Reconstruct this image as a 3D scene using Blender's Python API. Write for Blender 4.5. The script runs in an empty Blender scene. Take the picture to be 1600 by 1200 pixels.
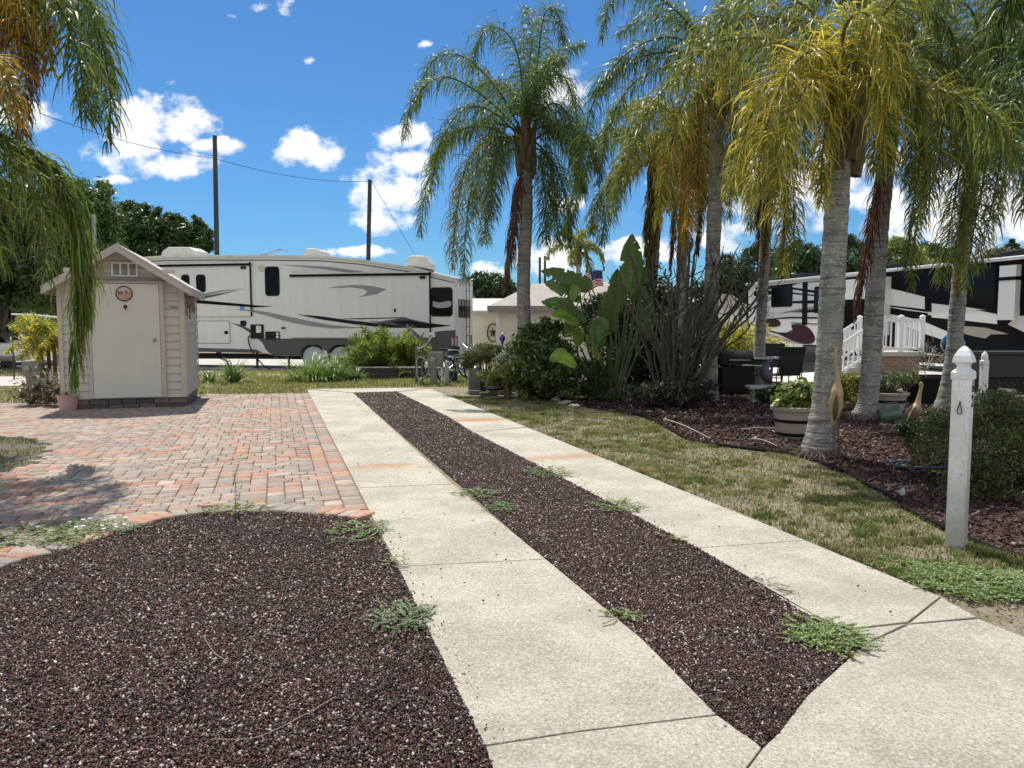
import bpy, math, random
import numpy as np
from mathutils import Vector, Matrix
from math import sin, cos, pi, radians as R

# ---------------------------------------------------------------- camera
FPX = 1202.0                       # focal length in pixels of the 1600 px wide photograph
PITCH = math.atan(92 / FPX)
CAM = np.array([0.0, 0.0, 1.5])
scene = bpy.context.scene
cd = bpy.data.cameras.new('camera'); cam = bpy.data.objects.new('camera', cd)
scene.collection.objects.link(cam); scene.camera = cam
cam.location = CAM; cam.rotation_euler = (pi / 2 - PITCH, 0, 0)
cd.sensor_width = 36; cd.lens = FPX / 1600 * 36; cd.clip_start = .05; cd.clip_end = 3000
_f = np.array([0, cos(PITCH), -sin(PITCH)]); _u = np.array([0, sin(PITCH), cos(PITCH)]); _r = np.array([1., 0, 0])
def ray(px, py): return _f + _r * (px - 800) / FPX + _u * (600 - py) / FPX
def G(px, py, z=0.0):              # ground point seen at a pixel
    d = ray(px, py); t = (z - CAM[2]) / d[2]; return CAM + d * t
def A(px, py, Y):                  # point at depth Y seen at a pixel
    d = ray(px, py); return CAM + d * (Y / d[1])
def GY(px, Y, z=0.0): p = A(px, 508, Y); p[2] = z; return p

# ---------------------------------------------------------------- light
SUN_AZ, SUN_EL = R(-24), R(64)     # azimuth from +Y, clockwise
ts = Vector((sin(SUN_AZ) * cos(SUN_EL), cos(SUN_AZ) * cos(SUN_EL), sin(SUN_EL)))
sl = bpy.data.lights.new('sun', 'SUN'); sl.energy = 5.0; sl.angle = R(.53); sl.color = (1, .95, .87)
so = bpy.data.objects.new('sun', sl); scene.collection.objects.link(so)
so.rotation_euler = (-ts).to_track_quat('-Z', 'Y').to_euler()
scene.view_settings.view_transform = 'Standard'; scene.view_settings.look = 'None'
scene.view_settings.exposure = .25; scene.view_settings.gamma = 1
try: scene.view_settings.use_curve_mapping = False
except Exception: pass
scene.cycles.max_bounces = 8; scene.cycles.diffuse_bounces = 4; scene.cycles.glossy_bounces = 3
scene.cycles.transparent_max_bounces = 8
wd = bpy.data.worlds.new('World'); scene.world = wd; wd.use_nodes = True
def build_world():
    nt = wd.node_tree; N = nt.nodes; L = nt.links; bg = N['Background']
    sky = N.new('ShaderNodeTexSky'); sky.sky_type = 'NISHITA'; sky.sun_disc = False
    sky.sun_elevation = SUN_EL; sky.sun_rotation = SUN_AZ % (2 * pi); sky.air_density = 1.0; sky.dust_density = .4; sky.ozone_density = 3
    bg.inputs[1].default_value = .13
    tint = N.new('ShaderNodeMix'); tint.data_type = 'RGBA'; tint.blend_type = 'MULTIPLY'; tint.inputs[0].default_value = 1
    L.new(sky.outputs[0], tint.inputs[6]); tint.inputs[7].default_value = (.28, .52, .73, 1)
    tc = N.new('ShaderNodeTexCoord'); sp = N.new('ShaderNodeSeparateXYZ'); L.new(tc.outputs['Generated'], sp.inputs[0])
    def mth(op, a, b=None, c=None):
        n = N.new('ShaderNodeMath'); n.operation = op
        for i, v in enumerate((a, b, c)):
            if v is None: continue
            if isinstance(v, (int, float)): n.inputs[i].default_value = v
            else: L.new(v, n.inputs[i])
        return n.outputs[0]
    ay = mth('MAXIMUM', mth('ABSOLUTE', sp.outputs[1]), .05)
    u = mth('DIVIDE', sp.outputs[0], ay); w = mth('DIVIDE', sp.outputs[2], ay)
    cb = N.new('ShaderNodeCombineXYZ'); L.new(u, cb.inputs[0]); L.new(mth('MULTIPLY', w, 1.25), cb.inputs[1])
    n1 = N.new('ShaderNodeTexNoise'); n1.inputs['Scale'].default_value = 24; n1.inputs['Detail'].default_value = 11; n1.inputs['Roughness'].default_value = .60
    L.new(cb.outputs[0], n1.inputs['Vector'])
    n2 = N.new('ShaderNodeTexNoise'); n2.inputs['Scale'].default_value = 20; n2.inputs['Detail'].default_value = 7
    L.new(cb.outputs[0], n2.inputs['Vector'])
    # cumulus puffs: (centre px, centre py, half width, half height)
    cl = [(252, 200, 78, 46), (205, 235, 55, 48), (335, 228, 42, 14), (272, 262, 58, 23), (180, 283, 34, 9), (478, 240, 48, 31), (628, 216, 46, 26),
          (612, 305, 62, 52), (640, 262, 30, 30), (600, 345, 50, 22), (870, 140, 44, 44), (262, 129, 22, 9), (484, 94, 16, 8), (665, 70, 18, 10), (410, 14, 26, 11),
          (445, 14, 20, 16), (1250, 300, 170, 66), (1160, 280, 90, 40), (1480, 345, 120, 80), (1590, 330, 70, 66), (1120, 370, 60, 28), (860, 410, 60, 34), (765, 424, 30, 14),
          (560, 395, 60, 10), (30, 180, 50, 30), (1000, 395, 70, 22), (362, 26, 12, 6), (880, 320, 30, 18)]
    best = None; hh = None
    for (cx, cy, rx, ry) in cl:
        rx *= 1.14; ry *= 1.14
        d = ray(cx, cy); cu, cw = d[0] / d[1], d[2] / d[1]
        a = mth('MULTIPLY', mth('SUBTRACT', u, cu), FPX / rx); b = mth('MULTIPLY', mth('SUBTRACT', w, cw), FPX / ry)
        b2 = mth('MULTIPLY', b, b); lowb = mth('MULTIPLY', mth('MAXIMUM', mth('MULTIPLY', b, -1), 0), .55)
        m = mth('SUBTRACT', mth('SUBTRACT', 1, mth('ADD', mth('MULTIPLY', a, a), b2)), lowb)
        if rx < 32: m = mth('SUBTRACT', mth('MULTIPLY', m, .9), .55)
        m = mth('MAXIMUM', m, -3)
        if best is None: best, hh = m, b
        else:
            gt = mth('GREATER_THAN', m, best)
            hh = mth('ADD', mth('MULTIPLY', gt, b), mth('MULTIPLY', mth('SUBTRACT', 1, gt), hh)); best = mth('MAXIMUM', best, m)
    dens = mth('ADD', best, mth('MULTIPLY', mth('SUBTRACT', n1.outputs[0], .49), 4.6))
    mr = N.new('ShaderNodeMapRange'); mr.interpolation_type = 'SMOOTHSTEP'; L.new(dens, mr.inputs[0]); mr.inputs[1].default_value = -.1; mr.inputs[2].default_value = 1.0
    front = mth('GREATER_THAN', sp.outputs[1], 0.02)
    mask = mth('MULTIPLY', mth('MULTIPLY', mr.outputs[0], .97), front)
    # unseen bright clouds added behind the view as neutral fill for shaded faces
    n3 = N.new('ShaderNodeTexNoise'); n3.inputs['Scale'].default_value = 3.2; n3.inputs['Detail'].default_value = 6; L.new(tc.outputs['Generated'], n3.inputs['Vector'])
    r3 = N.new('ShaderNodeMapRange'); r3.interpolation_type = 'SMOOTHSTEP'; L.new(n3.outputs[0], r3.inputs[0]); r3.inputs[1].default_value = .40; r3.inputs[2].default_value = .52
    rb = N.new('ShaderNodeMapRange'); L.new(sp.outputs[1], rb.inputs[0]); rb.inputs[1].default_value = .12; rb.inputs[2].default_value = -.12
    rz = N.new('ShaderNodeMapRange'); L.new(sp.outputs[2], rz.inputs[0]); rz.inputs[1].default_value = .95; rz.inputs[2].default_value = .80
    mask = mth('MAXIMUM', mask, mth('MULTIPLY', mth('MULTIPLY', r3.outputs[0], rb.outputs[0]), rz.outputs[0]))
    sh = mth('ADD', mth('MULTIPLY', hh, .34), mth('MULTIPLY', mth('SUBTRACT', n2.outputs[0], .5), 1.6))
    r2 = N.new('ShaderNodeMapRange'); L.new(sh, r2.inputs[0]); r2.inputs[1].default_value = -.7; r2.inputs[2].default_value = .2
    cc = N.new('ShaderNodeMix'); cc.data_type = 'RGBA'; L.new(r2.outputs[0], cc.inputs[0])
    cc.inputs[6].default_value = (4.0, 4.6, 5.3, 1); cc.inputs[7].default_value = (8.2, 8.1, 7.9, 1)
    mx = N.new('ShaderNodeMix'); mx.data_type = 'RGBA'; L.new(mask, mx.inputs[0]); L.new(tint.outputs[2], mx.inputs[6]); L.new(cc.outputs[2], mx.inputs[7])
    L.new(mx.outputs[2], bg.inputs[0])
build_world()

# ---------------------------------------------------------------- helpers
COL = scene.collection
def tag(o, label=None, cat=None, group=None, kind=None):
    if label: o['label'] = label
    if cat: o['category'] = cat
    if group: o['group'] = group
    if kind: o['kind'] = kind
    return o
def empty(name, loc, label, cat, rz=0, group=None):
    o = bpy.data.objects.new(name, None); COL.objects.link(o); o.location = tuple(loc); o.rotation_euler = (0, 0, rz)
    o.empty_display_size = .2
    return tag(o, label, cat, group)
def link(name, me, parent=None):
    o = bpy.data.objects.new(name, me); COL.objects.link(o)
    if parent is not None: o.parent = parent
    return o
def relink_tree(o, parent=None):
    c = o.copy(); COL.objects.link(c)
    if parent is not None: c.parent = parent
    for ch in list(o.children): relink_tree(ch, c)
    return c
def np_mesh(name, V, F, m, parent=None, C=None, smooth=False, origin=None):
    V = np.asarray(V, dtype=np.float32).reshape(-1, 3)
    if origin is not None: V = V - np.asarray(origin, dtype=np.float32)
    F = np.asarray(F, dtype=np.int32); k = F.shape[1]; me = bpy.data.meshes.new(name)
    me.vertices.add(len(V)); me.vertices.foreach_set('co', V.ravel())
    me.loops.add(F.size); me.loops.foreach_set('vertex_index', F.ravel())
    me.polygons.add(len(F)); me.polygons.foreach_set('loop_start', np.arange(0, F.size, k, dtype=np.int32))
    me.polygons.foreach_set('loop_total', np.full(len(F), k, dtype=np.int32))
    me.update(calc_edges=True)
    if C is not None:
        at = me.attributes.new('col', 'FLOAT_COLOR', 'FACE')
        C = np.clip(np.asarray(C, dtype=np.float32), 0, 1); at.data.foreach_set('color', np.hstack([C, np.ones((len(C), 1), np.float32)]).ravel())
    if smooth: me.polygons.foreach_set('use_smooth', np.ones(len(F), dtype=bool))
    me.materials.append(m)
    return link(name, me, parent)
class MB:
    def __init__(s): s.V = []; s.F = []; s.C = []; s.M = None
    def add(s, vs, fs, col=None):
        b = len(s.V)
        for v in vs:
            v = Vector(tuple(v)); s.V.append(tuple(s.M @ v) if s.M is not None else tuple(v))
        for f in fs: s.F.append([i + b for i in f]); s.C.append(col)
        return s
    def box(s, x0, x1, y0, y1, z0, z1, col=None):
        return s.add([(x, y, z) for z in (z0, z1) for y in (y0, y1) for x in (x0, x1)],
                     [(0, 2, 3, 1), (4, 5, 7, 6), (0, 1, 5, 4), (2, 6, 7, 3), (0, 4, 6, 2), (1, 3, 7, 5)], col)
    def bar(s, a, b, w, h=None, col=None):   # rectangular bar a->b
        h = h or w; a = Vector(tuple(a)); b = Vector(tuple(b)); d = (b - a).normalized()
        n = d.cross(Vector((0, 0, 1))); n = Vector((1, 0, 0)) if n.length < 1e-3 else n.normalized(); m = n.cross(d)
        c = [(-1, -1), (1, -1), (1, 1), (-1, 1)]
        return s.add([p + n * (i * w / 2) + m * (j * h / 2) for p in (a, b) for i, j in c],
                     [(3, 2, 1, 0), (4, 5, 6, 7)] + [(i, (i + 1) % 4, 4 + (i + 1) % 4, 4 + i) for i in range(4)], col)
    def tube(s, pts, rad, n=8, col=None, cap=True):
        pts = [Vector(tuple(p)) for p in pts]; k = len(pts)
        if isinstance(rad, (int, float)): rad = [rad] * k
        ref = None; vs = []; fs = []
        for i, p in enumerate(pts):
            t = (pts[min(i + 1, k - 1)] - pts[max(i - 1, 0)]); t = t.normalized() if t.length > 1e-9 else Vector((0, 0, 1))
            if ref is None: ref = t.orthogonal().normalized()
            ref = ref - t * ref.dot(t); ref = ref.normalized() if ref.length > 1e-6 else t.orthogonal().normalized()
            q = t.cross(ref)
            for j in range(n):
                a = 2 * pi * j / n; vs.append(p + (ref * cos(a) + q * sin(a)) * rad[i])
        for i in range(k - 1):
            for j in range(n): fs.append((i * n + j, i * n + (j + 1) % n, (i + 1) * n + (j + 1) % n, (i + 1) * n + j))
        if cap: fs.append(tuple(range(n - 1, -1, -1))); fs.append(tuple((k - 1) * n + j for j in range(n)))
        return s.add(vs, fs, col)
    def lathe(s, prof, c=(0, 0, 0), n=24, col=None, sq=False):
        vs = []; fs = []; k = len(prof)
        for r, z in prof:
            for j in range(n):
                a = 2 * pi * (j + .5) / n; vs.append((c[0] + r * cos(a), c[1] + r * sin(a), c[2] + z))
        for i in range(k - 1):
            for j in range(n): fs.append((i * n + j, i * n + (j + 1) % n, (i + 1) * n + (j + 1) % n, (i + 1) * n + j))
        fs.append(tuple(range(n - 1, -1, -1))); fs.append(tuple((k - 1) * n + j for j in range(n)))
        return s.add(vs, fs, col)
    def prism(s, poly, t0, t1, axis='y', col=None):  # poly in the other two axes
        k = len(poly)
        def mk(p, t): return (p[0], t, p[1]) if axis == 'y' else ((p[0], p[1], t) if axis == 'z' else (t, p[0], p[1]))
        vs = [mk(p, t0) for p in poly] + [mk(p, t1) for p in poly]
        return s.add(vs, [tuple(range(k)), tuple(range(2 * k - 1, k - 1, -1))] + [(i, k + i, k + (i + 1) % k, (i + 1) % k) for i in range(k)], col)
    def ball(s, c, rx, ry=None, rz=None, n=14, m=9, col=None):
        ry = ry or rx; rz = rz or rx
        return s.ellip(Vector(tuple(c)), Matrix.Diagonal((rx, ry, rz)), n, m, col)
    def ellip(s, c, mat, n=14, m=9, col=None):
        vs = [c + mat @ Vector((0, 0, -1))]; fs = []
        for i in range(1, m):
            t = -pi / 2 + pi * i / m
            for j in range(n): vs.append(c + mat @ Vector((cos(t) * cos(2 * pi * j / n), cos(t) * sin(2 * pi * j / n), sin(t))))
        vs.append(c + mat @ Vector((0, 0, 1)))
        for j in range(n): fs.append((0, 1 + (j + 1) % n, 1 + j))
        for i in range(m - 2):
            for j in range(n): fs.append((1 + i * n + j, 1 + i * n + (j + 1) % n, 1 + (i + 1) * n + (j + 1) % n, 1 + (i + 1) * n + j))
        e = len(vs) - 1
        for j in range(n): fs.append((e, 1 + (m - 2) * n + j, 1 + (m - 2) * n + (j + 1) % n))
        return s.add(vs, fs, col)
    def build(s, name, m, parent=None, smooth=None, bevel=0, origin=None, fix=True):
        me = bpy.data.meshes.new(name); V = s.V
        if origin is not None: V = [(v[0] - origin[0], v[1] - origin[1], v[2] - origin[2]) for v in V]
        me.from_pydata(V, [], s.F); me.update()
        if any(c is not None for c in s.C):
            at = me.attributes.new('col', 'FLOAT_COLOR', 'FACE')
            at.data.foreach_set('color', [x for c in s.C for x in (tuple(c or (.5, .5, .5)) + (1,))])
        if fix:
            import bmesh
            bm = bmesh.new(); bm.from_mesh(me); bmesh.ops.recalc_face_normals(bm, faces=bm.faces); bm.to_mesh(me); bm.free()
        if smooth is not None:
            me.polygons.foreach_set('use_smooth', [True] * len(me.polygons)); me.set_sharp_from_angle(angle=R(smooth))
        me.materials.append(m); o = link(name, me, parent)
        if bevel:
            b = o.modifiers.new('bevel', 'BEVEL'); b.width = bevel; b.segments = 2; b.limit_method = 'ANGLE'
        return o
def wpart(mb, name, m, root, **k): return mb.build(name, m, root, origin=root.location, **k)

MATS = {}
def mat(name, col, col2=None, rough=.7, scale=6, bump=0, bscale=80, attr=False, metal=0, trans=0, detail=4, contrast=1, stretch=None, spec=.5, coat=0, noise_mix=1.0):
    if name in MATS: return MATS[name]
    m = bpy.data.materials.new(name); m.use_nodes = True; nt = m.node_tree; N = nt.nodes; L = nt.links; P = N['Principled BSDF']
    tc = N.new('ShaderNodeTexCoord'); vec = tc.outputs['Object']
    if stretch:
        mp = N.new('ShaderNodeMapping'); mp.inputs['Scale'].default_value = stretch; L.new(vec, mp.inputs[0]); vec = mp.outputs[0]
    nz = N.new('ShaderNodeTexNoise'); nz.inputs['Scale'].default_value = scale; nz.inputs['Detail'].default_value = detail; L.new(vec, nz.inputs['Vector'])
    mr = N.new('ShaderNodeMapRange'); L.new(nz.outputs[0], mr.inputs[0]); mr.inputs[1].default_value = .5 - .25 / contrast; mr.inputs[2].default_value = .5 + .25 / contrast
    mx = N.new('ShaderNodeMix'); mx.data_type = 'RGBA'; L.new(mr.outputs[0], mx.inputs[0])
    if attr:
        a = N.new('ShaderNodeAttribute'); a.attribute_name = 'col'
        d = N.new('ShaderNodeMix'); d.data_type = 'RGBA'; d.blend_type = 'MULTIPLY'; d.inputs[0].default_value = 1; L.new(a.outputs[0], d.inputs[6]); d.inputs[7].default_value = (*(col2 or (.8, .8, .8)), 1)
        L.new(a.outputs[0], mx.inputs[6]); L.new(d.outputs[2], mx.inputs[7])
    else:
        mx.inputs[6].default_value = (*col, 1); mx.inputs[7].default_value = (*(col2 or tuple(c * .8 for c in col)), 1)
    L.new(mx.outputs[2], P.inputs['Base Color'])
    P.inputs['Roughness'].default_value = rough; P.inputs['Metallic'].default_value = metal; P.inputs['Specular IOR Level'].default_value = spec
    P.inputs['Coat Weight'].default_value = coat
    if bump:
        b = N.new('ShaderNodeTexNoise'); b.inputs['Scale'].default_value = bscale; b.inputs['Detail'].default_value = 5; L.new(vec, b.inputs['Vector'])
        bp = N.new('ShaderNodeBump'); bp.inputs['Strength'].default_value = bump; bp.inputs['Distance'].default_value = .02; L.new(b.outputs[0], bp.inputs['Height']); L.new(bp.outputs[0], P.inputs['Normal'])
    if trans:
        t = N.new('ShaderNodeBsdfTranslucent'); L.new(mx.outputs[2], t.inputs[0]); ms = N.new('ShaderNodeMixShader'); ms.inputs[0].default_value = trans
        L.new(P.outputs[0], ms.inputs[1]); L.new(t.outputs[0], ms.inputs[2]); L.new(ms.outputs[0], N['Material Output'].inputs[0])
    MATS[name] = m; return m

def catmull(P, n):
    P = np.array([np.asarray(p, float) for p in P]); P = np.vstack([2 * P[0] - P[1], P, 2 * P[-1] - P[-2]])
    m = len(P) - 3; t = np.linspace(0, m - 1e-6, n); i = t.astype(int); f = (t - i)[:, None]
    a, b, c, d = P[i], P[i + 1], P[i + 2], P[i + 3]
    return .5 * ((2 * b) + (c - a) * f + (2 * a - 5 * b + 4 * c - d) * f ** 2 + (3 * b - a - 3 * c + d) * f ** 3)
def nrm(a): return a / np.maximum(np.linalg.norm(a, axis=-1, keepdims=True), 1e-9)
def inside(pts, poly):
    x, y = pts[:, 0], pts[:, 1]; r = np.zeros(len(pts), bool); k = len(poly)
    for i in range(k):
        x1, y1 = poly[i][0], poly[i][1]; x2, y2 = poly[(i + 1) % k][0], poly[(i + 1) % k][1]
        c = ((y1 > y) != (y2 > y)) & (x < (x2 - x1) * (y - y1) / ((y2 - y1) if abs(y2 - y1) > 1e-12 else 1e-12) + x1); r ^= c
    return r
_vt = np.random.default_rng(5).random((64, 64))
def vnoise(x, y, s):
    x = np.asarray(x) * s; y = np.asarray(y) * s; xi = np.floor(x).astype(int); yi = np.floor(y).astype(int); fx = x - xi; fy = y - yi
    fx = fx * fx * (3 - 2 * fx); fy = fy * fy * (3 - 2 * fy); g = lambda i, j: _vt[(xi + i) % 64, (yi + j) % 64]
    return (g(0, 0) * (1 - fx) + g(1, 0) * fx) * (1 - fy) + (g(0, 1) * (1 - fx) + g(1, 1) * fx) * fy
def fbm(x, y, s): return (vnoise(x, y, s) + .5 * vnoise(x, y, s * 2.1) + .25 * vnoise(x, y, s * 4.3)) / 1.75
def gp(*pts): return [G(*p)[:2] for p in pts]
DRV = nrm(np.array(ray(430, 508))[:2]); DRU = np.array([DRV[1], -DRV[0]])   # along / across the drive
DANG = math.atan2(DRU[1], DRU[0])
# ================================================================= GROUND
def ground_mat():
    m = bpy.data.materials.new('soil_grass'); m.use_nodes = True; nt = m.node_tree; N = nt.nodes; L = nt.links; P = N['Principled BSDF']
    g = N.new('ShaderNodeNewGeometry')
    def noise(s, d=5, r=.55):
        n = N.new('ShaderNodeTexNoise'); n.inputs['Scale'].default_value = s; n.inputs['Detail'].default_value = d; n.inputs['Roughness'].default_value = r; L.new(g.outputs['Position'], n.inputs['Vector']); return n.outputs[0]
    def mr(v, a, b):
        n = N.new('ShaderNodeMapRange'); L.new(v, n.inputs[0]); n.inputs[1].default_value = a; n.inputs[2].default_value = b; return n.outputs[0]
    def mix(f, a, b):
        n = N.new('ShaderNodeMix'); n.data_type = 'RGBA'; L.new(f, n.inputs[0])
        for i, c in ((6, a), (7, b)):
            if isinstance(c, tuple): n.inputs[i].default_value = (*c, 1)
            else: L.new(c, n.inputs[i])
        return n.outputs[2]
    soil = mix(mr(noise(30), .35, .65), (.26, .21, .16), (.40, .34, .27))
    soil = mix(mr(noise(140, 3), .45, .7), soil, (.15, .12, .09))
    grass = mix(mr(noise(60, 4, .7), .38, .62), (.08, .085, .03), (.25, .22, .12))
    base = mix(mr(noise(4.5, 8, .8), .44, .62), soil, grass)
    L.new(base, P.inputs['Base Color']); P.inputs['Roughness'].default_value = .95; P.inputs['Specular IOR Level'].default_value = .15
    b = N.new('ShaderNodeBump'); b.inputs['Strength'].default_value = .6; b.inputs['Distance'].default_value = .03; L.new(noise(90, 4, .7), b.inputs['Height']); L.new(b.outputs[0], P.inputs['Normal'])
    return m
def sheet(name, poly, z, m, lab=None, thick=0):
    mb = MB()
    if thick: mb.prism([tuple(p[:2]) for p in poly], z - thick, z, 'z')
    else: mb.add([(p[0], p[1], z) for p in poly], [tuple(range(len(poly)))])
    o = mb.build(name, m, None); o['kind'] = 'structure'
    if lab: o['label'] = lab; o['category'] = name.split('_')[-1]
    return o
M_soil = ground_mat()
sheet('ground', [(-400, -60), (400, -60), (400, 900), (-400, 900)], 0, M_soil)

# ---- concrete
def concrete_mat():
    m = bpy.data.materials.new('driveway_concrete'); m.use_nodes = True; nt = m.node_tree; N = nt.nodes; L = nt.links; P = N['Principled BSDF']
    g = N.new('ShaderNodeNewGeometry')
    def noise(s, d=5, r=.6):
        n = N.new('ShaderNodeTexNoise'); n.inputs['Scale'].default_value = s; n.inputs['Detail'].default_value = d; n.inputs['Roughness'].default_value = r; L.new(g.outputs['Position'], n.inputs['Vector']); return n.outputs[0]
    def mr(v, a, b, c=0, d=1):
        n = N.new('ShaderNodeMapRange'); L.new(v, n.inputs[0]); n.inputs[1].default_value = a; n.inputs[2].default_value = b; n.inputs[3].default_value = c; n.inputs[4].default_value = d; return n.outputs[0]
    def mix(f, a, b, t='MIX'):
        n = N.new('ShaderNodeMix'); n.data_type = 'RGBA'; n.blend_type = t
        if isinstance(f, float): n.inputs[0].default_value = f
        else: L.new(f, n.inputs[0])
        for i, c in ((6, a), (7, b)):
            if isinstance(c, tuple): n.inputs[i].default_value = (*c, 1)
            else: L.new(c, n.inputs[i])
        return n.outputs[2]
    def mth(op, a, b):
        n = N.new('ShaderNodeMath'); n.operation = op
        for i, v in enumerate((a, b)):
            if isinstance(v, (int, float)): n.inputs[i].default_value = v
            else: L.new(v, n.inputs[i])
        return n.outputs[0]
    base = mix(mr(noise(1.6, 6), .42, .58), (.42, .382, .295), (.565, .52, .405))
    base = mix(mr(noise(5, 6, .7), .50, .66, 0, .5), base, (.36, .335, .275))
    base = mix(mr(noise(16, 6, .8), .52, .68, 0, .55), base, (.66, .62, .51))
    base = mix(mr(noise(150, 3, .9), .49, .57, 0, .95), base, (.16, .15, .13))
    base = mix(mr(noise(75, 3, .9), .53, .60, 0, .7), base, (.74, .71, .63)); base = mix(mr(noise(48, 3, .9), .54, .62, 0, .55), base, (.27, .25, .21)); base = mix(mr(noise(.75, 7, .7), .53, .63, 0, .5), base, (.33, .31, .26))
    for (px, py, rx, ry, k) in ((752, 657, .6, .2, .95), (705, 655, .3, .16, .45), (880, 715, .8, .2, .55), (603, 729, .45, .16, .6), (660, 731, .3, .08, .3), (596, 661, .2, .06, .4)):
        c = G(px, py)
        v = N.new('ShaderNodeVectorMath'); v.operation = 'SUBTRACT'; L.new(g.outputs['Position'], v.inputs[0]); v.inputs[1].default_value = (c[0], c[1], 0)
        def dot(ax):
            d = N.new('ShaderNodeVectorMath'); d.operation = 'DOT_PRODUCT'; L.new(v.outputs[0], d.inputs[0]); d.inputs[1].default_value = ax; return d.outputs['Value']
        a = mth('DIVIDE', dot((DRU[0], DRU[1], 0)), rx); b = mth('DIVIDE', dot((DRV[0], DRV[1], 0)), ry)
        r2 = mth('ADD', mth('MULTIPLY', a, a), mth('MULTIPLY', b, b)); f = mth('SUBTRACT', mth('ADD', 1.15, mth('MULTIPLY', noise(7), .0)), r2)
        f = mth('ADD', f, mth('MULTIPLY', mth('SUBTRACT', noise(9), .5), 3.0))
        base = mix(mr(f, 0, 1.1, 0, k), base, (.42, .20, .07))
    L.new(base, P.inputs['Base Color']); P.inputs['Roughness'].default_value = .85; P.inputs['Specular IOR Level'].default_value = .25
    b = N.new('ShaderNodeBump'); b.inputs['Strength'].default_value = .8; b.inputs['Distance'].default_value = .012; L.new(noise(85, 6, .8), b.inputs['Height']); L.new(b.outputs[0], P.inputs['Normal'])
    return m
M_conc = concrete_mat()
def slabs():
    mb = MB(); P = [
        [(480, 609.5), (552, 614.5), (707, 757.4), (559.2, 763.4)],
        [(559.3, 764), (707.5, 758), (852, 875.2), (621.4, 887.3)],
        [(621.5, 888), (853, 876), (1005, 1003), (1119, 1119.5), (900, 1146), (757, 1168)],
        [(757.3, 1170.5), (900, 1148.3), (1121, 1121.5), (1190, 1171), (1130, 1250), (1030, 1400), (850, 1400)],
        [(480.5, 608.6), (670, 606.6), (620, 612), (552.5, 613.8)],
        [(620.5, 613), (671, 607.4), (822, 668), (738.6, 676.2), (700, 652)],
        [(739, 676.5), (824, 668.8), (1258, 846), (1088, 858.1), (834, 725)],
        [(1085, 859), (1259, 846.5), (1469, 934.5), (1418, 974), (1312, 986.5), (1250, 957), (1180, 912), (1089, 858)],
        [(1312, 989), (1416, 977.3), (1346, 1010)],
        [(1471, 936), (1526, 967), (1422, 976.5)],
        [(1349, 1012), (1420, 979), (1529, 969.8), (1600, 998), (1900, 1115), (2500, 1400), (1040, 1400), (1134, 1252), (1192.5, 1172.5), (1216, 1150), (1262, 1090)]]
    for p in P: mb.prism([tuple(q) for q in gp(*p)], -.05, .010, 'z')
    o = mb.build('concrete_driveway', M_conc, None, bevel=.003); o['kind'] = 'structure'
slabs()
M_pad = mat('pad_concrete', (.42, .38, .33), (.5, .47, .42), rough=.9, scale=3, bump=.2)
sheet('path', gp((-60, 604), (75, 603), (80, 589), (-60, 589)), .012, M_pad)
sheet('road', [GY(-500, 24.2)[:2], GY(760, 22.6)[:2], GY(760, 34)[:2], GY(-500, 34)[:2]], .008, M_pad)
sheet('patio_pavement', gp((1090, 570), (1345, 578), (1345, 598), (1140, 600)), .016, mat('patio_light', (.55, .5, .45), (.62, .58, .53), rough=.9, scale=4))
sheet('road', [(9, 22), (30, 14), (60, 80), (12, 80)], .006, M_pad)

# ---- lava rock base sheets
def rock_mat(name, c1, c2, c3, s):
    m = bpy.data.materials.new(name); m.use_nodes = True; nt = m.node_tree; N = nt.nodes; L = nt.links; P = N['Principled BSDF']
    g = N.new('ShaderNodeNewGeometry'); v = N.new('ShaderNodeTexVoronoi'); v.inputs['Scale'].default_value = s; L.new(g.outputs['Position'], v.inputs['Vector'])
    sp = N.new('ShaderNodeSeparateColor'); L.new(v.outputs['Color'], sp.inputs[0]); cr = N.new('ShaderNodeValToRGB'); L.new(sp.outputs[0], cr.inputs[0])
    e = cr.color_ramp.elements; e[0].color = (*c1, 1); e[1].position = .8; e[1].color = (*c2, 1); x = e.new(.93); x.color = (*c3, 1)
    L.new(cr.outputs[0], P.inputs['Base Color']); P.inputs['Roughness'].default_value = .9
    b = N.new('ShaderNodeBump'); b.inputs['Distance'].default_value = .02; b.invert = True; L.new(v.outputs['Distance'], b.inputs['Height']); L.new(b.outputs[0], P.inputs['Normal'])
    return m
M_rock = rock_mat('lava_rock_base', (.022, .010, .008), (.07, .035, .028), (.2, .14, .12), 75)
BED = gp((577, 810), (540, 806), (430, 800), (330, 803), (250, 812), (190, 828), (140, 845), (70, 866), (0, 884), (-200, 960), (-900, 1400), (850, 1400), (757, 1170), (621, 887))
STRIP = gp((552, 614.5), (620, 612.5), (700, 652), (738, 675.5), (834, 725), (1088, 857), (1180, 912), (1250, 957), (1312, 988), (1347, 1011), (1262, 1090), (1216, 1150), (1190, 1172), (1120, 1120), (1005, 1002), (851, 874))
sheet('gravel_bed', BED, .004, M_rock); sheet('gravel_strip', STRIP, .004, M_rock)
ICO = None
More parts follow.
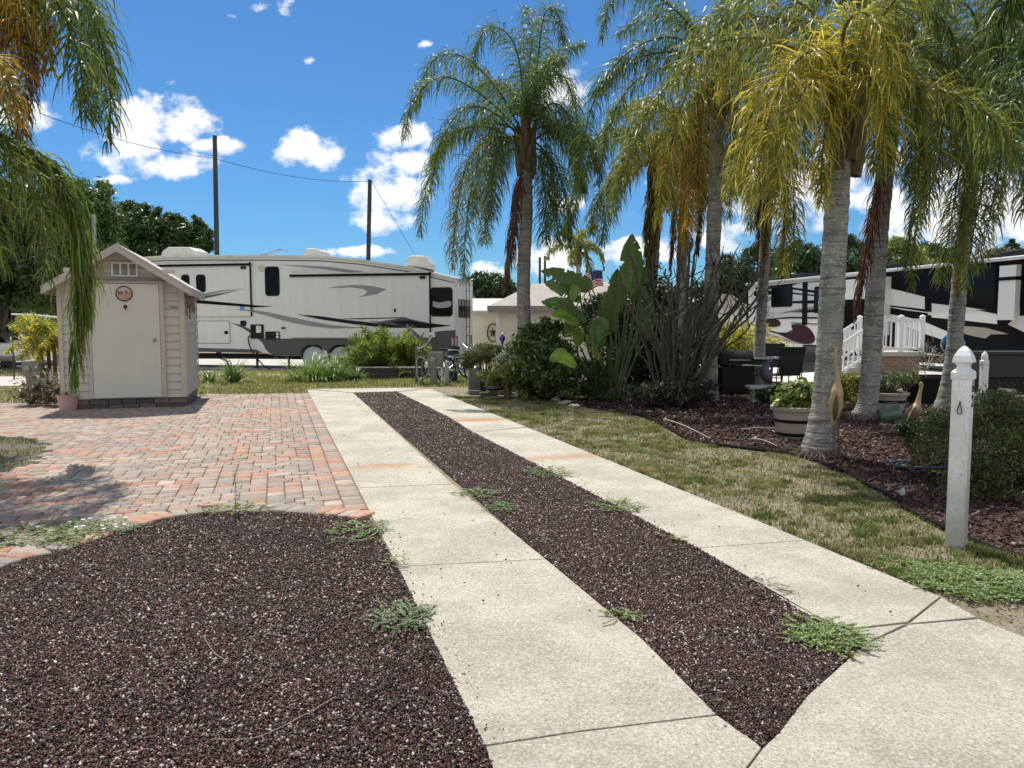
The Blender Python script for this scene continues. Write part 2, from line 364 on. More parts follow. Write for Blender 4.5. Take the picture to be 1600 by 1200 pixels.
def ico():
    p = (1 + 5 ** .5) / 2
    V = nrm(np.array([(-1, p, 0), (1, p, 0), (-1, -p, 0), (1, -p, 0), (0, -1, p), (0, 1, p), (0, -1, -p), (0, 1, -p), (p, 0, -1), (p, 0, 1), (-p, 0, -1), (-p, 0, 1)], float))
    F = np.array([(0, 11, 5), (0, 5, 1), (0, 1, 7), (0, 7, 10), (0, 10, 11), (1, 5, 9), (5, 11, 4), (11, 10, 2), (10, 7, 6), (7, 1, 8), (3, 9, 4), (3, 4, 2), (3, 2, 6), (3, 6, 8), (3, 8, 9), (4, 9, 5), (2, 4, 11), (6, 2, 10), (8, 6, 7), (9, 8, 1)])
    return V, F
OCT = (np.array([(1, 0, 0), (0, 1, 0), (-1, 0, 0), (0, -1, 0), (0, 0, 1), (0, 0, -1.)]), np.array([(0, 1, 4), (1, 2, 4), (2, 3, 4), (3, 0, 4), (1, 0, 5), (2, 1, 5), (3, 2, 5), (0, 3, 5)]))
def sample_poly(poly, n, rng, ymax=99, ymin=-99, dens=None):
    P = np.array(poly); lo = P.min(0); hi = P.max(0); hi[1] = min(hi[1], ymax); lo[1] = max(lo[1], ymin); out = []
    tot = 0
    for _ in range(200):
        q = lo + rng.random((max(n, 2000), 2)) * (hi - lo); q = q[inside(q, P)]
        if dens is not None and len(q): q = q[rng.random(len(q)) < dens(q)]
        out.append(q); tot += len(q)
        if tot >= n: break
    return np.vstack(out)[:n]
def in_view(q, pad=60):
    return np.abs(q[:, 0] / np.maximum(q[:, 1], .1) * FPX) < 800 + pad
def stones(name, poly, n, smin, smax, rng, pal, wts, dens, shape, zb=.004, flat=.38, ymin=1.7, ymax=40, label=None, m=None, zj=.012):
    q = sample_poly(poly, n, rng, ymax, ymin, dens); q = q[in_view(q, 320)]; n = len(q)
    BV, BF = shape; s = smin + (smax - smin) * rng.random(n) ** 2.2 * (1 + .5 * (rng.random(n) > .985)); s = s * (1 + np.clip(q[:, 1] - 5, 0, 12) * .08)
    ax = nrm(rng.normal(size=(n, 3)) * [.35, .35, 1]); a = np.cross(ax, rng.normal(size=(n, 3))); a = nrm(a); b = np.cross(ax, a)
    sc = np.stack([.8 + .5 * rng.random(n), .55 + .35 * rng.random(n), flat * (.6 + .6 * rng.random(n))], 1) * s[:, None]
    J = BV[None] * (1 + .25 * rng.normal(size=(n, len(BV), 1)))
    V = (J[..., 0:1] * a[:, None] * sc[:, None, 0:1] + J[..., 1:2] * b[:, None] * sc[:, None, 1:2] + J[..., 2:3] * ax[:, None] * sc[:, None, 2:3])
    V += np.stack([q[:, 0], q[:, 1], zb + zj * rng.random(n)], 1)[:, None]
    F = BF[None] + (np.arange(n) * len(BV))[:, None, None]
    pal = np.array(pal); ci = rng.choice(len(pal), n, p=wts); C = pal[ci] * (.7 + .6 * rng.random((n, 1))) * (.72 + .75 * fbm(q[:, 0], q[:, 1], 2.3))[:, None]
    C = np.repeat(C, len(BF), 0)
    o = np_mesh(name, V.reshape(-1, 3), F.reshape(-1, 3), m, None, C); o['kind'] = 'stuff'; o['label'] = label; o['category'] = 'gravel'
    return o
rng = np.random.default_rng(11)
M_stone = mat('stone_flakes', None, (.55, .5, .5), rough=.6, attr=True, scale=150, spec=.5)
PAL = [(.023, .009, .005), (.072, .023, .013), (.125, .047, .030), (.22, .155, .13), (.50, .44, .41)]; WT = [.36, .33, .15, .07, .09]
dn = lambda q: np.clip((3.4 / q[:, 1]) ** 1.7, .05, 1)
stones('lava_gravel', BED, 225000, .0042, .0125, rng, PAL, WT, dn, OCT, label='dark maroon lava gravel bed with pale flakes, beside the brick pavers', m=M_stone)
stones('lava_gravel', STRIP, 160000, .0042, .0115, rng, PAL, WT, dn, OCT, label='dark maroon lava gravel strip running between the two concrete tracks', m=M_stone)

for P_, lab in (([(552, 614), (706, 756), (851, 874), (1005, 1002), (1120, 1119), (1190, 1171), (1150, 1172), (1085, 1125), (970, 1003), (820, 876), (680, 757), (535, 614)], 'stray stones kicked onto the right edge of the left concrete track'), ([(621, 887), (757, 1170), (800, 1170), (650, 887), (590, 810), (576, 808)], 'stray stones kicked onto the left edge of the left concrete track'), ([(834, 724), (1088, 856), (1250, 956), (1345, 1009), (1370, 1005), (1275, 950), (1110, 850), (850, 722)], 'stray stones kicked onto the right concrete track')):
    stones('stray_gravel', gp(*P_), 170, .003, .009, rng, PAL, WT, None, OCT, zb=.012, label=lab, m=M_stone, zj=.001)
# ---- brick pavers
def pavers():
    m = bpy.data.materials.new('paver_brick'); m.use_nodes = True; nt = m.node_tree; N = nt.nodes; L = nt.links; P = N['Principled BSDF']
    g = N.new('ShaderNodeNewGeometry'); a = N.new('ShaderNodeAttribute'); a.attribute_name = 'col'; src = a.outputs[0]
    for s, lo, hi, k, c in ((9, .5, .66, .45, (.20, .18, .165)), (160, .5, .66, .6, (.15, .125, .105)), (60, .58, .7, .5, (.62, .58, .54)), (1.1, .5, .66, .5, (.24, .22, .2))):
        n = N.new('ShaderNodeTexNoise'); n.inputs['Scale'].default_value = s; n.inputs['Detail'].default_value = 4; L.new(g.outputs['Position'], n.inputs['Vector'])
        r = N.new('ShaderNodeMapRange'); L.new(n.outputs[0], r.inputs[0]); r.inputs[1].default_value = lo; r.inputs[2].default_value = hi; r.inputs[4].default_value = k
        x = N.new('ShaderNodeMix'); x.data_type = 'RGBA'; L.new(r.outputs[0], x.inputs[0]); L.new(src, x.inputs[6]); x.inputs[7].default_value = (*c, 1); src = x.outputs[2]
    L.new(src, P.inputs['Base Color']); P.inputs['Roughness'].default_value = .85
    b = N.new('ShaderNodeBump'); b.inputs['Strength'].default_value = .5; b.inputs['Distance'].default_value = .006; n = N.new('ShaderNodeTexNoise'); n.inputs['Scale'].default_value = 180; L.new(g.outputs['Position'], n.inputs['Vector'])
    L.new(n.outputs[0], b.inputs['Height']); L.new(b.outputs[0], P.inputs['Normal'])
    PV = gp((479, 616), (577, 806), (540, 801), (430, 793), (330, 796), (250, 805), (190, 820), (140, 837), (70, 858), (0, 876), (-200, 950), (-700, 950), (-700, 640), (-100, 633), (20, 632), (80, 634), (200, 640), (300, 632), (318, 618))
    ISL = gp((-700, 660), (-200, 677), (0, 684), (55, 688), (82, 699), (60, 721), (20, 738), (-60, 768), (-200, 820), (-700, 960))
    sheet('paver_joint_sand', PV, .005, mat('joint_sand', (.09, .075, .06), (.14, .12, .095), rough=1, scale=30))
    r = np.random.default_rng(3); V = []; F = []; C = []
    pal = np.array([(.39, .32, .26), (.46, .385, .31), (.33, .275, .23), (.45, .22, .135), (.50, .29, .19), (.42, .30, .22), (.28, .24, .205)])
    wt = [.23, .17, .15, .14, .12, .12, .07]
    def brick(cx, cy, U, Vv, w, h):
        b = len(V); z1 = .024 + .006 * r.random(); g = .0032; ii = .009
        tx, ty = r.normal(0, .0012, 2)
        for (k, z) in ((0, 0), (g * .2, z1 - .007), (ii * .8, z1)):
            for sx, sy in ((-1, -1), (1, -1), (1, 1), (-1, 1)):
                x = sx * (w / 2 - g - k); y = sy * (h / 2 - g - k); V.append((cx + U[0] * x + Vv[0] * y, cy + U[1] * x + Vv[1] * y, z + (sx * tx + sy * ty if z else 0)))
        fs = [(8, 9, 10, 11)] + [(l * 4 + i, l * 4 + (i + 1) % 4, (l + 1) * 4 + (i + 1) % 4, (l + 1) * 4 + i) for l in (0, 1) for i in range(4)]
        c = pal[r.choice(7, p=wt)] * (.72 + .26 * r.random()) * np.array([1, .97, .93])
        for f in fs: F.append([q + b for q in f]); C.append(c)
    O = G(577, 806)[:2]
    rights = np.array([r_ for r_ in [0]])
    cand = []; v = 0.0
    while v < 17: h = [.105, .155, .215][int(r.integers(3))]; c = O + DRU * -.086 + DRV * (v + h / 2 - 5.0); cand.append((c[0], c[1], .17, h)); v += h
    un = .076; NU, NV = 210, 226; occ = np.zeros((NU, NV), bool); sizes = [(2, 2), (3, 2), (2, 3), (2, 1), (1, 2)]; pr = np.array([.36, .2, .2, .24, 0])
    for a in range(NU):
        for b in range(NV):
            if occ[a, b]: continue
            order = list(r.choice(4, 4, replace=False, p=pr[:4] / pr[:4].sum())) + [4]
            for o_ in order:
                w_, h_ = sizes[o_]
                if a + w_ <= NU and b + h_ <= NV and not occ[a:a + w_, b:b + h_].any(): break
            else: w_ = h_ = 1
            occ[a:a + w_, b:b + h_] = True; c = O + DRU * (-.171 - (a + w_ / 2) * un) + DRV * ((b + h_ / 2) * un - 5.0); cand.append((c[0], c[1], w_ * un, h_ * un))
    q = np.array(cand); ok = inside(q[:, :2], PV) & ~inside(q[:, :2], ISL)
    # right edge of the field follows the drive, so test slightly outward as well
    for (cx, cy, w, h) in q[ok]: brick(cx, cy, DRU, DRV, w, h)
    # soldier border along the gravel bed
    path = catmull([np.array([*p, 0]) for p in gp((577, 808), (540, 803.5), (430, 796.5), (330, 799.5), (250, 808.5), (190, 824), (140, 841), (70, 862), (0, 880), (-200, 955))], 400)[:, :2]
    s = np.r_[0, np.cumsum(np.linalg.norm(np.diff(path, axis=0), axis=1))]
    for t in np.arange(.06, s[-1], .118):
        p = np.array([np.interp(t, s, path[:, i]) for i in (0, 1)]); p2 = np.array([np.interp(t + .01, s, path[:, i]) for i in (0, 1)]); T = nrm(p2 - p); Nn = np.array([-T[1], T[0]])
        if Nn[1] < 0: Nn = -Nn
        brick(*(p - Nn * .02), T, Nn, .116, .2)
    o = np_mesh('brick_paving', V, F, m, None, C); o['kind'] = 'structure'
pavers()

# ---- mulch bed
MUL = gp((744, 606), (800, 612), (895, 634), (1000, 651), (1080, 690), (1250, 715), (1320, 742), (1400, 788), (1460, 822), (1530, 855), (1600, 874), (2300, 1000), (2300, 625), (1600, 622), (1440, 628), (1330, 598), (1140, 600), (740, 590))
M_mul = mat('mulch_base', (.035, .015, .012), (.085, .04, .032), rough=1, scale=45, bump=.8, bscale=60, contrast=1.5)
sheet('mulch_bed', MUL, .008, M_mul)
def chips():
    r = np.random.default_rng(8); d = lambda q: np.clip((8.0 / q[:, 1]) ** 1.2, .1, 1)
    stones('mulch_chips', MUL, 80000, .010, .030, r, [(.024, .012, .009), (.058, .027, .020), (.095, .05, .036), (.17, .115, .085), (.36, .29, .23)], [.36, .28, .2, .11, .05], d, OCT, zb=.012, flat=.28, ymin=4, ymax=22, label='reddish brown wood mulch covering the palm bed', m=mat('chip', None, (.6, .55, .5), attr=True, rough=.95, scale=60), zj=.02)
chips()

# ---- grass
def grass(name, poly, n, h0, h1, w, seed, dens, label, pal, ymin, ymax, lean=.6, excl=()):
    r = np.random.default_rng(seed); q = sample_poly(poly, n, r, ymax, ymin, dens); q = q[in_view(q, 300)]
    for e in excl: q = q[~inside(q, e)]
    n = len(q); h = h0 + (h1 - h0) * r.random(n); a = r.random(n) * 2 * pi; d = np.stack([np.cos(a), np.sin(a), 0 * a], 1); b = r.random(n) * 2 * pi; wv = np.stack([np.cos(b), np.sin(b), 0 * b], 1) * (w * (.6 + .8 * r.random(n)))[:, None]
    ln = (lean * r.random(n) * h)[:, None]; base = np.stack([q[:, 0], q[:, 1], np.full(n, .002)], 1)
    p1 = base + d * ln * .45 + np.array([0, 0, 1]) * (h * .6)[:, None]; p2 = base + d * ln * 1.5 + np.array([0, 0, 1]) * (h * .92)[:, None]
    V = np.stack([base - wv, base + wv, p1 + wv * .8, p1 - wv * .8, p2 + wv * .15, p2 - wv * .15], 1)
    F = np.array([(0, 1, 2, 3), (3, 2, 4, 5)])[None] + (np.arange(n) * 6)[:, None, None]
    pal = np.array(pal); k = fbm(q[:, 0] + 5, q[:, 1], 7.5)[:, None]; i = np.clip(((k[:, 0] - .25) * 2 + .9 * r.random(n) - .42) * len(pal), 0, len(pal) - 1).astype(int)
    C = np.repeat(pal[i] * (.35 + 1.15 * r.random((n, 1))), 2, 0)
    o = np_mesh(name, V.reshape(-1, 3), F.reshape(-1, 4), M_blade, None, C); o['kind'] = 'stuff'; o['label'] = label; o['category'] = 'grass'
M_blade = mat('grass_blade', None, (.7, .75, .6), attr=True, rough=.6, scale=5, trans=.45, spec=.3)
GP = [(.50, .43, .26), (.42, .39, .20), (.32, .32, .12), (.23, .27, .08), (.16, .22, .06)]
LAWN_R = gp((671, 606), (822, 667), (1256, 844), (1469, 933), (1600, 994), (1900, 1110), (2300, 1010), (1600, 876), (1530, 857), (1460, 824), (1400, 790), (1320, 744), (1250, 717), (1080, 692), (1000, 653), (895, 636), (800, 614), (744, 607), (700, 600))
grass('grass', LAWN_R, 105000, .014, .048, .0034, 1, lambda q: np.clip((.5 * fbm(q[:, 0], q[:, 1], 2.2) + .5 * fbm(q[:, 0] + 9, q[:, 1] * 1.3, 8) - .49) * 7, .05, 1) * np.clip((6 / q[:, 1]) ** 1.1, .15, 1), 'patchy half dry grass between the concrete drive and the palm bed', GP, 4, 16)
stones('leaf_litter', LAWN_R, 22000, .002, .012, np.random.default_rng(91), [(.14, .11, .07), (.26, .21, .14), (.42, .36, .26), (.08, .06, .045)], [.25, .3, .3, .15], lambda q: np.clip((5.0 / q[:, 1]) ** 1.3, .1, 1), OCT, zb=.004, flat=.25, ymin=3.5, ymax=16, label='small brown leaf litter scattered over the dry grass', m=MATS['chip'], zj=.008)
GF = [(.32, .34, .09), (.26, .32, .08), (.38, .38, .13), (.46, .42, .2)]
grass('grass', gp((300, 618), (482, 616), (480, 608), (670, 605), (760, 606), (760, 588), (560, 583), (300, 578)), 26000, .03, .09, .008, 2, lambda q: np.clip((fbm(q[:, 0], q[:, 1], .8) - .2) * 4, .15, 1), 'mown lawn strip between the paved area and the long trailer', GF, 14, 26)
grass('grass', gp((-300, 632), (100, 632), (140, 606), (-300, 606)), 7000, .03, .08, .007, 3, None, 'short grass to the left of the aloe bed', GF, 12, 24)
grass('grass', gp((-300, 588), (110, 588), (110, 574), (-300, 574)), 7000, .03, .08, .012, 4, None, 'green grass strip behind the pale path at far left', GF, 20, 32)
grass('grass', gp((-200, 679), (0, 685), (55, 689), (80, 699), (60, 720), (20, 736), (-60, 766), (-200, 815)), 9000, .02, .06, .0035, 5, lambda q: np.clip((fbm(q[:, 0], q[:, 1], 1.5) - .3) * 5, .1, 1), 'sparse grass island cut into the brick pavers at left', GP, 5, 14)
# ================================================================= STRUCTURES
class Plane:
    def __init__(s, O, ang): s.O = np.array(O, float); s.ang = ang; s.u = np.array([cos(ang), sin(ang)]); s.n = np.array([-sin(ang), cos(ang)])
    def lp(s, px, py, off=0.0):      # pixel -> (along, height) on the plane pushed by off along its normal (away from camera)
        d = ray(px, py); P0 = s.O + s.n * off; t = ((P0 - CAM[:2]) @ s.n) / (d[:2] @ s.n); P = CAM + d * t; return ((P[:2] - s.O) @ s.u, P[2])
    def pts(s, L, off=0.0): return [s.lp(*p, off) for p in L]
def rrect(x0, x1, z0, z1, r, k=5):
    o = []
    for cx, cz, a0 in ((x1 - r, z1 - r, 0), (x0 + r, z1 - r, 90), (x0 + r, z0 + r, 180), (x1 - r, z0 + r, 270)):
        for i in range(k + 1): a = R(a0 + 90 * i / k); o.append((cx + r * cos(a), cz + r * sin(a)))
    return o
def decal(mb, pts, off, t=.002): return mb.prism(pts, -off - t, -off, 'y')
def smooth2(pts, n=10):
    q = catmull([(*p, 0) for p in pts], n); return [tuple(x[:2]) for x in q]

# ---------------- shed
M_siding = mat('shed_siding', (.50, .475, .42), (.44, .42, .375), rough=.6, scale=3)
M_trim = mat('shed_trim', (.50, .455, .385), (.43, .39, .33), rough=.65, scale=5)
M_door = mat('shed_door_paint', (.60, .575, .51), (.54, .525, .47), rough=.5, scale=2.2)
M_dark = mat('dark_metal', (.02, .02, .02), rough=.4)
M_black = mat('black_plastic', (.010, .010, .011), (.014, .014, .014), rough=.5, spec=.2)
M_white = mat('white_plastic', (.72, .72, .70), (.6, .6, .57), rough=.4, scale=4)
def shed():
    c = G(290, 637)[:2]; Wd = 1.98; Dp = 2.35; base = c - DRU * Wd
    rt = empty('garden_shed', (base[0], base[1], 0), 'pale beige garden shed with a white door, gable roof and lap siding', 'shed', DANG)
    zb = .2; ze = 2.2; za = 2.83
    mb = MB()   # walls with lap boards
    def boards(x0, x1, z0, z1, face):
        z = z0; k = 0
        while z < z1 - .01:
            zt = min(z + .145, z1) - .009
            if face == 'f': mb.add([(x0, -.022, z), (x1, -.022, z), (x1, 0, zt), (x0, 0, zt), (x0, 0, z), (x1, 0, z)], [(0, 1, 2, 3), (4, 5, 1, 0)])
            elif face == 'r': mb.add([(Wd + .022, x0, z), (Wd + .022, x1, z), (Wd, x1, zt), (Wd, x0, zt), (Wd, x0, z), (Wd, x1, z)], [(0, 1, 2, 3), (4, 5, 1, 0)])
            elif face == 'l': mb.add([(-.016, x0, z), (-.016, x1, z), (0, x1, zt), (0, x0, zt), (0, x0, z), (0, x1, z)], [(0, 3, 2, 1), (4, 0, 1, 5)])
            elif face == 'g':
                w0 = (Wd / 2) * (1 - (z - ze) / (za - ze)); w1 = max((Wd / 2) * (1 - (zt - ze) / (za - ze)), .02)
                mb.add([(Wd / 2 - w0, -.022, z), (Wd / 2 + w0, -.022, z), (Wd / 2 + w1, 0, zt), (Wd / 2 - w1, 0, zt), (Wd / 2 - w0, 0, z), (Wd / 2 + w0, 0, z)], [(0, 1, 2, 3), (4, 5, 1, 0)])
            z = zt + .009
    mb.prism([(0, zb), (Wd, zb), (Wd, ze), (Wd / 2, za), (0, ze)], .002, Dp, 'y')
    boards(0, Wd, zb, ze, 'f'); boards(0, Dp, zb, ze, 'r'); boards(0, Dp, zb, ze, 'l'); boards(0, Wd, ze, za, 'g')
    mb.build('wall', M_siding, rt, fix=False)
    t = MB()
    for x in (-.02, Wd - .05): t2 = MB(); t2.box(x, x + .07, -.034, 0, zb, ze + .02); t2.build('corner_trim', M_trim, rt)
    for y in (-.033, Dp - .07): t2 = MB(); t2.box(Wd + .021, Wd + .036, y, y + .08, zb, ze); t2.build('corner_trim', M_trim, rt)
    t.box(.1, Wd - .1, -.036, -.0, ze + .22, ze + .29); t.build('frieze_board', M_trim, rt)
    rf = MB(); oh = .16; sl = (za - ze) / (Wd / 2); th = .045
    for sx in (-1, 1):
        xe = Wd / 2 + sx * (Wd / 2 + oh); zE = ze - sl * oh
        P = [(Wd / 2, za + .03), (xe, zE + .03), (xe, zE + .03 + th), (Wd / 2, za + .03 + th)]
        rf.prism(P, -.3, Dp + .2, 'y')
    rf.build('roof', mat('shed_roof', (.52, .48, .42), (.42, .39, .34), rough=.8, scale=8), rt)
    fa = MB()
    for sx in (-1, 1):
        xe = Wd / 2 + sx * (Wd / 2 + oh); zE = ze - sl * oh
        fa.prism([(Wd / 2, za + .028), (xe, zE + .028), (xe, zE - .065), (Wd / 2, za - .065)], -.325, -.3, 'y')
        fa.prism([(Wd / 2, za + .0), (xe, zE + .0), (xe, zE - .03), (Wd / 2, za - .03)], -.299, -.018, 'y')
        fa.box(min(xe, xe + sx * .02), max(xe, xe + sx * .02), -.32, Dp + .2, zE - .07, zE + .06)
    fa.build('fascia', M_trim, rt)
    pl = Plane(base, DANG)
    x0, z1 = pl.lp(141, 443); x1, z0 = pl.lp(254, 617); z0 = .215
    d = MB(); d.box(x0, x1, -.06, -.03, z0, z1); door = d.build('door', M_door, rt, bevel=.004)
    f = MB(); f.box(x0 - .07, x0 - .006, -.055, -.017, z0, z1 + .01); f.box(x1 + .006, x1 + .075, -.055, -.017, z0, z1 + .01); f.box(x0 - .07, x1 + .075, -.055, -.017, z1 + .012, z1 + .06)
    f.build('door_frame', M_trim, rt)
    g = MB(); g.box(x0 - .12, x1 + .14, -.1, -.018, z1 + .062, z1 + .08); g.build('drip_cap', mat('drip', (.16, .15, .14), rough=.6), rt)
    kx, kz = pl.lp(243, 531); k = MB(); k.ball((kx, -.115, kz), .03); k.tube([(kx, -.06, kz), (kx, -.11, kz)], .012); k.lathe([(.034, 0), (.034, .006)], (0, 0, 0)) if 0 else None
    k.build('handle', mat('knob_metal', (.35, .33, .30), rough=.3, metal=.9), door, smooth=40)
    # round plaque: red rim, mixed flower colours in the centre
    cx, cz = pl.lp(195, 459); rr = .137; q = MB()
    q.prism([(cx + rr * cos(a * pi / 16), cz + rr * sin(a * pi / 16)) for a in range(32)], -.075, -.062, 'y'); pq = q.build('round_plaque', mat('plaque_rim', (.16, .012, .02), rough=.4), rt)
    q = MB(); q.prism([(cx + rr * .84 * cos(a * pi / 16), cz + rr * .84 * sin(a * pi / 16)) for a in range(32)], -.078, -.0755, 'y'); q.build('plaque_face', mat('plaque_face', (.55, .5, .5), rough=.4), pq)
    r = np.random.default_rng(4); q = MB(); pc = [(.12, .25, .12), (.15, .15, .35), (.45, .25, .4), (.5, .4, .12), (.3, .12, .1), (.6, .6, .6), (.2, .3, .15)]
    for i in range(60):
        a = r.random() * 2 * pi; e = rr * .7 * r.random() ** .5; x = cx + e * cos(a); z = cz + e * sin(a); s = .012 + .012 * r.random()
        q.prism([(x + s * cos(b * pi / 3), z + s * sin(b * pi / 3)) for b in range(6)], -.081 - i * .0001, -.0782, 'y', col=pc[int((z - cz) / rr * 2.5 + 3.5 + r.random()) % 7])
    q.build('plaque_flowers', mat('plaque_paint', None, (.8, .8, .8), attr=True, rough=.5), pq)
    hx, hz = pl.lp(197, 479); q = MB(); q.ball((hx, -.075, hz), .034, .014, .03); q.box(hx - .009, hx + .009, -.08, -.062, hz - .06, hz - .02); q.build('door_knocker', mat('knocker', (.06, .035, .02), rough=.4, metal=.5), rt)
    # vent of three panes
    vx0, vz1 = pl.lp(174, 411); vx1, vz0 = pl.lp(216, 431); v = MB(); w = (vx1 - vx0)
    v.box(vx0, vx1, -.03, -.018, vz0, vz1)
    for i in range(4): x = vx0 + (w - .03) * i / 3; v.box(x, x + .03, -.048, -.0301, vz0, vz1)
    v.box(vx0, vx1, -.046, -.0303, vz0 - .02, vz0 + .006); v.box(vx0, vx1, -.046, -.0303, vz1 - .01, vz1 + .02)
    ve = v.build('gable_vent', M_white, rt); v = MB()
    for i in range(3):
        xa = vx0 + (w - .03) * i / 3 + .032; xb = vx0 + (w - .03) * (i + 1) / 3 - .002; z = vz0 + .012
        while z < vz1 - .015: v.add([(xa, -.044, z), (xb, -.044, z), (xb, -.033, z + .014), (xa, -.033, z + .014)], [(0, 1, 2, 3)]); z += .014
    v.build('vent_louver', mat('louver', (.4, .4, .4), rough=.6), ve, fix=False)
    lx, lz = pl.lp(271, 480); q = MB(); q.tube([(lx - .06, -.045, lz - .005), (lx - .02, -.05, lz + .006), (lx + .03, -.05, lz - .003), (lx + .07, -.045, lz + .004)], .007); q.build('latch', M_dark, rt)
    # block footing
    b = MB(); r = np.random.default_rng(2); x = -.02
    for row, (za_, zb_) in enumerate(((.0, .095), (.1, .19))):
        x = -.02 - .1 * row
        while x < Wd:
            w_ = .2 + .1 * r.random(); cc = [(.16, .15, .14), (.13, .12, .11), (.24, .17, .13), (.1, .1, .1)][int(r.integers(4))]
            b.box(max(x, -.02), min(x + w_, Wd + .02), .0 + .03 * r.random(), .3, za_, zb_, col=cc); x += w_ + .01
    y = .32
    while y < Dp - .2: b.box(Wd - .2, Wd + .0, y, y + .3, 0, .19, col=(.2, .18, .16)); b.box(0, .2, y, y + .3, 0, .19, col=(.2, .18, .16)); y += .32
    b.build('block_footing', mat('footing', None, (.6, .6, .6), attr=True, rough=.95, scale=30, bump=.5), rt, bevel=.004)
    # wind chime on the side wall
    wc = empty('wind_chime', (0, 0, 0), 'small brown wind chime of twigs hanging on the right side of the shed', 'wind chime')
    o = pl.O + pl.u * (Wd + .06) + pl.n * .55; wc.location = (o[0], o[1], 2.0)
    m_ = MB(); r = np.random.default_rng(7)
    m_.tube([(0, 0, .03), (0, 0, .12)], .004); m_.bar((-.02, -.24, .03), (0, .24, .03), .02)
    m_.build('crossbar', mat('chime_wood', (.12, .06, .035), rough=.8), wc); m_ = MB()
    for i in range(16):
        yy = -.24 + .03 * i; zz = -.1 - .28 * r.random(); m_.tube([(0, yy, .02), (.01, yy, zz * .4), (.015, yy + r.normal(0, .02), zz)], [.003, .004, .014], 5)
    m_.build('hanging_piece', mat('chime_bit', (.10, .045, .03), (.22, .18, .14), rough=.7, scale=20), wc)
shed()

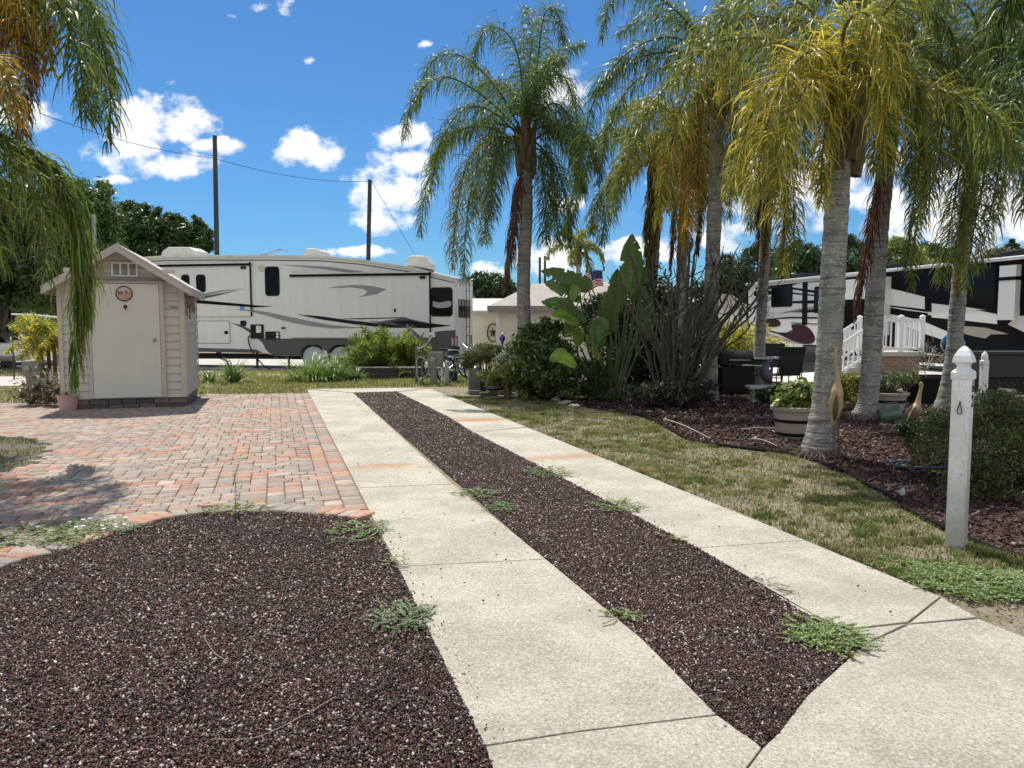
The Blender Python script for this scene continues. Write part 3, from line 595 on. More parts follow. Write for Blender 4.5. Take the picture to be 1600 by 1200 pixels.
# ---------------- fifth wheel trailer
M_rv = mat('trailer_gelcoat', (.70, .70, .645), (.61, .615, .565), rough=.4, scale=1.6, stretch=(3.5, 1, .3), coat=.15)
M_roofw = mat('roof_membrane', (.78, .75, .68), (.5, .48, .42), rough=.7, scale=2)
M_glass = mat('dark_glass', (.002, .002, .002), rough=.1, spec=.16)
M_dgrey = mat('decal_dark_grey', (.085, .083, .078), (.10, .098, .09), rough=.5, spec=.25); M_grey = mat('decal_grey', (.25, .24, .23), (.28, .27, .26), rough=.5, spec=.25)
M_navy = mat('decal_navy', (.012, .015, .024), rough=.5, spec=.15); M_lblk = mat('decal_black', (.005, .005, .006), rough=.5, spec=.12)
M_tyre = mat('tyre_rubber', (.015, .015, .015), (.03, .03, .03), rough=.8)
def trailer():
    O = (-12.9, 27.1); E = (-1.86, 24.9); ang = math.atan2(E[1] - O[1], E[0] - O[0]); L = math.hypot(E[0] - O[0], E[1] - O[1]); pl = Plane(O, ang)
    rt = empty('travel_trailer', (*O, 0), 'long white fifth wheel trailer with grey and black swooshes parked behind the lawn', 'trailer', ang)
    top = pl.pts([(228, 404), (260, 401.5), (310, 401), (420, 401), (500, 402), (560, 407), (640, 419), (712, 436)]); top[0] = (0, top[0][1]); top[-1] = (L, top[-1][1])
    bot = pl.pts([(712, 556), (640, 556), (430, 556), (412, 552), (402, 548), (310, 550), (236, 549)]); bot[0] = (L, bot[0][1])
    arches = []
    poly = list(top) + [bot[0]]
    for cx in (530, 487):
        x, _ = pl.lp(cx, 560); zb = bot[2][1]
        poly += [(x + .55 * cos(a), zb + .42 * sin(a)) for a in np.linspace(0, pi, 9)]
    poly += bot[2:] + [(0, bot[-1][1] + .3)]
    mb = MB(); mb.prism(poly, 0, 2.45, 'y'); body = mb.build('body', M_rv, rt, bevel=.03)
    r = MB(); tp = top; q = [(x, z + .055) for x, z in tp] + [(x, z - .02) for x, z in tp[::-1]]; r.prism(q, -.03, 2.48, 'y'); r.build('roof', M_roofw, rt)
    r = MB(); q = [(x, z - .10) for x, z in tp] + [(x, z - .13) for x, z in tp[::-1]]; r.prism(q, -.012, -.003, 'y'); r.build('roof_trim', M_dgrey, rt)
    # slide-outs
    so = .07
    for (a, b, c, d) in ((222, 393, 416, 494), (455, 672, 431, 528)):
        x0, z1 = pl.lp(a, c); x1, z0 = pl.lp(b, d)
        s = MB(); s.box(x0, x1, -so, .05, z0, z1); sl = s.build('slide_out', M_rv, rt, bevel=.01)
        s = MB(); s.box(x0 - .0, x1 + .07, -so - .06, -so - .001, z1 - .04, z1 + .06); s.box(x1 + .012, x1 + .03, -so, -.002, z0, z1); s.build('seal', M_lblk, sl)
        s = MB(); s.box(x1 - .3, x1 - .12, -so - .05, -so - .001, z1 - .15, z1 - .07); s.build('awning_bracket', M_black, sl)
        s = MB(); s.box(x0, x1 + .02, -so - .066, -so - .061, z1 + .035, z1 + .06); s.build('awning_rail', M_roofw, sl)
        n_ = int((x1 - x0) / .6); s = MB()
        for i in range(1, n_): x = x0 + (x1 - x0) * i / n_; s.box(x, x + .006, -so - .002, -so + .001, z0 + .1, z1 - .12)
        s.build('panel_seam', mat('seam', (.5, .5, .46), rough=.5), sl)
    def D(name, m, P, off=0.0, sm=0):
        d = MB(); q = pl.pts(P, -off)
        if sm: q = smooth2(q, sm)
        decal(d, q, off + .003); return d.build(name, m, rt)
    s2 = so
    D('skirt_stripe', M_dgrey, [(403, 529), (455, 529), (455, 528.6), (640, 528.6), (656, 522), (690, 517), (712, 515.5), (712, 555.5), (548, 555.5), (546, 545), (538, 539), (524, 539), (515, 545), (509, 548), (504, 545), (497, 539), (480, 539), (470, 545), (468, 555.5), (426, 555.5), (416, 547), (410, 536)], 0)
    D('graphic_stripe', M_lblk, [(270, 469), (308, 468.5), (393.5, 476.2), (393.5, 480), (308, 474), (270, 474)], s2); D('graphic_stripe', M_lblk, [(394, 476.5), (428, 479), (394, 480.5)], .0)
    D('graphic_stripe', M_grey, [(260, 470), (308, 461), (345, 453.5), (384, 451.5), (345, 456), (308, 466)], s2)
    D('graphic_stripe', M_dgrey, [(260, 474), (308, 465), (340, 459), (372, 453.5), (340, 462), (308, 469)], s2 + .001)
    D('graphic_stripe', M_grey, [(367, 483.5), (393.5, 484), (393.5, 487), (382, 485.5)], s2); D('graphic_stripe', M_grey, [(394, 484), (420, 488), (454.8, 495.5), (454.8, 504), (425, 496), (394, 487)], 0)
    D('graphic_stripe', M_grey, [(455, 495.5), (480, 501), (520, 508), (572, 512.5), (520, 513.5), (480, 509), (455, 504)], s2)
    D('graphic_stripe', M_navy, [(463, 491), (500, 494), (540, 499.5), (590, 505), (632, 509), (655, 511.5), (672, 511.8), (672, 512.8), (600, 512), (555, 507), (500, 499)], s2)
    D('graphic_stripe', M_dgrey, [(575, 501), (592, 502.5), (632, 496.5), (672, 505), (672, 511.5), (632, 510), (592, 505)], s2 + .001); D('graphic_stripe', M_navy, [(610, 502), (640, 500.5), (672, 506), (672, 512), (640, 511), (622, 507)], s2 + .002)
    D('graphic_stripe', M_navy, [(672.5, 505), (707, 509), (672.5, 512.3)], 0)
    D('graphic_stripe', M_dgrey, [(528, 498), (560, 497), (633, 495.5), (640, 497), (560, 499)], s2)
    D('crescent_graphic', M_grey, [(510, 450.5), (530, 447), (555, 445), (580, 446.5), (604, 452), (588, 460), (560, 464.5), (570, 460), (574, 455), (566, 451), (545, 449)], s2)
    D('graphic_stripe', M_grey, [(435, 413.5), (480, 415), (515, 417), (575, 425.5), (545, 426), (500, 420)], 0)
    D('graphic_stripe', M_dgrey, [(360, 504), (378, 508), (392, 515), (392, 521), (378, 512)], 0)
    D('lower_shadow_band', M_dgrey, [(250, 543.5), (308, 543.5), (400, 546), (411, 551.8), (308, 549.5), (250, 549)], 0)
    def win(a, b, c, d, off=0.0, rr=.09, frame=True, nm='window'):
        x0, z1 = pl.lp(a, c, -off); x1, z0 = pl.lp(b, d, -off); w = MB(); w.prism(rrect(x0 - .02, x1 + .02, z0 - .02, z1 + .02, rr + .02), -off - .016, -off - .001, 'y')
        fr = w.build(nm, M_black if frame else M_rv, rt); w = MB(); w.prism(rrect(x0 + .02, x1 - .02, z0 + .02, z1 - .02, rr), -off - .02, -off - .0165, 'y'); w.build('pane', M_glass if frame else M_rv, fr); return fr, (x0, x1, z0, z1)
    win(307, 321, 430, 456, so); win(414.5, 436.5, 417.5, 461.5); f, (a, b, c, d) = win(673.5, 706.5, 450, 493.5)
    w = MB(); w.prism(smooth2([(a + .06, c + .48), (a + .3, c + .43), (b - .06, c + .48), (b - .06, c + .3), (a + .3, c + .25), (a + .06, c + .3)], 20), -.0225, -.0205, 'y'); w.build('blind', mat('blind', (.35, .35, .34), rough=.4), f)
    win(284, 296, 430, 456, so)
    # hatches and fixtures
    x0, z1 = pl.lp(309, 502); x1, z0 = pl.lp(359.5, 536); w = MB(); w.prism(rrect(x0, x1, z0, z1, .05), -.012, -.001, 'y'); h = w.build('storage_hatch', M_rv, rt)
    w = MB(); w.prism(rrect(x0 - .02, x1 + .02, z0 - .02, z1 + .02, .06), -.004, -.0008, 'y'); w.build('hatch_seal', M_dgrey, h)
    def bx(nm, a, b, c, d, m, t=.03, par=None, rr=.03):
        x0, z1 = pl.lp(a, c); x1, z0 = pl.lp(b, d); w = MB(); w.prism(rrect(x0, x1, z0, z1, min(rr, (x1 - x0) / 3, (z1 - z0) / 3)), -t, -.002, 'y'); return w.build(nm, m, par or rt)
    bx('latch', 351, 357, 517, 522, M_black, .03, h); bx('power_inlet', 376, 385, 501, 509, M_black)
    cp = bx('utility_hatch', 392, 412.5, 507, 529, M_black, .04); bx('notice', 401, 409, 509, 520, M_white, .044, cp)
    wp = bx('water_panel', 415, 437.5, 518, 530, M_black, .03); bx('valve', 432, 436, 519.5, 524, M_white, .036, wp); bx('valve', 432, 436, 524.6, 528.5, M_white, .036, wp)
    bx('sticker', 376.5, 384, 478, 485.5, mat('sticker_blue', (.10, .28, .65), rough=.4), so + .004); bx('vent_cap', 440, 446, 511, 514, M_dark); bx('slide_latch', 617, 620, 482, 488, M_dark, so + .02)
    w = MB(); x, z = pl.lp(408, 419); w.prism([(x + .115 * cos(i * pi / 10), z + .115 * sin(i * pi / 10)) for i in range(20)], -.02, -.002, 'y'); w.build('round_speaker', mat('cream_plastic', (.55, .52, .38), rough=.5), rt, bevel=.006)
    # wheels
    for cx in (487, 530):
        x, _ = pl.lp(cx, 560); w = MB(); M0 = Matrix.Translation((x, .28, .40)) @ Matrix.Rotation(pi / 2, 4, 'X'); w.M = M0
        w.lathe([(.22, -.12), (.37, -.12), (.40, -.08), (.40, .08), (.37, .12), (.22, .12)], n=28); wh = w.build('wheel', M_tyre, rt, smooth=35)
        w = MB(); w.M = M0; w.lathe([(.385, .122), (.39, .13), (.30, .155), (.1, .17), (.01, .172)], n=28); w.build('wheel_cover', mat('wheel_cover', (.42, .47, .43), (.5, .54, .5), rough=.6), wh, smooth=40)
    # arch dark insides
    w = MB(); x, _ = pl.lp(487, 560); x2, _ = pl.lp(530, 560); w.box(x - .9, x2 + .9, .5, .52, .32, 1.15); w.box(.8, L - .3, .6, 1.9, .32, .46); w.build('chassis', M_tyre, rt)
    for px in (395, 445): x, z = pl.lp(px, 552); w = MB(); w.box(x - .03, x + .03, .25, .31, 0, z + .1); w.box(x - .1, x + .1, .18, .38, 0, .03); w.build('stabiliser_leg', M_tyre, rt)
    x, z = pl.lp(391, 524); w = MB(); w.tube(smooth3([(x, -.03, z), (x - .02, -.1, z - .12), (x + .15, -.2, z - .5), (x + .6, -.35, .2), (x + 1.0, -.5, .02)], 16), .022); w.build('power_cord', M_black, rt)
    # rear face: ladder, lights, vent
    w = MB()
    zr = top[-1][1]
    for y in (1.15, 1.55): w.tube([(L + .1, y, .75), (L + .1, y, zr + .05), (L - .02, y, zr + .22), (L - .2, y, zr + .22)], .014, 6)
    for i in range(8): w.tube([(L + .1, 1.15, .85 + .3 * i), (L + .1, 1.55, .85 + .3 * i)], .012, 6)
    w.build('ladder', M_black, rt)
    w = MB(); w.box(L + .001, L + .02, .5, 2.0, 1.75, 2.35); w.build('rear_window', M_glass, rt)
    w = MB(); w.box(L, L + .16, .05, 2.4, .42, .55); w.build('bumper', M_dgrey, rt)
    for y in (.2, 2.1): w = MB(); w.box(L + .001, L + .03, y, y + .14, .85, 1.15); w.build('tail_light', mat('lens_red', (.25, .02, .02), rough=.2), rt)
    # roof gear: three air conditioners, antenna, vent
    for (a, b, h, s) in ((259, 315, .32, 0), (480, 507, .26, 1), (637, 675, .38, 0)):
        x0, _ = pl.lp(a, 400, 1.0); x1, _ = pl.lp(b, 400, 1.0); zz = np.interp((x0 + x1) / 2, [p[0] for p in top], [p[1] for p in top]) + .05
        dz = np.interp(x1, [p[0] for p in top], [p[1] for p in top]) - np.interp(x0, [p[0] for p in top], [p[1] for p in top])
        w = MB(); m_ = .1 * (x1 - x0); w.prism([(x0, zz + .05 - dz / 2 * .6), (x0 + m_ * .5, zz + h * .75), (x0 + 2 * m_, zz + h + .05), (x1 - 2 * m_, zz + h + .03), (x1, zz + h * (.8 if s else .6) + dz / 2), (x1, zz + .05 + dz / 2)], .7, 1.45, 'y')
        ac = w.build('air_conditioner', mat('ac_shroud', (.62, .61, .57), (.5, .49, .45), rough=.5), rt, bevel=.04)
        w = MB(); w.prism([(x0 + .06, zz - .06 - dz / 2), (x1 - .06, zz - .06 + dz / 2), (x1 - .06, zz + .06 + dz / 2), (x0 + .06, zz + .06 - dz / 2)], .75, 1.4, 'y'); w.build('base_gasket', M_black, ac)
    x, _ = pl.lp(388, 397, .8); zz = top[3][1]; w = MB(); w.ball((x, .8, zz + .05), .22, .22, .1); w.build('roof_dome', M_navy, rt, smooth=60)
    x, _ = pl.lp(412, 395, .8); w = MB(); w.box(x - .08, x + .08, .7, .9, zz + .04, zz + .17); w.bar((x, .8, zz + .14), (x + .62, .8, zz + .32), .03); w.bar((x + .55, .8, zz + .32), (x + .9, .8, zz + .27), .03, .02); w.bar((x + .25, .8, zz + .13), (x + .7, .8, zz + .31), .02); w.build('tv_antenna', mat('antenna', (.38, .38, .38), rough=.4, metal=.5), rt)
def smooth3(p, n): return [tuple(q) for q in catmull(p, n)]
trailer()

# ---------------- big motorhome at right
M_cream = mat('coach_cream', (.70, .69, .64), (.64, .63, .585), rough=.35, scale=1, coat=.2)
M_cblk = mat('coach_black', (.004, .004, .005), rough=.45, spec=.12); M_maroon = mat('coach_maroon', (.035, .006, .01), (.03, .005, .008), rough=.3, spec=.25)
def coach():
    O = GY(1166, 36)[:2]; E = GY(1600, 21.5)[:2]; v = nrm(E - O); ang = math.atan2(v[1], v[0]); L = np.linalg.norm(E - O) + 1.6; pl = Plane(O, ang)
    rt = empty('motorhome', (*O, 0), 'large cream motorhome with black and maroon swooshes behind the patio chairs', 'motorhome', ang)
    zt = 3.38; zb = .52
    mb = MB(); mb.box(0, L, 0, 2.5, zb, zt); mb.build('body', M_cream, rt, bevel=.06)
    def D(nm, m, P, off=0.0, t=.002, sm=0):
        q = pl.pts(P, -off)
        if sm: q = smooth2(q, sm)
        q = [(min(max(a, .01), L - .01), min(max(b, zb + .01), zt - .01)) for a, b in q]
        d = MB(); decal(d, q, off + .003, t); return d.build(nm, m, rt)
    w = MB(); w.tube([(.1, -.09, zt - .0), (L, -.09, zt - .0)], .06, 10); w.build('awning', mat('awning_metal', (.6, .6, .58), rough=.3, metal=.3), rt, smooth=50)
    w = MB(); w.box(.05, L, -.03, 2.53, zt - .02, zt + .06); w.build('roof', M_roofw, rt)
    for (px, ww) in ((1250, 1.0), (1395, 1.0), (1585, 1.3)):
        x, _ = pl.lp(px, 420, .8); w = MB(); w.prism([(x - ww * .5, zt + .05), (x - ww * .38, zt + .3), (x + ww * .3, zt + .34), (x + ww * .5, zt + .05)], .7, 1.5, 'y'); w.build('air_conditioner', M_black, rt, bevel=.05)
    D('rear_stripe', M_cblk, [(1165, 447), (1169.5, 446), (1169.5, 508), (1165, 508)])
    D('paint_band', M_cblk, [(1180, 449), (1285, 438), (1345, 431), (1345, 437), (1285, 440), (1250, 442), (1235, 447), (1205, 452), (1181, 452)], .001)
    D('paint_band', M_cblk, [(1178, 455), (1207, 454), (1207, 460), (1178, 463)])
    D('paint_band', M_cblk, [(1238, 449), (1285, 455.5), (1345, 462), (1345, 466), (1285, 460), (1238, 452)], .001)
    D('paint_band', M_cblk, [(1238, 457), (1275, 461), (1275, 463), (1238, 459.5)]); D('paint_band', M_cblk, [(1238, 470.5), (1275, 469), (1275, 474.5), (1238, 474)])
    D('paint_band', M_lblk, [(1235, 488), (1255, 486), (1280, 483), (1280, 488), (1255, 488.5)], .0); D('paint_band', M_dgrey, [(1215, 491), (1240, 485), (1280, 481), (1280, 484), (1240, 487)], -.001)
    D('paint_band', M_grey, [(1180, 468), (1205, 463), (1208, 468), (1190, 474)]); D('paint_band', M_grey, [(1215, 490), (1260, 480), (1280, 478), (1280, 480), (1250, 484)], -.0005)
    D('slide_edge', M_cblk, [(1254, 441), (1262, 440), (1261, 508), (1253, 508)], .01)
    D('swoosh', M_maroon, [(1181, 504.5), (1195, 500), (1208, 498.5), (1216, 500), (1220, 506), (1216, 510), (1205, 511), (1192, 508)], .001, sm=40)
    D('swoosh_outline', M_cblk, [(1180, 504), (1200, 498), (1235, 495), (1278, 495.5), (1345, 500), (1345, 503), (1278, 498), (1235, 497.6), (1205, 499), (1190, 502.5)], .0)
    D('swoosh', M_maroon, [(1213, 520.5), (1232, 521), (1238, 516), (1237, 507.5), (1250, 506.5), (1262, 511), (1271, 521), (1273.5, 531), (1268, 536.5), (1255, 537), (1238, 532)], .002, sm=60)
    D('swoosh_outline', M_cblk, [(1168, 503.8), (1180, 507), (1200, 515), (1215, 519.3), (1230, 519.7), (1236.5, 515.5), (1238, 517), (1232, 521.5), (1215, 521.6), (1198, 517), (1180, 509.5), (1168, 505.5)], .0005)
    D('swoosh_outline', M_cblk, [(1236, 503.5), (1300, 507), (1345, 510), (1345, 511.5), (1300, 508.5), (1236, 505)], .0)
    D('paint_band', M_grey, [(1169, 511), (1190, 518), (1235, 531), (1278, 539.5), (1278, 542), (1235, 535), (1190, 524), (1169, 514)], -.001)
    for a in (1195, 1229, 1240, 1268): D('compartment_seam', M_dgrey, [(a, 522 + (a - 1195) * .2), (a + .7, 522 + (a - 1195) * .2), (a + .7, 541.5), (a, 541.5)], -.002)
    for a in (1174.5, 1188): D('latch', M_cblk, [(a, 523.5), (a + 2.3, 523.5), (a + 2.3, 528), (a, 528)], .01)
    D('side_marker', mat('lens_red', (.3, .02, .02)), [(1183, 504), (1186, 504), (1186, 509), (1183, 509)], .02)
    def win(a, b, c, d, off=0.0):
        x0, z1 = pl.lp(a, c, -off); x1, z0 = pl.lp(b, d, -off); z1 = min(z1, zt - .1); w = MB(); w.prism(rrect(x0, x1, z0, z1, .1), -off - .02, -off - .001, 'y'); f = w.build('window', M_cblk, rt)
        w = MB(); w.prism(rrect(x0 + .05, x1 - .05, z0 + .05, z1 - .05, .07), -off - .024, -off - .0205, 'y'); w.build('pane', M_glass, f)
    win(1206, 1238, 449, 479); win(1273, 1283, 448, 489); win(1314, 1345, 455, 511, .002)
    # cursive lettering, too small to read
    x, z = pl.lp(1192, 490); r = np.random.default_rng(1); w = MB()
    for P in ([(0, 0), (.12, .03), (.2, -.03), (.3, .03), (.4, -.02), (.52, .08), (.62, .4), (.7, .42), (.66, .2), (.55, -.02), (.6, -.1), (.75, .02), (.9, .05), (1.0, -.02), (1.15, .03), (1.25, -.05), (1.15, -.12)], [(.05, -.3), (.3, -.22), (.5, -.22), (.62, -.1), (.75, -.22), (.9, -.2), (1.15, -.18)]):
        w.tube([(x + a * .75, -.006, z + b * .75) for a, b in smooth2(P, 60)], .008, 4)
    w.build('script_lettering', M_cblk, rt)
    # slide-out in the middle and front part (black paint)
    x0, _ = pl.lp(1310, 500); x1, _ = pl.lp(1377, 500, -.35); w = MB(); w.box(x0, x1, -.35, -.001, 1.15, zt - .22); s = w.build('slide_out', M_cream, rt)
    w = MB(); w.box(x1 - .16, x1 + .02, -.372, -.352, 1.15, zt - .2); w.build('slide_trim', M_white, s)
    w = MB(); w.box(x0 + .4, x1 - .6, -.37, -.351, 1.35, zt - .95); w.build('slide_window', M_glass, s)
    w = MB(); w.box(x1 - .5, x1 - .18, -.36, -.351, 1.15, zt - .22); w.build('slide_edge', M_cblk, s)
    D('black_paint', M_cblk, [(1379, 425), (1660, 384), (1660, 480), (1660, 600), (1560, 600), (1480, 560), (1380, 540)], .002)
    C = lambda P, o=.004, m=M_cream: D('cream_panel', m, P, o)
    C([(1383, 449), (1410, 455), (1445, 464), (1445, 483), (1410, 479), (1383, 476)]); C([(1456, 474), (1500, 479), (1558, 491), (1558, 506.5), (1500, 500), (1456, 496)])
    C([(1383, 490), (1410, 494), (1440, 501), (1480, 518), (1480, 533), (1440, 520), (1410, 507), (1383, 500)]); C([(1383, 478.5), (1410, 482), (1445, 487), (1470, 492), (1445, 488.5), (1410, 484)], .005)
    C([(1588, 494), (1620, 492), (1660, 490), (1660, 540), (1620, 528), (1575, 507)]); C([(1450, 487), (1482, 490), (1482, 495), (1450, 492)], .005)
    M_tan = mat('coach_tan', (.36, .33, .26), rough=.3, coat=.4); D('tan_panel', M_tan, [(1497, 508.5), (1540, 512), (1576, 522), (1548, 522.5), (1540, 529), (1520, 525), (1497, 519)], .005); C([(1500, 482.5), (1542, 484.5), (1500, 478.5)], .006)
    x0, z0 = pl.lp(1558, 500, -.2); x1, _ = pl.lp(1584, 500, -.2); w = MB(); w.box(x0, x1, -.2, -.001, z0, zt - .2); s = w.build('front_column', M_cream, rt); w = MB(); w.box(x0 - .01, x1 + .01, -.205, -.0015, zt - .62, zt - .52); w.build('column_band', M_cblk, s)
    win(1504, 1556, 414, 478, .004); win(1588, 1640, 414, 480, .004)
    for px in (1310, 1590):
        x, _ = pl.lp(px, 540); w = MB(); w.M = Matrix.Translation((x, .3, .5)) @ Matrix.Rotation(pi / 2, 4, 'X'); w.lathe([(.3, -.14), (.47, -.14), (.5, -.08), (.5, .1), (.46, .14), (.2, .12)], n=26); w.build('wheel', M_tyre, rt, smooth=35)
    w = MB(); w.box(.3, L - .3, .5, 2.3, .25, zb); w.build('chassis', M_tyre, rt)
coach()

# ---------------- houses
def lapwall(mb, x0, x1, z0, z1, y=0, p=.12):
    z = z0
    while z < z1 - .01:
        zt = min(z + p, z1); mb.add([(x0, y - .014, z), (x1, y - .014, z), (x1, y, zt), (x0, y, zt), (x0, y, z), (x1, y, z)], [(0, 1, 2, 3), (4, 5, 1, 0)]); z = zt
M_house = mat('house_siding', (.66, .63, .52), (.60, .575, .475), rough=.7, scale=2)
M_hroof = mat('house_roof', (.34, .305, .26), (.27, .245, .21), rough=.8, scale=2)
def house_main():
    O = GY(776, 28)[:2]; rt = empty('house', (*O, 0), 'cream house with lap siding and a pale hip roof behind the palm trunk', 'house'); L = 6.5; D_ = 6.5; ze = 2.18
    w = MB(); w.box(0, L, .003, D_, 0, ze); lapwall(w, 0, L, .1, ze); w.build('wall', M_house, rt, fix=False)
    w = MB(); h = 3.12; o = .3; w.add([(-o, -o, ze), (L + o, -o, ze), (L + o, D_ + o, ze), (-o, D_ + o, ze), (1.4, 2.4, h), (L - .2, 2.4, h + .12), (L - .2, 4, h + .12), (1.4, 4, h)], [(0, 1, 5, 4), (1, 2, 6, 5), (2, 3, 7, 6), (3, 0, 4, 7), (4, 5, 6, 7), (3, 2, 1, 0)]); w.build('roof', M_hroof, rt)
    w = MB(); w.box(-o - .02, L + o + .02, -o - .03, -o - .002, ze - .16, ze + .01); w.box(-o - .03, -o - .002, -o, D_ + o, ze - .16, ze + .01); w.build('gutter', mat('gutter', (.25, .24, .22), rough=.5), rt)
    w = MB(); w.box(-.02, .1, -.03, -.0145, 0, ze); w.build('corner_trim', M_white, rt)
    pl = Plane(O, 0)
    x, z = pl.lp(850, 521)
    return rt
house_main()
def house_small():
    O = GY(735, 31)[:2]; rt = empty('house', (*O, 0), 'low cream outbuilding with a white metal roof between the trailer and the cream house', 'outbuilding'); L = 1.6; ze = 1.5 + 20 / 1202 * 31
    w = MB(); w.box(0, L, .003, 4, 0, ze); lapwall(w, 0, L, .1, ze); w.build('wall', M_house, rt, fix=False)
    w = MB(); w.add([(-.3, -.25, ze), (L + .1, -.25, ze), (L + .1, 2, ze + .55), (-.3, 2, ze + .55), (-.3, -.25, ze + .06), (L + .1, -.25, ze + .06), (L + .1, 2, ze + .62), (-.3, 2, ze + .62)], [(0, 1, 2, 3), (4, 5, 6, 7), (0, 1, 5, 4), (1, 2, 6, 5), (2, 3, 7, 6), (3, 0, 4, 7)]); w.build('roof', mat('white_roof', (.5, .5, .48), rough=.5), rt)
    pl = Plane(O, 0); x, z = pl.lp(770, 520); c = tag(bpy.data.objects.new('wall_ornament', None), 'round dark metal ring ornament with a star hanging on the outbuilding wall', 'wall ornament'); COL.objects.link(c); c.location = (O[0] + x, O[1] - .05, z)
    w = MB(); w.tube([(.36 * .6 * cos(a), 0, .36 * sin(a)) for a in np.linspace(0, 2 * pi, 25)], .022, 6); w.build('ring', M_dark, c); w = MB(); w.prism([((.22 if i % 2 == 0 else .09) * .7 * sin(i * pi / 5), (.22 if i % 2 == 0 else .09) * cos(i * pi / 5)) for i in range(10)], -.01, .01, 'y'); w.build('star', M_dark, c)
house_small()
def far_wall(name, px0, px1, py0, Y, lab):
    O = GY(px0, Y)[:2]; rt = empty('house', (*O, 0), lab, 'house'); L = (px1 - px0) / FPX * Y; ze = 1.5 + (508 - py0) / FPX * Y
    w = MB(); w.box(0, L, .003, 6, 0, ze); lapwall(w, 0, L, .1, ze, p=.2); w.build('wall', mat(name, (.6, .58, .52), (.5, .5, .46), rough=.7), rt, fix=False); w = MB(); w.prism([(-.3, ze), (L + .3, ze), (L - 1, ze + .8), (1, ze + .8)], -.3, 6.3, 'y'); w.build('roof', M_hroof, rt)
far_wall('far_house_a', 1075, 1165, 482, 44, 'distant low white house glimpsed between the bare branches left of the motorhome')

# ---------------- utility poles and wires
M_pole = mat('pole_wood', (.055, .065, .055), (.035, .04, .035), rough=.9, scale=8, stretch=(1, 1, .1))
def pole(px, py, Y, r, lab, dx=0, nm='utility_pole', cat='pole', m=None, group=None):
    b = GY(px + dx, Y); t = A(px, py, Y); rt = empty(nm, b, lab, cat, group=group); w = MB(); w.tube([b, (b + t) / 2, t], [r, r * .92, r * .82], 10); wpart(w, 'shaft', m or M_pole, rt, smooth=50); return t
def wire(a, b, sag, lab, r=.012, n=24):
    a = np.array(a, float); b = np.array(b, float); P = [a + (b - a) * t - np.array([0, 0, sag * 4 * t * (1 - t)]) for t in np.linspace(0, 1, n)]; w = MB(); w.tube(P, r, 5); o = w.build('power_line', M_dark, None, origin=a); o.location = a; tag(o, lab, 'wire')
t1 = pole(335.5, 212, 36, .12, 'tall bare wooden utility pole rising behind the left half of the long trailer', 5); t2 = pole(578, 281, 46, .14, 'dark utility pole rising behind the right half of the long trailer', -6)
a0 = A(60, 176, 30); a1 = A(334, 247, 36.2); wire(a0, a1, .25, 'thin power line running left from the left utility pole'); wire(a1, A(578, 283, 46.2), .35, 'thin power line strung between the two utility poles'); wire(A(581, 284, 46.2), A(655, 410, 44), .0, 'thin guy wire slanting down right from the right pole', .011)
pole(843.5, 402, 70, .13, 'left one of two thin distant poles right of the tall centre palm', group='distant twin poles'); pole(851.5, 400, 70, .13, 'right one of two thin distant poles right of the tall centre palm', group='distant twin poles')
pole(146.5, 335, 30, .1, 'slim pale grey pole in front of the trees behind the shed', nm='metal_pole', m=mat('pole_grey', (.34, .36, .36), rough=.5))

# ---------------- porch with white railing
def porch():
    Y = 21.6; O = GY(1376, Y)[:2]; rt = empty('porch', (*O, 0), 'raised brick porch with white railings and steps beside the motorhome', 'porch'); s = FPX / Y
    L = 70 / s; zf = 1.5 - 42 / s; Dd = 1.3
    b = MB(); b.box(0.08, L - .1, .06, Dd, 0, zf - .12); b.build('brick_base', brick_mat(), rt)
    b = MB(); b.box(0, L, 0, Dd + .05, zf - .118, zf); b.build('deck', mat('deck_board', (.45, .42, .38), rough=.7), rt)
    def rail(p0, p1, h=.9, sp=.125, posts=(1, 1), nm='railing'):
        p0 = np.array(p0, float); p1 = np.array(p1, float); u = np.array([0, 0, 1.]); w = MB(); w.bar(p0 + u * h, p1 + u * h, .05, .07); w.bar(p0 + u * .1, p1 + u * .1, .045, .06); n = int(np.linalg.norm((p1 - p0)[:2]) / sp)
        for i in range(1, n): q = p0 + (p1 - p0) * i / n; w.bar(q + u * .1, q + u * h, .035)
        o = w.build(nm, M_rail, rt)
        for k, q in zip(posts, (p0, p1)):
            if k: w = MB(); w.bar(q - u * .1, q + u * (h + .08), .11); w.lathe([(.085, 0), (.085, .025), (.05, .05), (.0, .07)], q + u * (h + .08), n=4); w.build('post', M_rail, rt)
    rail((.06, .06, zf), (L * .48, .06, zf)); rail((L * .48, .06, zf), (L - .06, .06, zf), posts=(0, 1)); rail((L - .06, .06, zf), (L - .06, Dd, zf), posts=(0, 1))
    xs = -62 / s
    rail((.0, .08, zf), (xs, .08, .02), posts=(0, 1)); rail((.0, Dd, zf), (xs, Dd, .02), posts=(1, 1))
    st = MB(); n = 4
    for i in range(n): st.box(xs * (i + 1) / n, xs * i / n - .0, .14, Dd - .05, 0, zf * (n - i) / (n + 1) - .0)
    st.build('step', mat('step_concrete', (.4, .38, .35), rough=.9), rt)
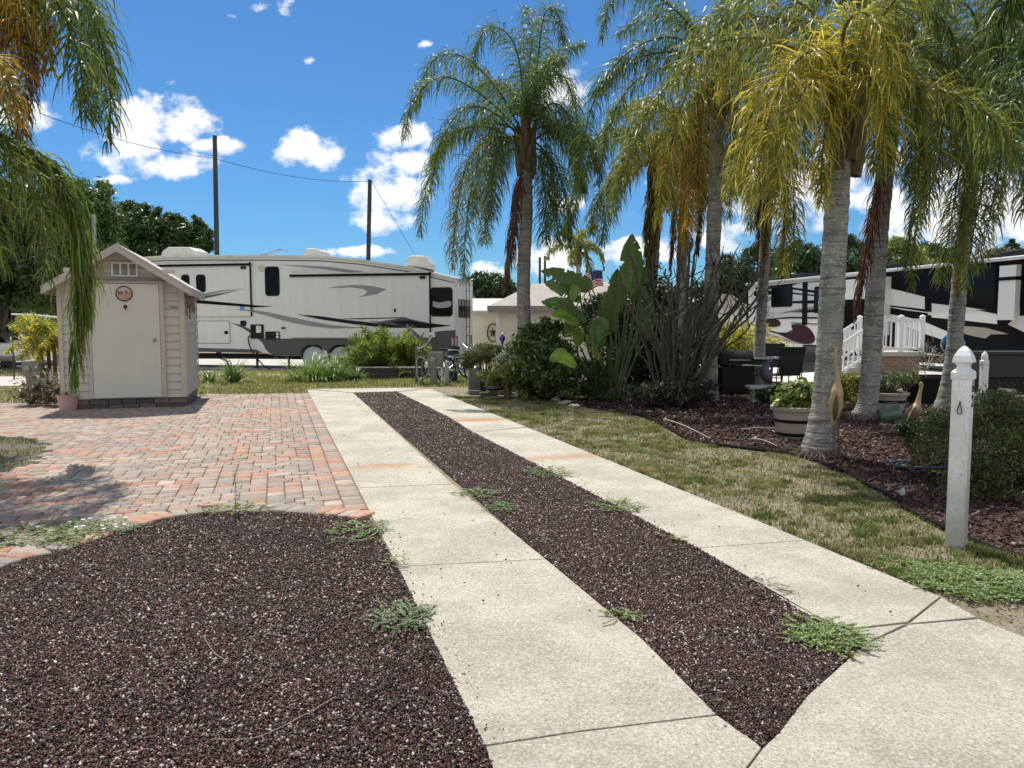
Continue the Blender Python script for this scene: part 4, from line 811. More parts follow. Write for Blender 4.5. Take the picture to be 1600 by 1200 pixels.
def brick_mat():
    m = bpy.data.materials.new('porch_brick'); m.use_nodes = True; nt = m.node_tree; N = nt.nodes; L = nt.links; P = N['Principled BSDF']; tc = N.new('ShaderNodeTexCoord'); mp = N.new('ShaderNodeMapping'); mp.inputs['Rotation'].default_value = (pi / 2, 0, 0); L.new(tc.outputs['Object'], mp.inputs[0])
    b = N.new('ShaderNodeTexBrick'); b.inputs['Scale'].default_value = 3; b.inputs['Color1'].default_value = (.22, .15, .10, 1); b.inputs['Color2'].default_value = (.30, .22, .16, 1); b.inputs['Mortar'].default_value = (.12, .10, .09, 1); L.new(mp.outputs[0], b.inputs['Vector']); L.new(b.outputs[0], P.inputs['Base Color']); P.inputs['Roughness'].default_value = .9; return m
M_rail = mat('vinyl_railing', (.78, .78, .77), (.70, .70, .69), rough=.4, scale=3)
porch()
# ================================================================= VEGETATION
M_frond = mat('palm_leaf', None, (.75, .8, .6), attr=True, rough=.42, scale=3, trans=.55, spec=.5)
M_leaf = mat('leaf', None, (.7, .75, .65), attr=True, rough=.45, scale=2, trans=.28, spec=.5)
M_dry = mat('dry_frond', None, (.7, .65, .6), attr=True, rough=.8, scale=5, trans=.15)
def trunk_mat():
    m = bpy.data.materials.new('palm_bark'); m.use_nodes = True; nt = m.node_tree; N = nt.nodes; L = nt.links; P = N['Principled BSDF']; g = N.new('ShaderNodeNewGeometry')
    def noise(s, sc, d=5):
        mp = N.new('ShaderNodeMapping'); mp.inputs['Scale'].default_value = sc; L.new(g.outputs['Position'], mp.inputs[0]); n = N.new('ShaderNodeTexNoise'); n.inputs['Scale'].default_value = s; n.inputs['Detail'].default_value = d; L.new(mp.outputs[0], n.inputs['Vector']); return n.outputs[0]
    def mr(v, a, b, k=1):
        n = N.new('ShaderNodeMapRange'); L.new(v, n.inputs[0]); n.inputs[1].default_value = a; n.inputs[2].default_value = b; n.inputs[4].default_value = k; return n.outputs[0]
    def mix(f, a, b):
        n = N.new('ShaderNodeMix'); n.data_type = 'RGBA'; L.new(f, n.inputs[0])
        for i, c in ((6, a), (7, b)):
            if isinstance(c, tuple): n.inputs[i].default_value = (*c, 1)
            else: L.new(c, n.inputs[i])
        return n.outputs[2]
    c = mix(mr(noise(5, (1, 1, 1)), .38, .62), (.20, .20, .18), (.32, .31, .275)); c = mix(mr(noise(11, (.2, .2, 2.6)), .52, .64, .85), c, (.085, .083, .075)); c = mix(mr(noise(30, (.7, .7, 1.4)), .56, .66, .8), c, (.46, .45, .40)); c = mix(mr(noise(60, (1, 1, 1)), .55, .66, .6), c, (.07, .07, .06)); c = mix(mr(noise(2.2, (1, 1, .6)), .55, .7, .5), c, (.13, .16, .10))
    L.new(c, P.inputs['Base Color']); P.inputs['Roughness'].default_value = .9
    b = N.new('ShaderNodeBump'); b.inputs['Strength'].default_value = .8; b.inputs['Distance'].default_value = .02; L.new(noise(16, (.4, .4, 2.5), 6), b.inputs['Height']); L.new(b.outputs[0], P.inputs['Normal']); return m
M_trunk = trunk_mat()
M_boot = mat('palm_boot', (.16, .10, .055), (.07, .045, .028), rough=.9, scale=9, stretch=(1, 1, .15), bump=.6, bscale=30)
GREEN = [(.095, .15, .034), (.135, .20, .043), (.18, .24, .055)]; OLIVE = [(.30, .29, .055), (.37, .33, .065), (.21, .24, .05)]; GOLD = [(.68, .52, .07), (.78, .63, .10), (.50, .43, .075)]; ORANGE = [(.62, .31, .04), (.50, .25, .04), (.36, .22, .05)]; BROWN = [(.17, .08, .04), (.24, .13, .07), (.11, .055, .03)]
LIME = [(.26, .33, .055), (.33, .39, .075), (.18, .25, .05)]
PALS = dict(g=GREEN, o=OLIVE, y=GOLD, r=ORANGE, b=BROWN, l=LIME)
def frond_arrays(ctrl, r, Ll=.62, nl=150, w=.0095, droop=1.3, pal=GREEN, pal2=None, segs=4, start=.14, mixk=.5, tight=0):
    P = catmull(ctrl, 48); seg = np.linalg.norm(np.diff(P, axis=0), axis=1); s = np.r_[0, np.cumsum(seg)] / max(seg.sum(), 1e-6)
    T = nrm(np.gradient(P, axis=0)); S = np.zeros_like(P); h0 = np.cross(T[0], [0, 0, 1.])
    h0 = np.cross(P[-1] - P[0], [0, 0, 1.]) if np.linalg.norm(h0) < .25 else h0
    S[0] = nrm(h0)
    for i in range(1, len(P)): v = S[i - 1] - T[i] * (S[i - 1] @ T[i]); S[i] = nrm(v)
    U = np.cross(S, T); flip = np.sign(U[12][2]) or 1; U = U * flip
    t = np.tile(np.linspace(start, .995, nl), 2) + r.normal(0, .003, 2 * nl); t = np.clip(t, start, .998); sd = np.repeat([-1., 1.], nl); n = 2 * nl
    I = lambda X: np.stack([np.interp(t, s, X[:, k]) for k in range(3)], 1)
    p = I(P); tt = nrm(I(T)); ss = nrm(I(S)); uu = nrm(I(U)); phi = r.uniform(-1.0, 1.2, n)[:, None]; k = (1 - .45 * tight)
    d0 = nrm(ss * sd[:, None] * np.cos(phi) * k + uu * np.sin(phi) * k + tt * (.5 + .5 * tight + .35 * t[:, None] ** 2) + r.normal(0, .20, (n, 3)))
    prof = np.clip(np.sin(pi * (.16 + .80 * t)) ** .55, .25, 1) * r.uniform(.5, 1.2, n); Ln = Ll * prof
    D = droop * r.uniform(.55, 1.25, n)[:, None]; pts = [p]; ds = []
    for j in range(segs):
        g = np.clip(D * ((j + .35) / segs) ** 1.1, 0, .94); d = nrm(d0 * (1 - g) + np.array([0, 0, -1.]) * g + r.normal(0, .09, (n, 3))); ds.append(d); pts.append(pts[-1] + d * (Ln / segs)[:, None])
    wd = [.55, 1, .9, .6, .08][:segs + 1] if segs == 4 else [.6, 1, .75, .1]
    V = []; tw = r.normal(0, .5, (n, 3))
    for j in range(segs + 1): d = ds[min(j, segs - 1)]; v = tt + tw; v = nrm(v - d * (v * d).sum(1, keepdims=True)) * (w * wd[j]); V += [pts[j] - v, pts[j] + v]
    V = np.stack(V, 1); F = np.array([(2 * j, 2 * j + 1, 2 * j + 3, 2 * j + 2) for j in range(segs)])[None] + (np.arange(n) * 2 * (segs + 1))[:, None, None]
    a = np.array(pal)[r.integers(0, len(pal), n)] * r.uniform(.75, 1.25, (n, 1))
    if pal2 is not None: b = np.array(pal2)[r.integers(0, len(pal2), n)] * r.uniform(.8, 1.2, (n, 1)); kk = (r.random(n) < mixk * (.4 + 1.1 * t))[:, None]; a = np.where(kk, b, a)
    C = np.repeat(a, segs, 0).reshape(n, segs, 3)
    tipc = np.array((.30, .24, .08)) if pal is not BROWN else np.array(BROWN[1]); mask = (r.random(n) < .3)[:, None]; C[:, -1] = np.where(mask, C[:, -1] * .5 + tipc * .5, C[:, -1])
    V = V.reshape(-1, 3); F = F.reshape(-1, 4); C = C.reshape(-1, 3)
    # rachis as a four-sided tube
    q = P[::2]; k = len(q); rad = np.linspace(.026, .004, k)[:, None]; SS = S[::2]; UU = U[::2]
    R4 = np.stack([q + SS * rad, q + UU * rad, q - SS * rad, q - UU * rad], 1).reshape(-1, 3); f4 = np.array([(4 * i + j, 4 * i + (j + 1) % 4, 4 * i + 4 + (j + 1) % 4, 4 * i + 4 + j) for i in range(k - 1) for j in range(4)]) + len(V)
    rc = np.array({id(GREEN): (.16, .19, .05), id(BROWN): (.16, .10, .05)}.get(id(pal), (.28, .24, .08)))
    return np.vstack([V, R4]), np.vstack([F, f4]), np.vstack([C, np.tile(rc, (len(f4), 1))])
def arc(hub, az, el, L, bend, r):     # a frond leaving the hub at elevation el and bending down
    P = [np.array(hub, float)]; k = 9; e = el; a = az
    for i in range(k):
        d = np.array([cos(a) * cos(e), sin(a) * cos(e), sin(e)]); P.append(P[-1] + d * L / k); e = max(e - bend / k * (.55 + .95 * i / k), -1.5); a += r.normal(0, .04)
    return P[::2] + ([P[-1]] if k % 2 == 0 else [])
def palm(lab, base, hub, rb, rt_, nfr, Lf, seed, pal='g', pal2=None, manual=(), dead=0, group='tall queen palms', Ll=.68, w=.0085, nl=175, trunk_pts=None, name='palm_tree', mixk=.4, skirt=True, elmin=-25, bendr=(95, 150), azr=None):
    r = np.random.default_rng(seed); base = np.array(base, float); hub = np.array(hub, float); rt = empty(name, base, lab, 'palm tree', group=group)
    n = max(int((hub[2] - base[2]) / .045), 12); ctr = catmull(trunk_pts or [base, base * .5 + hub * .5 + np.array([.03, 0, 0]), hub], n); w_ = MB(); rad = []
    for i in range(n):
        t = i / (n - 1); z = t * (hub[2]); flare = math.exp(-z / .28) * .42; ring = 1 + .06 * (((z / .12) % 1) - .5) + .018 * r.normal(); rad.append((rb * (1 - t) + rt_ * t) * (1 + flare) * ring)
    w_.tube(ctr, rad, 20); o = wpart(w_, 'trunk', M_trunk, rt, smooth=60)
    if base[1] < 14:
        k = MB()
        for i in range(70): a = r.random() * 6.283; e = np.array([cos(a), sin(a), 0]); k.tube([base + e * rb * 1.25 + [0, 0, .10 * r.random() + .02], base + e * rb * (1.55 + .2 * r.random()) + [0, 0, .05], base + e * rb * (1.7 + .8 * r.random()) + np.array([r.normal(0, .02), r.normal(0, .02), -.01])], [.009, .007, .004], 4)
        wpart(k, 'roots', mat('palm_root', (.16, .13, .10), (.07, .055, .045), rough=.95, scale=20), rt)
    # boots around the crown base
    bt = MB()
    for i in range(14):
        a = i * 2.4; z = -.15 - .055 * i; e = np.array([cos(a), sin(a), 0]); h = hub + np.array([0, 0, z]); bt.tube([h + e * rt_ * .75, h + e * rt_ * 1.25 + np.array([0, 0, .22]), h + e * rt_ * 1.7 + np.array([0, 0, .50 + .1 * r.random()])], [.10, .075, .03], 6)
    bt.tube([hub - np.array([0, 0, .7]), hub - np.array([0, 0, .2]), hub + np.array([0, 0, .15]), hub + np.array([0, 0, .55])], [rt_ * .95, rt_ * 1.15, rt_ * .9, .05], 12); wpart(bt, 'leaf_base', M_boot, rt, smooth=50)
    k = 0
    def put(P, pal, pal2, m=M_frond, nm='frond', lab_=None, **kw):
        V, F, C = frond_arrays(P, r, pal=PALS[pal], pal2=PALS[pal2] if pal2 else None, mixk=mixk, **{**dict(Ll=Ll, nl=nl, w=w), **kw}); o = np_mesh(nm, V, F, m, rt, C, origin=base)
        if lab_: o['label'] = lab_
    for mf in manual:
        P = mf[0]; c = mf[1] if len(mf) > 1 else pal; c2 = mf[2] if len(mf) > 2 else pal2; kw = mf[3] if len(mf) > 3 else {}
        if c == 'b': put(P, 'b', c2, M_dry, 'dead_frond', 'dry brown frond hanging against the trunk', tight=1, droop=1.6, **{**dict(Ll=.42), **kw})
        else: put(P, c, c2, **kw)
    for i in range(nfr):
        f = i / max(nfr - 1, 1); az = i * 2.39996 + r.normal(0, .15)
        if azr: az = R(azr[0]) + (R(azr[1]) - R(azr[0])) * ((i * .618) % 1)
        el = R(80 - (80 - elmin) * f + r.normal(0, 5)); put(arc(hub + np.array([0, 0, .1]), az, el, Lf * r.uniform(.85, 1.1), R(r.uniform(*bendr)), r), pal, pal2)
    for i in range(dead):
        az = i * 2.1 + seed; h = hub - np.array([0, 0, .35]); e = np.array([cos(az), sin(az), 0]); put([h, h + e * .32 + [0, 0, -.1], h + e * .38 + [0, 0, -.8], h + e * .30 + [0, 0, -1.9]], 'b', None, M_dry, 'dead_frond', 'dry brown frond hanging against the trunk', tight=1, droop=1.7, Ll=.42)
    return rt
def px(Y, *pts):   # control points (x, y[, dy]) seen at a pixel, at a real distance Y + dy from the camera plane
    return [A(p[0], p[1], Y + (p[2] if len(p) > 2 else 0)) for p in pts]

# --- centre palm
Y = 17.0; hub = A(821, 215, Y)
palm('tall full green palm standing alone in front of the cream house at centre', GY(822, Y), hub, .155, .135, 9, 3.0, 21, 'g', None, [
    (px(Y, (821, 215), (838, 110, -.2), (850, 25, -.5), (868, 15, -.8), (880, 70, -1)),), (px(Y, (821, 215), (812, 100, -.3), (790, 50, -.7), (755, 50, -1), (735, 110, -1.3)),),
    (px(Y, (821, 215), (770, 130, .3), (715, 85, .5), (672, 100, .6), (648, 170, .7)),), (px(Y, (821, 215), (755, 150, -.5), (690, 120, -.9), (645, 160, -1.1), (632, 215, -1.2)),),
    (px(Y, (818, 220), (770, 175, -.8), (725, 170, -1.3), (690, 220, -1.6), (672, 300, -1.7)), 'g', 'l', dict(Ll=.55)), (px(Y, (818, 228), (760, 198, .5), (705, 215, .8), (668, 285, .9), (656, 370, 1)),),
    (px(Y, (818, 228), (775, 215, -.6), (742, 270, -1), (728, 360, -1.1), (724, 440, -1.1)), 'g', 'o'), (px(Y, (818, 228), (765, 220, 0), (730, 255, 0), (712, 340, .1), (706, 420, .1)), 'g', 'r'),
    (px(Y, (818, 232), (790, 240, .4), (765, 300, .6), (756, 380, .6)), 'g', 'o'), (px(Y, (822, 215), (848, 130, .3), (880, 120, .4), (900, 175, .5), (905, 240, .5)),), (px(Y, (822, 220), (856, 165, -.5), (885, 175, -.8), (898, 235, -1), (900, 290, -1)),),
    (px(Y, (822, 228), (862, 205, 0), (895, 235, 0), (912, 300, 0)),), (px(Y, (824, 232), (850, 240, .3), (866, 300, .4), (872, 380, .4)),), (px(Y, (822, 235), (842, 250, -.4), (852, 310, -.5), (852, 380, -.5)),),
    (px(Y, (821, 200), (826, 110, .6), (832, 40, 1.0), (820, 10, 1.6)),), (px(Y, (818, 250), (811, 290, -.35), (803, 370, -.4), (787, 450, -.4)), 'b', None, dict(Ll=.5)), (px(Y, (818, 262), (806, 300, -.3), (798, 370, -.35), (790, 440, -.35)), 'b')],
    dead=0, trunk_pts=[GY(822, Y), A(818, 450, Y), A(822, 330, Y), hub])
# --- second row: slimmer trunk further back under the olive fronds
Y = 15.0; hub = A(1122, 105, Y)
palm('tall palm with a dark straight trunk rising behind the bare pruned shrub', GY(1112, Y), hub, .15, .125, 7, 3.2, 22, 'g', None, [
    (px(Y, (1122, 105), (1060, 60, -.3), (990, 75, -.5), (935, 140, -.6), (905, 250, -.6), (885, 360, -.5)),), (px(Y, (1122, 100), (1060, 20, .2), (1000, -15, .3), (955, 5, .4), (940, 60, .5)),),
    (px(Y, (1122, 105), (1055, 100, .5), (990, 130, .8), (950, 200, .9), (935, 290, .9)),), (px(Y, (1122, 110), (1075, 110, -.9), (1020, 160, -1.4), (985, 240, -1.6), (960, 330, -1.6)), 'o', 'g'),
    (px(Y, (1122, 115), (1090, 120, -1), (1060, 180, -1.5), (1040, 270, -1.7), (1028, 350, -1.7)), 'o', 'y'), (px(Y, (1122, 115), (1105, 130, -1), (1095, 200, -1.3), (1085, 290, -1.4), (1075, 360, -1.3)), 'o', 'r'),
    (px(Y, (1125, 105), (1170, 60, -.4), (1220, 80, -.7), (1250, 150, -.9), (1260, 240, -.9)), 'o', 'g'), (px(Y, (1125, 110), (1150, 110, -.8), (1180, 170, -1.1), (1195, 260, -1.2)), 'o', 'y'), (px(Y, (1122, 120), (1135, 150, -.4), (1150, 220, -.5), (1152, 300, -.5)), 'g', 'o')],
    dead=1, trunk_pts=[GY(1110, Y), A(1112, 450, Y), A(1118, 280, Y), hub])
# --- back palm, left of it, with orange tips
Y = 17.5; hub = A(1028, 262, Y)
palm('shorter palm with brown hanging thatch between the centre palm and the dark trunked palm', GY(1010, Y), hub, .14, .13, 6, 2.5, 23, 'g', 'o', [
    (px(Y, (1028, 262), (985, 210, 0), (935, 230, 0), (905, 300, 0), (886, 375, 0)), 'g', 'o'), (px(Y, (1028, 262), (1000, 190, .4), (975, 165, .8), (950, 190, 1.2)), 'l'), (px(Y, (1028, 265), (990, 250, -.6), (955, 300, -.9), (940, 380, -1)), 'o', 'g'),
    (px(Y, (1028, 262), (1055, 210, -.5), (1085, 240, -.8), (1095, 330, -.8)), 'o', 'y'), (px(Y, (1028, 270), (1032, 300, -.3), (1022, 360, -.4), (1020, 410, -.4)), 'b'), (px(Y, (1028, 270), (1018, 300, -.3), (1010, 360, -.4), (1012, 420, -.4)), 'b')], dead=2, trunk_pts=[GY(1000, Y), A(1012, 500, Y), A(1022, 380, Y), hub])
Y = 16.2; hub = A(1078, 225, Y)
palm('slim palm with orange and gold drooping fronds left of the dark trunked palm', GY(1066, Y), hub, .11, .10, 6, 2.4, 24, 'o', 'y', [
    (px(Y, (1078, 225), (1040, 170, -.6), (1000, 190, -1), (970, 260, -1.2), (955, 345, -1.2)), 'o', 'g'), (px(Y, (1078, 228), (1060, 200, -.8), (1045, 250, -1.2), (1040, 330, -1.3)), 'y', 'o'), (px(Y, (1080, 230), (1082, 230, -.6), (1075, 300, -.9), (1070, 390, -.9)), 'r', 'y'),
    (px(Y, (1080, 228), (1105, 200, -.4), (1122, 250, -.6), (1122, 330, -.6)), 'o', 'r'), (px(Y, (1078, 240), (1070, 290, -.2), (1064, 350, -.3), (1060, 420, -.3)), 'b')], dead=1, trunk_pts=[GY(1064, Y), A(1064, 450, Y), A(1070, 320, Y), hub])
Y = 18.5; hub = A(1205, 250, Y)
palm('distant palm with a dark trunk between the bare shrub and the thick near trunk', GY(1193, Y), hub, .13, .12, 7, 2.6, 25, 'g', 'o', [
    (px(Y, (1205, 250), (1180, 200, 0), (1150, 240, 0), (1140, 340, 0)), 'g', 'o'), (px(Y, (1205, 255), (1225, 230, -.6), (1240, 300, -1), (1240, 400, -1)), 'o', 'g'), (px(Y, (1205, 262), (1198, 300, -.3), (1195, 370, -.4), (1192, 430, -.4)), 'b'), (px(Y, (1205, 255), (1215, 260, -.5), (1225, 330, -.8), (1222, 430, -.8)), 'o', 'y')], dead=2, trunk_pts=[GY(1186, Y), A(1192, 450, Y), A(1198, 340, Y), hub])
# --- near thick trunk, yellow crown
Y = 8.7; hub = A(1322, 150, Y)
palm('nearest palm, thick ringed trunk and yellow fronds, beside the tan barrel planter', GY(1284, Y), hub, .15, .115, 6, 2.6, 26, 'o', 'g', [
    (px(Y, (1322, 150), (1270, 95, -.2), (1215, 110, -.3), (1170, 190, -.3), (1140, 300, -.2)), 'y', 'o', dict(Ll=.55)), (px(Y, (1322, 150), (1290, 80, -.4), (1240, 100, -.7), (1200, 190, -.8), (1178, 310, -.8)), 'y', 'o'),
    (px(Y, (1322, 155), (1290, 120, -.6), (1250, 150, -.9), (1222, 240, -1), (1208, 340, -1)), 'y', 'o'), (px(Y, (1322, 145), (1318, 50, -.4), (1350, 20, -.7), (1385, 70, -.9), (1395, 150, -.9)), 'y', 'l'),
    (px(Y, (1322, 145), (1300, 60, .3), (1240, 30, .5), (1170, 60, .7), (1120, 150, .8)), 'o', 'y'), (px(Y, (1322, 150), (1370, 80, 0), (1415, 110, 0), (1435, 200, 0)), 'o', 'g'), (px(Y, (1322, 155), (1360, 120, -.5), (1380, 180, -.6), (1385, 260, -.6)), 'y', 'g'),
    (px(Y, (1320, 160), (1300, 170, -.5), (1285, 240, -.6), (1283, 320, -.6)), 'o', 'y', dict(Ll=.4)), (px(Y, (1322, 140), (1280, 30, .5), (1200, -10, .8), (1110, 30, 1), (1050, 110, 1)), 'o', 'l'), (px(Y, (1322, 150), (1255, 130, .5), (1180, 200, .7), (1135, 300, .7)), 'o', 'g')],
    dead=0, elmin=8, trunk_pts=[GY(1284, Y), A(1292, 600, Y), A(1303, 400, Y), A(1312, 250, Y), hub], Ll=.58, w=.0072, nl=165)
# --- second thick trunk
Y = 12.2; hub = A(1404, 70, Y)
palm('palm with a long brown dead frond on its trunk, right of the nearest palm', GY(1353, Y), hub, .155, .125, 6, 3.1, 27, 'g', 'o', [
    (px(Y, (1404, 75), (1450, 20, -.4), (1490, 60, -.6), (1500, 160, -.7), (1490, 250, -.7)), 'g'), (px(Y, (1404, 80), (1440, 70, -.9), (1470, 150, -1.3), (1465, 260, -1.3), (1430, 350, -1.2)), 'g', 'o'), (px(Y, (1404, 90), (1435, 120, .3), (1455, 200, .4), (1440, 300, .4), (1425, 410, .4), (1424, 450, .4)), 'g', 'o', dict(Ll=.45)),
    (px(Y, (1404, 85), (1440, 100, -.3), (1444, 190, -.4), (1430, 300, -.4), (1414, 420, -.4)), 'g', None, dict(Ll=.4)), (px(Y, (1402, 90), (1420, 130, -.6), (1425, 210, -.8), (1418, 290, -.8)), 'g'), (px(Y, (1402, 90), (1380, 110, -.8), (1365, 190, -1), (1370, 270, -1)), 'g', 'o'),
    (px(Y, (1396, 150), (1386, 180, -.3), (1378, 280, -.35), (1358, 380, -.35), (1338, 480, -.35)), 'b', None, dict(Ll=.5, nl=130)), (px(Y, (1396, 160), (1384, 190, -.32), (1372, 290, -.38), (1352, 400, -.38), (1336, 500, -.38)), 'b', None, dict(Ll=.4)), (px(Y, (1404, 75), (1370, 10, .3), (1300, -20, .5), (1240, 20, .6)), 'g', 'o')],
    trunk_pts=[GY(1353, Y), A(1359, 600, Y), A(1372, 380, Y), A(1390, 200, Y), hub])
# --- slimmer right palm
Y = 13.4; hub = A(1540, 120, Y)
palm('slim leaning palm beside the black tree tub, its green fronds hanging low over the coach', GY(1480, Y), hub, .135, .115, 5, 2.9, 28, 'g', 'o', [
    (px(Y, (1540, 120), (1575, 60, -.6), (1595, 110, -.9), (1578, 230, -1), (1556, 340, -1)), 'g', 'o', dict(Ll=.6)), (px(Y, (1540, 125), (1565, 110, -1), (1570, 200, -1.4), (1552, 310, -1.5), (1530, 420, -1.4)), 'g', 'o', dict(Ll=.6)),
    (px(Y, (1540, 125), (1530, 110, -.8), (1518, 200, -1.2), (1505, 310, -1.2), (1490, 410, -1.1)), 'g', 'o'), (px(Y, (1540, 120), (1510, 60, -.5), (1480, 110, -.7), (1462, 220, -.8), (1440, 320, -.8)), 'g'), (px(Y, (1540, 130), (1520, 150, -.5), (1500, 260, -.7), (1480, 380, -.7), (1470, 440, -.6)), 'o', 'g'),
    (px(Y, (1540, 130), (1545, 160, -.9), (1540, 260, -1.2), (1520, 370, -1.2), (1510, 450, -1.1)), 'g', 'o', dict(Ll=.6)), (px(Y, (1540, 118), (1550, 20, -.2), (1575, -10, -.3), (1590, 60, -.4)), 'g'), (px(Y, (1540, 120), (1520, 20, -.4), (1480, 10, -.6), (1450, 80, -.7)), 'g'), (px(Y, (1535, 170), (1522, 260, -.2), (1505, 360, -.25), (1495, 460, -.25)), 'b', 'o')],
    trunk_pts=[GY(1480, Y), A(1489, 560, Y), A(1503, 400, Y), A(1522, 240, Y), hub])
# --- palm outside the right edge
Y = 9.6; hub = A(1730, 20, Y)
palm('palm standing just outside the right edge, only its arching frond tips in view', GY(1740, Y), hub, .15, .12, 10, 2.8, 29, 'g', None, [
    (px(Y, (1730, 20), (1680, 60, -.2), (1620, 110, -.3), (1580, 170, -.3), (1562, 250, -.3)), 'g'), (px(Y, (1730, 10), (1670, -30, .2), (1600, -30, .3), (1560, 40, .4), (1545, 120, .4)), 'g'), (px(Y, (1730, 25), (1680, 110, -.2), (1635, 220, -.2), (1600, 330, -.2)), 'g')])
# --- left palm (trunk just outside the frame)
Y = 8.3; hub = A(-62, 120, Y)
palm('palm at the left edge with orange and green fronds hanging in front of the shed', GY(-75, Y), hub, .16, .13, 10, 2.8, 30, 'g', None, [
    (px(Y, (-62, 120), (10, -60, 0), (90, -70, 0), (150, 30, 0), (172, 150, 0), (168, 225, 0)), 'g', None, dict(Ll=.62)), (px(Y, (-62, 120), (0, 0, -.4), (60, -30, -.6), (115, 60, -.7), (135, 180, -.7)), 'g', None), (px(Y, (-62, 130), (0, -20, .6), (80, -10, .8), (130, 70, .8), (150, 190, .8)), 'g', 'l'),
    (px(Y, (-62, 140), (-10, 0, -.3), (35, -25, -.5), (66, 30, -.6), (80, 110, -.6)), 'r', 'y', dict(Ll=.5, droop=1.7)), (px(Y, (-62, 140), (-20, 10, -.5), (15, -20, -.7), (40, 40, -.8), (50, 120, -.8)), 'r', 'y', dict(Ll=.5, droop=1.7)), (px(Y, (-62, 130), (0, -30, .3), (70, -60, .4), (130, 0, .5), (160, 90, .5), (165, 150, .5)), 'g', 'o', dict(Ll=.75, droop=1.6)), (px(Y, (-62, 145), (-20, 60, -.5), (20, 40, -.8), (40, 110, -.9), (35, 210, -.9)), 'r', 'b', dict(Ll=.4)),
    (px(Y, (-60, 170), (10, 222, 0), (68, 258, .1), (104, 316, .1), (120, 390, .1), (121, 490, .1), (114, 598, .1)), 'l', 'g', dict(Ll=.62, nl=290, droop=1.9, tight=.92)), (px(Y, (-60, 172), (10, 215, .15), (78, 256, .25), (116, 318, .3), (134, 400, .3), (134, 500, .3)), 'l', 'g', dict(Ll=.7, nl=220, droop=1.8, tight=.9)), (px(Y, (-60, 180), (0, 235, -.4), (45, 290, -.5), (68, 370, -.5), (70, 430, -.5)), 'l', 'g', dict(Ll=.6, nl=90)),
    (px(Y, (-60, 190), (-30, 240, -.5), (-5, 330, -.7), (0, 420, -.7)), 'l', 'g', dict(Ll=.6, nl=80)),
    (px(Y, (-62, 150), (-40, 100, -1), (0, 100, -1.5), (30, 190, -1.7)), 'o', 'r', dict(Ll=.4))], azr=(90, 300), mixk=.45)
# --- distant palms
Y = 42; hub = A(903, 392, Y)
palm('small distant palm above the cream house roof, half its fronds brown', GY(905, Y), hub, .13, .12, 9, 2.2, 31, 'o', 'l', [(px(Y, (903, 392), (920, 382), (938, 392), (944, 420)), 'b'), (px(Y, (903, 392), (912, 385), (918, 400), (916, 425)), 'b')], group='distant palms', nl=50, w=.03, Ll=.6)
Y = 34; hub = A(88, 470, Y)
palm('distant yellow green palm behind the left end of the shed', GY(88, Y), hub, .15, .14, 12, 2.0, 33, 'y', 'l', group='distant palms', nl=50, w=.03, Ll=.6)

# ---- small clumping palms
def clump_palm(lab, base, n, Lf, seed, pal, pal2, Ll=.3, el=(20, 75), w=.012, nl=60, z0=.15, spread=.25, nm='shrub_palm', cat='shrub palm', elmin=0, ben=(70, 120)):
    r = np.random.default_rng(seed); base = np.array(base, float); rt = empty(nm, base, lab, cat); k = MB()
    for i in range(5): a = i * 1.3; q = base + np.array([cos(a) * spread, sin(a) * spread, 0]); k.tube([q, q + np.array([cos(a) * .05, sin(a) * .05, z0 + .35])], [.05, .035], 7)
    wpart(k, 'stem', M_boot, rt)
    for i in range(n):
        az = i * 2.4 + r.normal(0, .2); e = R(r.uniform(*el)); q = base + np.array([cos(az) * spread * r.random(), sin(az) * spread * r.random(), z0 + .2 * r.random()]); V, F, C = frond_arrays(arc(q, az, e, Lf * r.uniform(.75, 1.1), R(r.uniform(*ben)), r), r, Ll=Ll, nl=nl, w=w, droop=.35, pal=PALS[pal], pal2=PALS[pal2] if pal2 else None, segs=3)
        np_mesh('frond', V, F, M_frond, rt, C, origin=base)
clump_palm('bright green feathery shrub palm growing in front of the trailer wheels', GY(606, 22.5), 60, 1.5, 41, 'l', 'g', Ll=.40, spread=.42, z0=.18, w=.014, el=(5, 88), ben=(45, 95), nl=70)
clump_palm('low yellowish feathery palm left of the shed', GY(84, 18), 30, 1.1, 42, 'l', 'y', Ll=.3, z0=.95, el=(0, 85))
clump_palm('yellow green leafy palm seen behind the bare shrub, left of the motorhome', GY(1145, 23), 22, 1.7, 43, 'l', 'y', Ll=.36, z0=.5, w=.018)
clump_palm('dark green cycad spilling over beside the striped pot', GY(808, 15.6), 26, .95, 44, 'g', 'o', Ll=.16, el=(0, 70), nl=46, z0=.2)

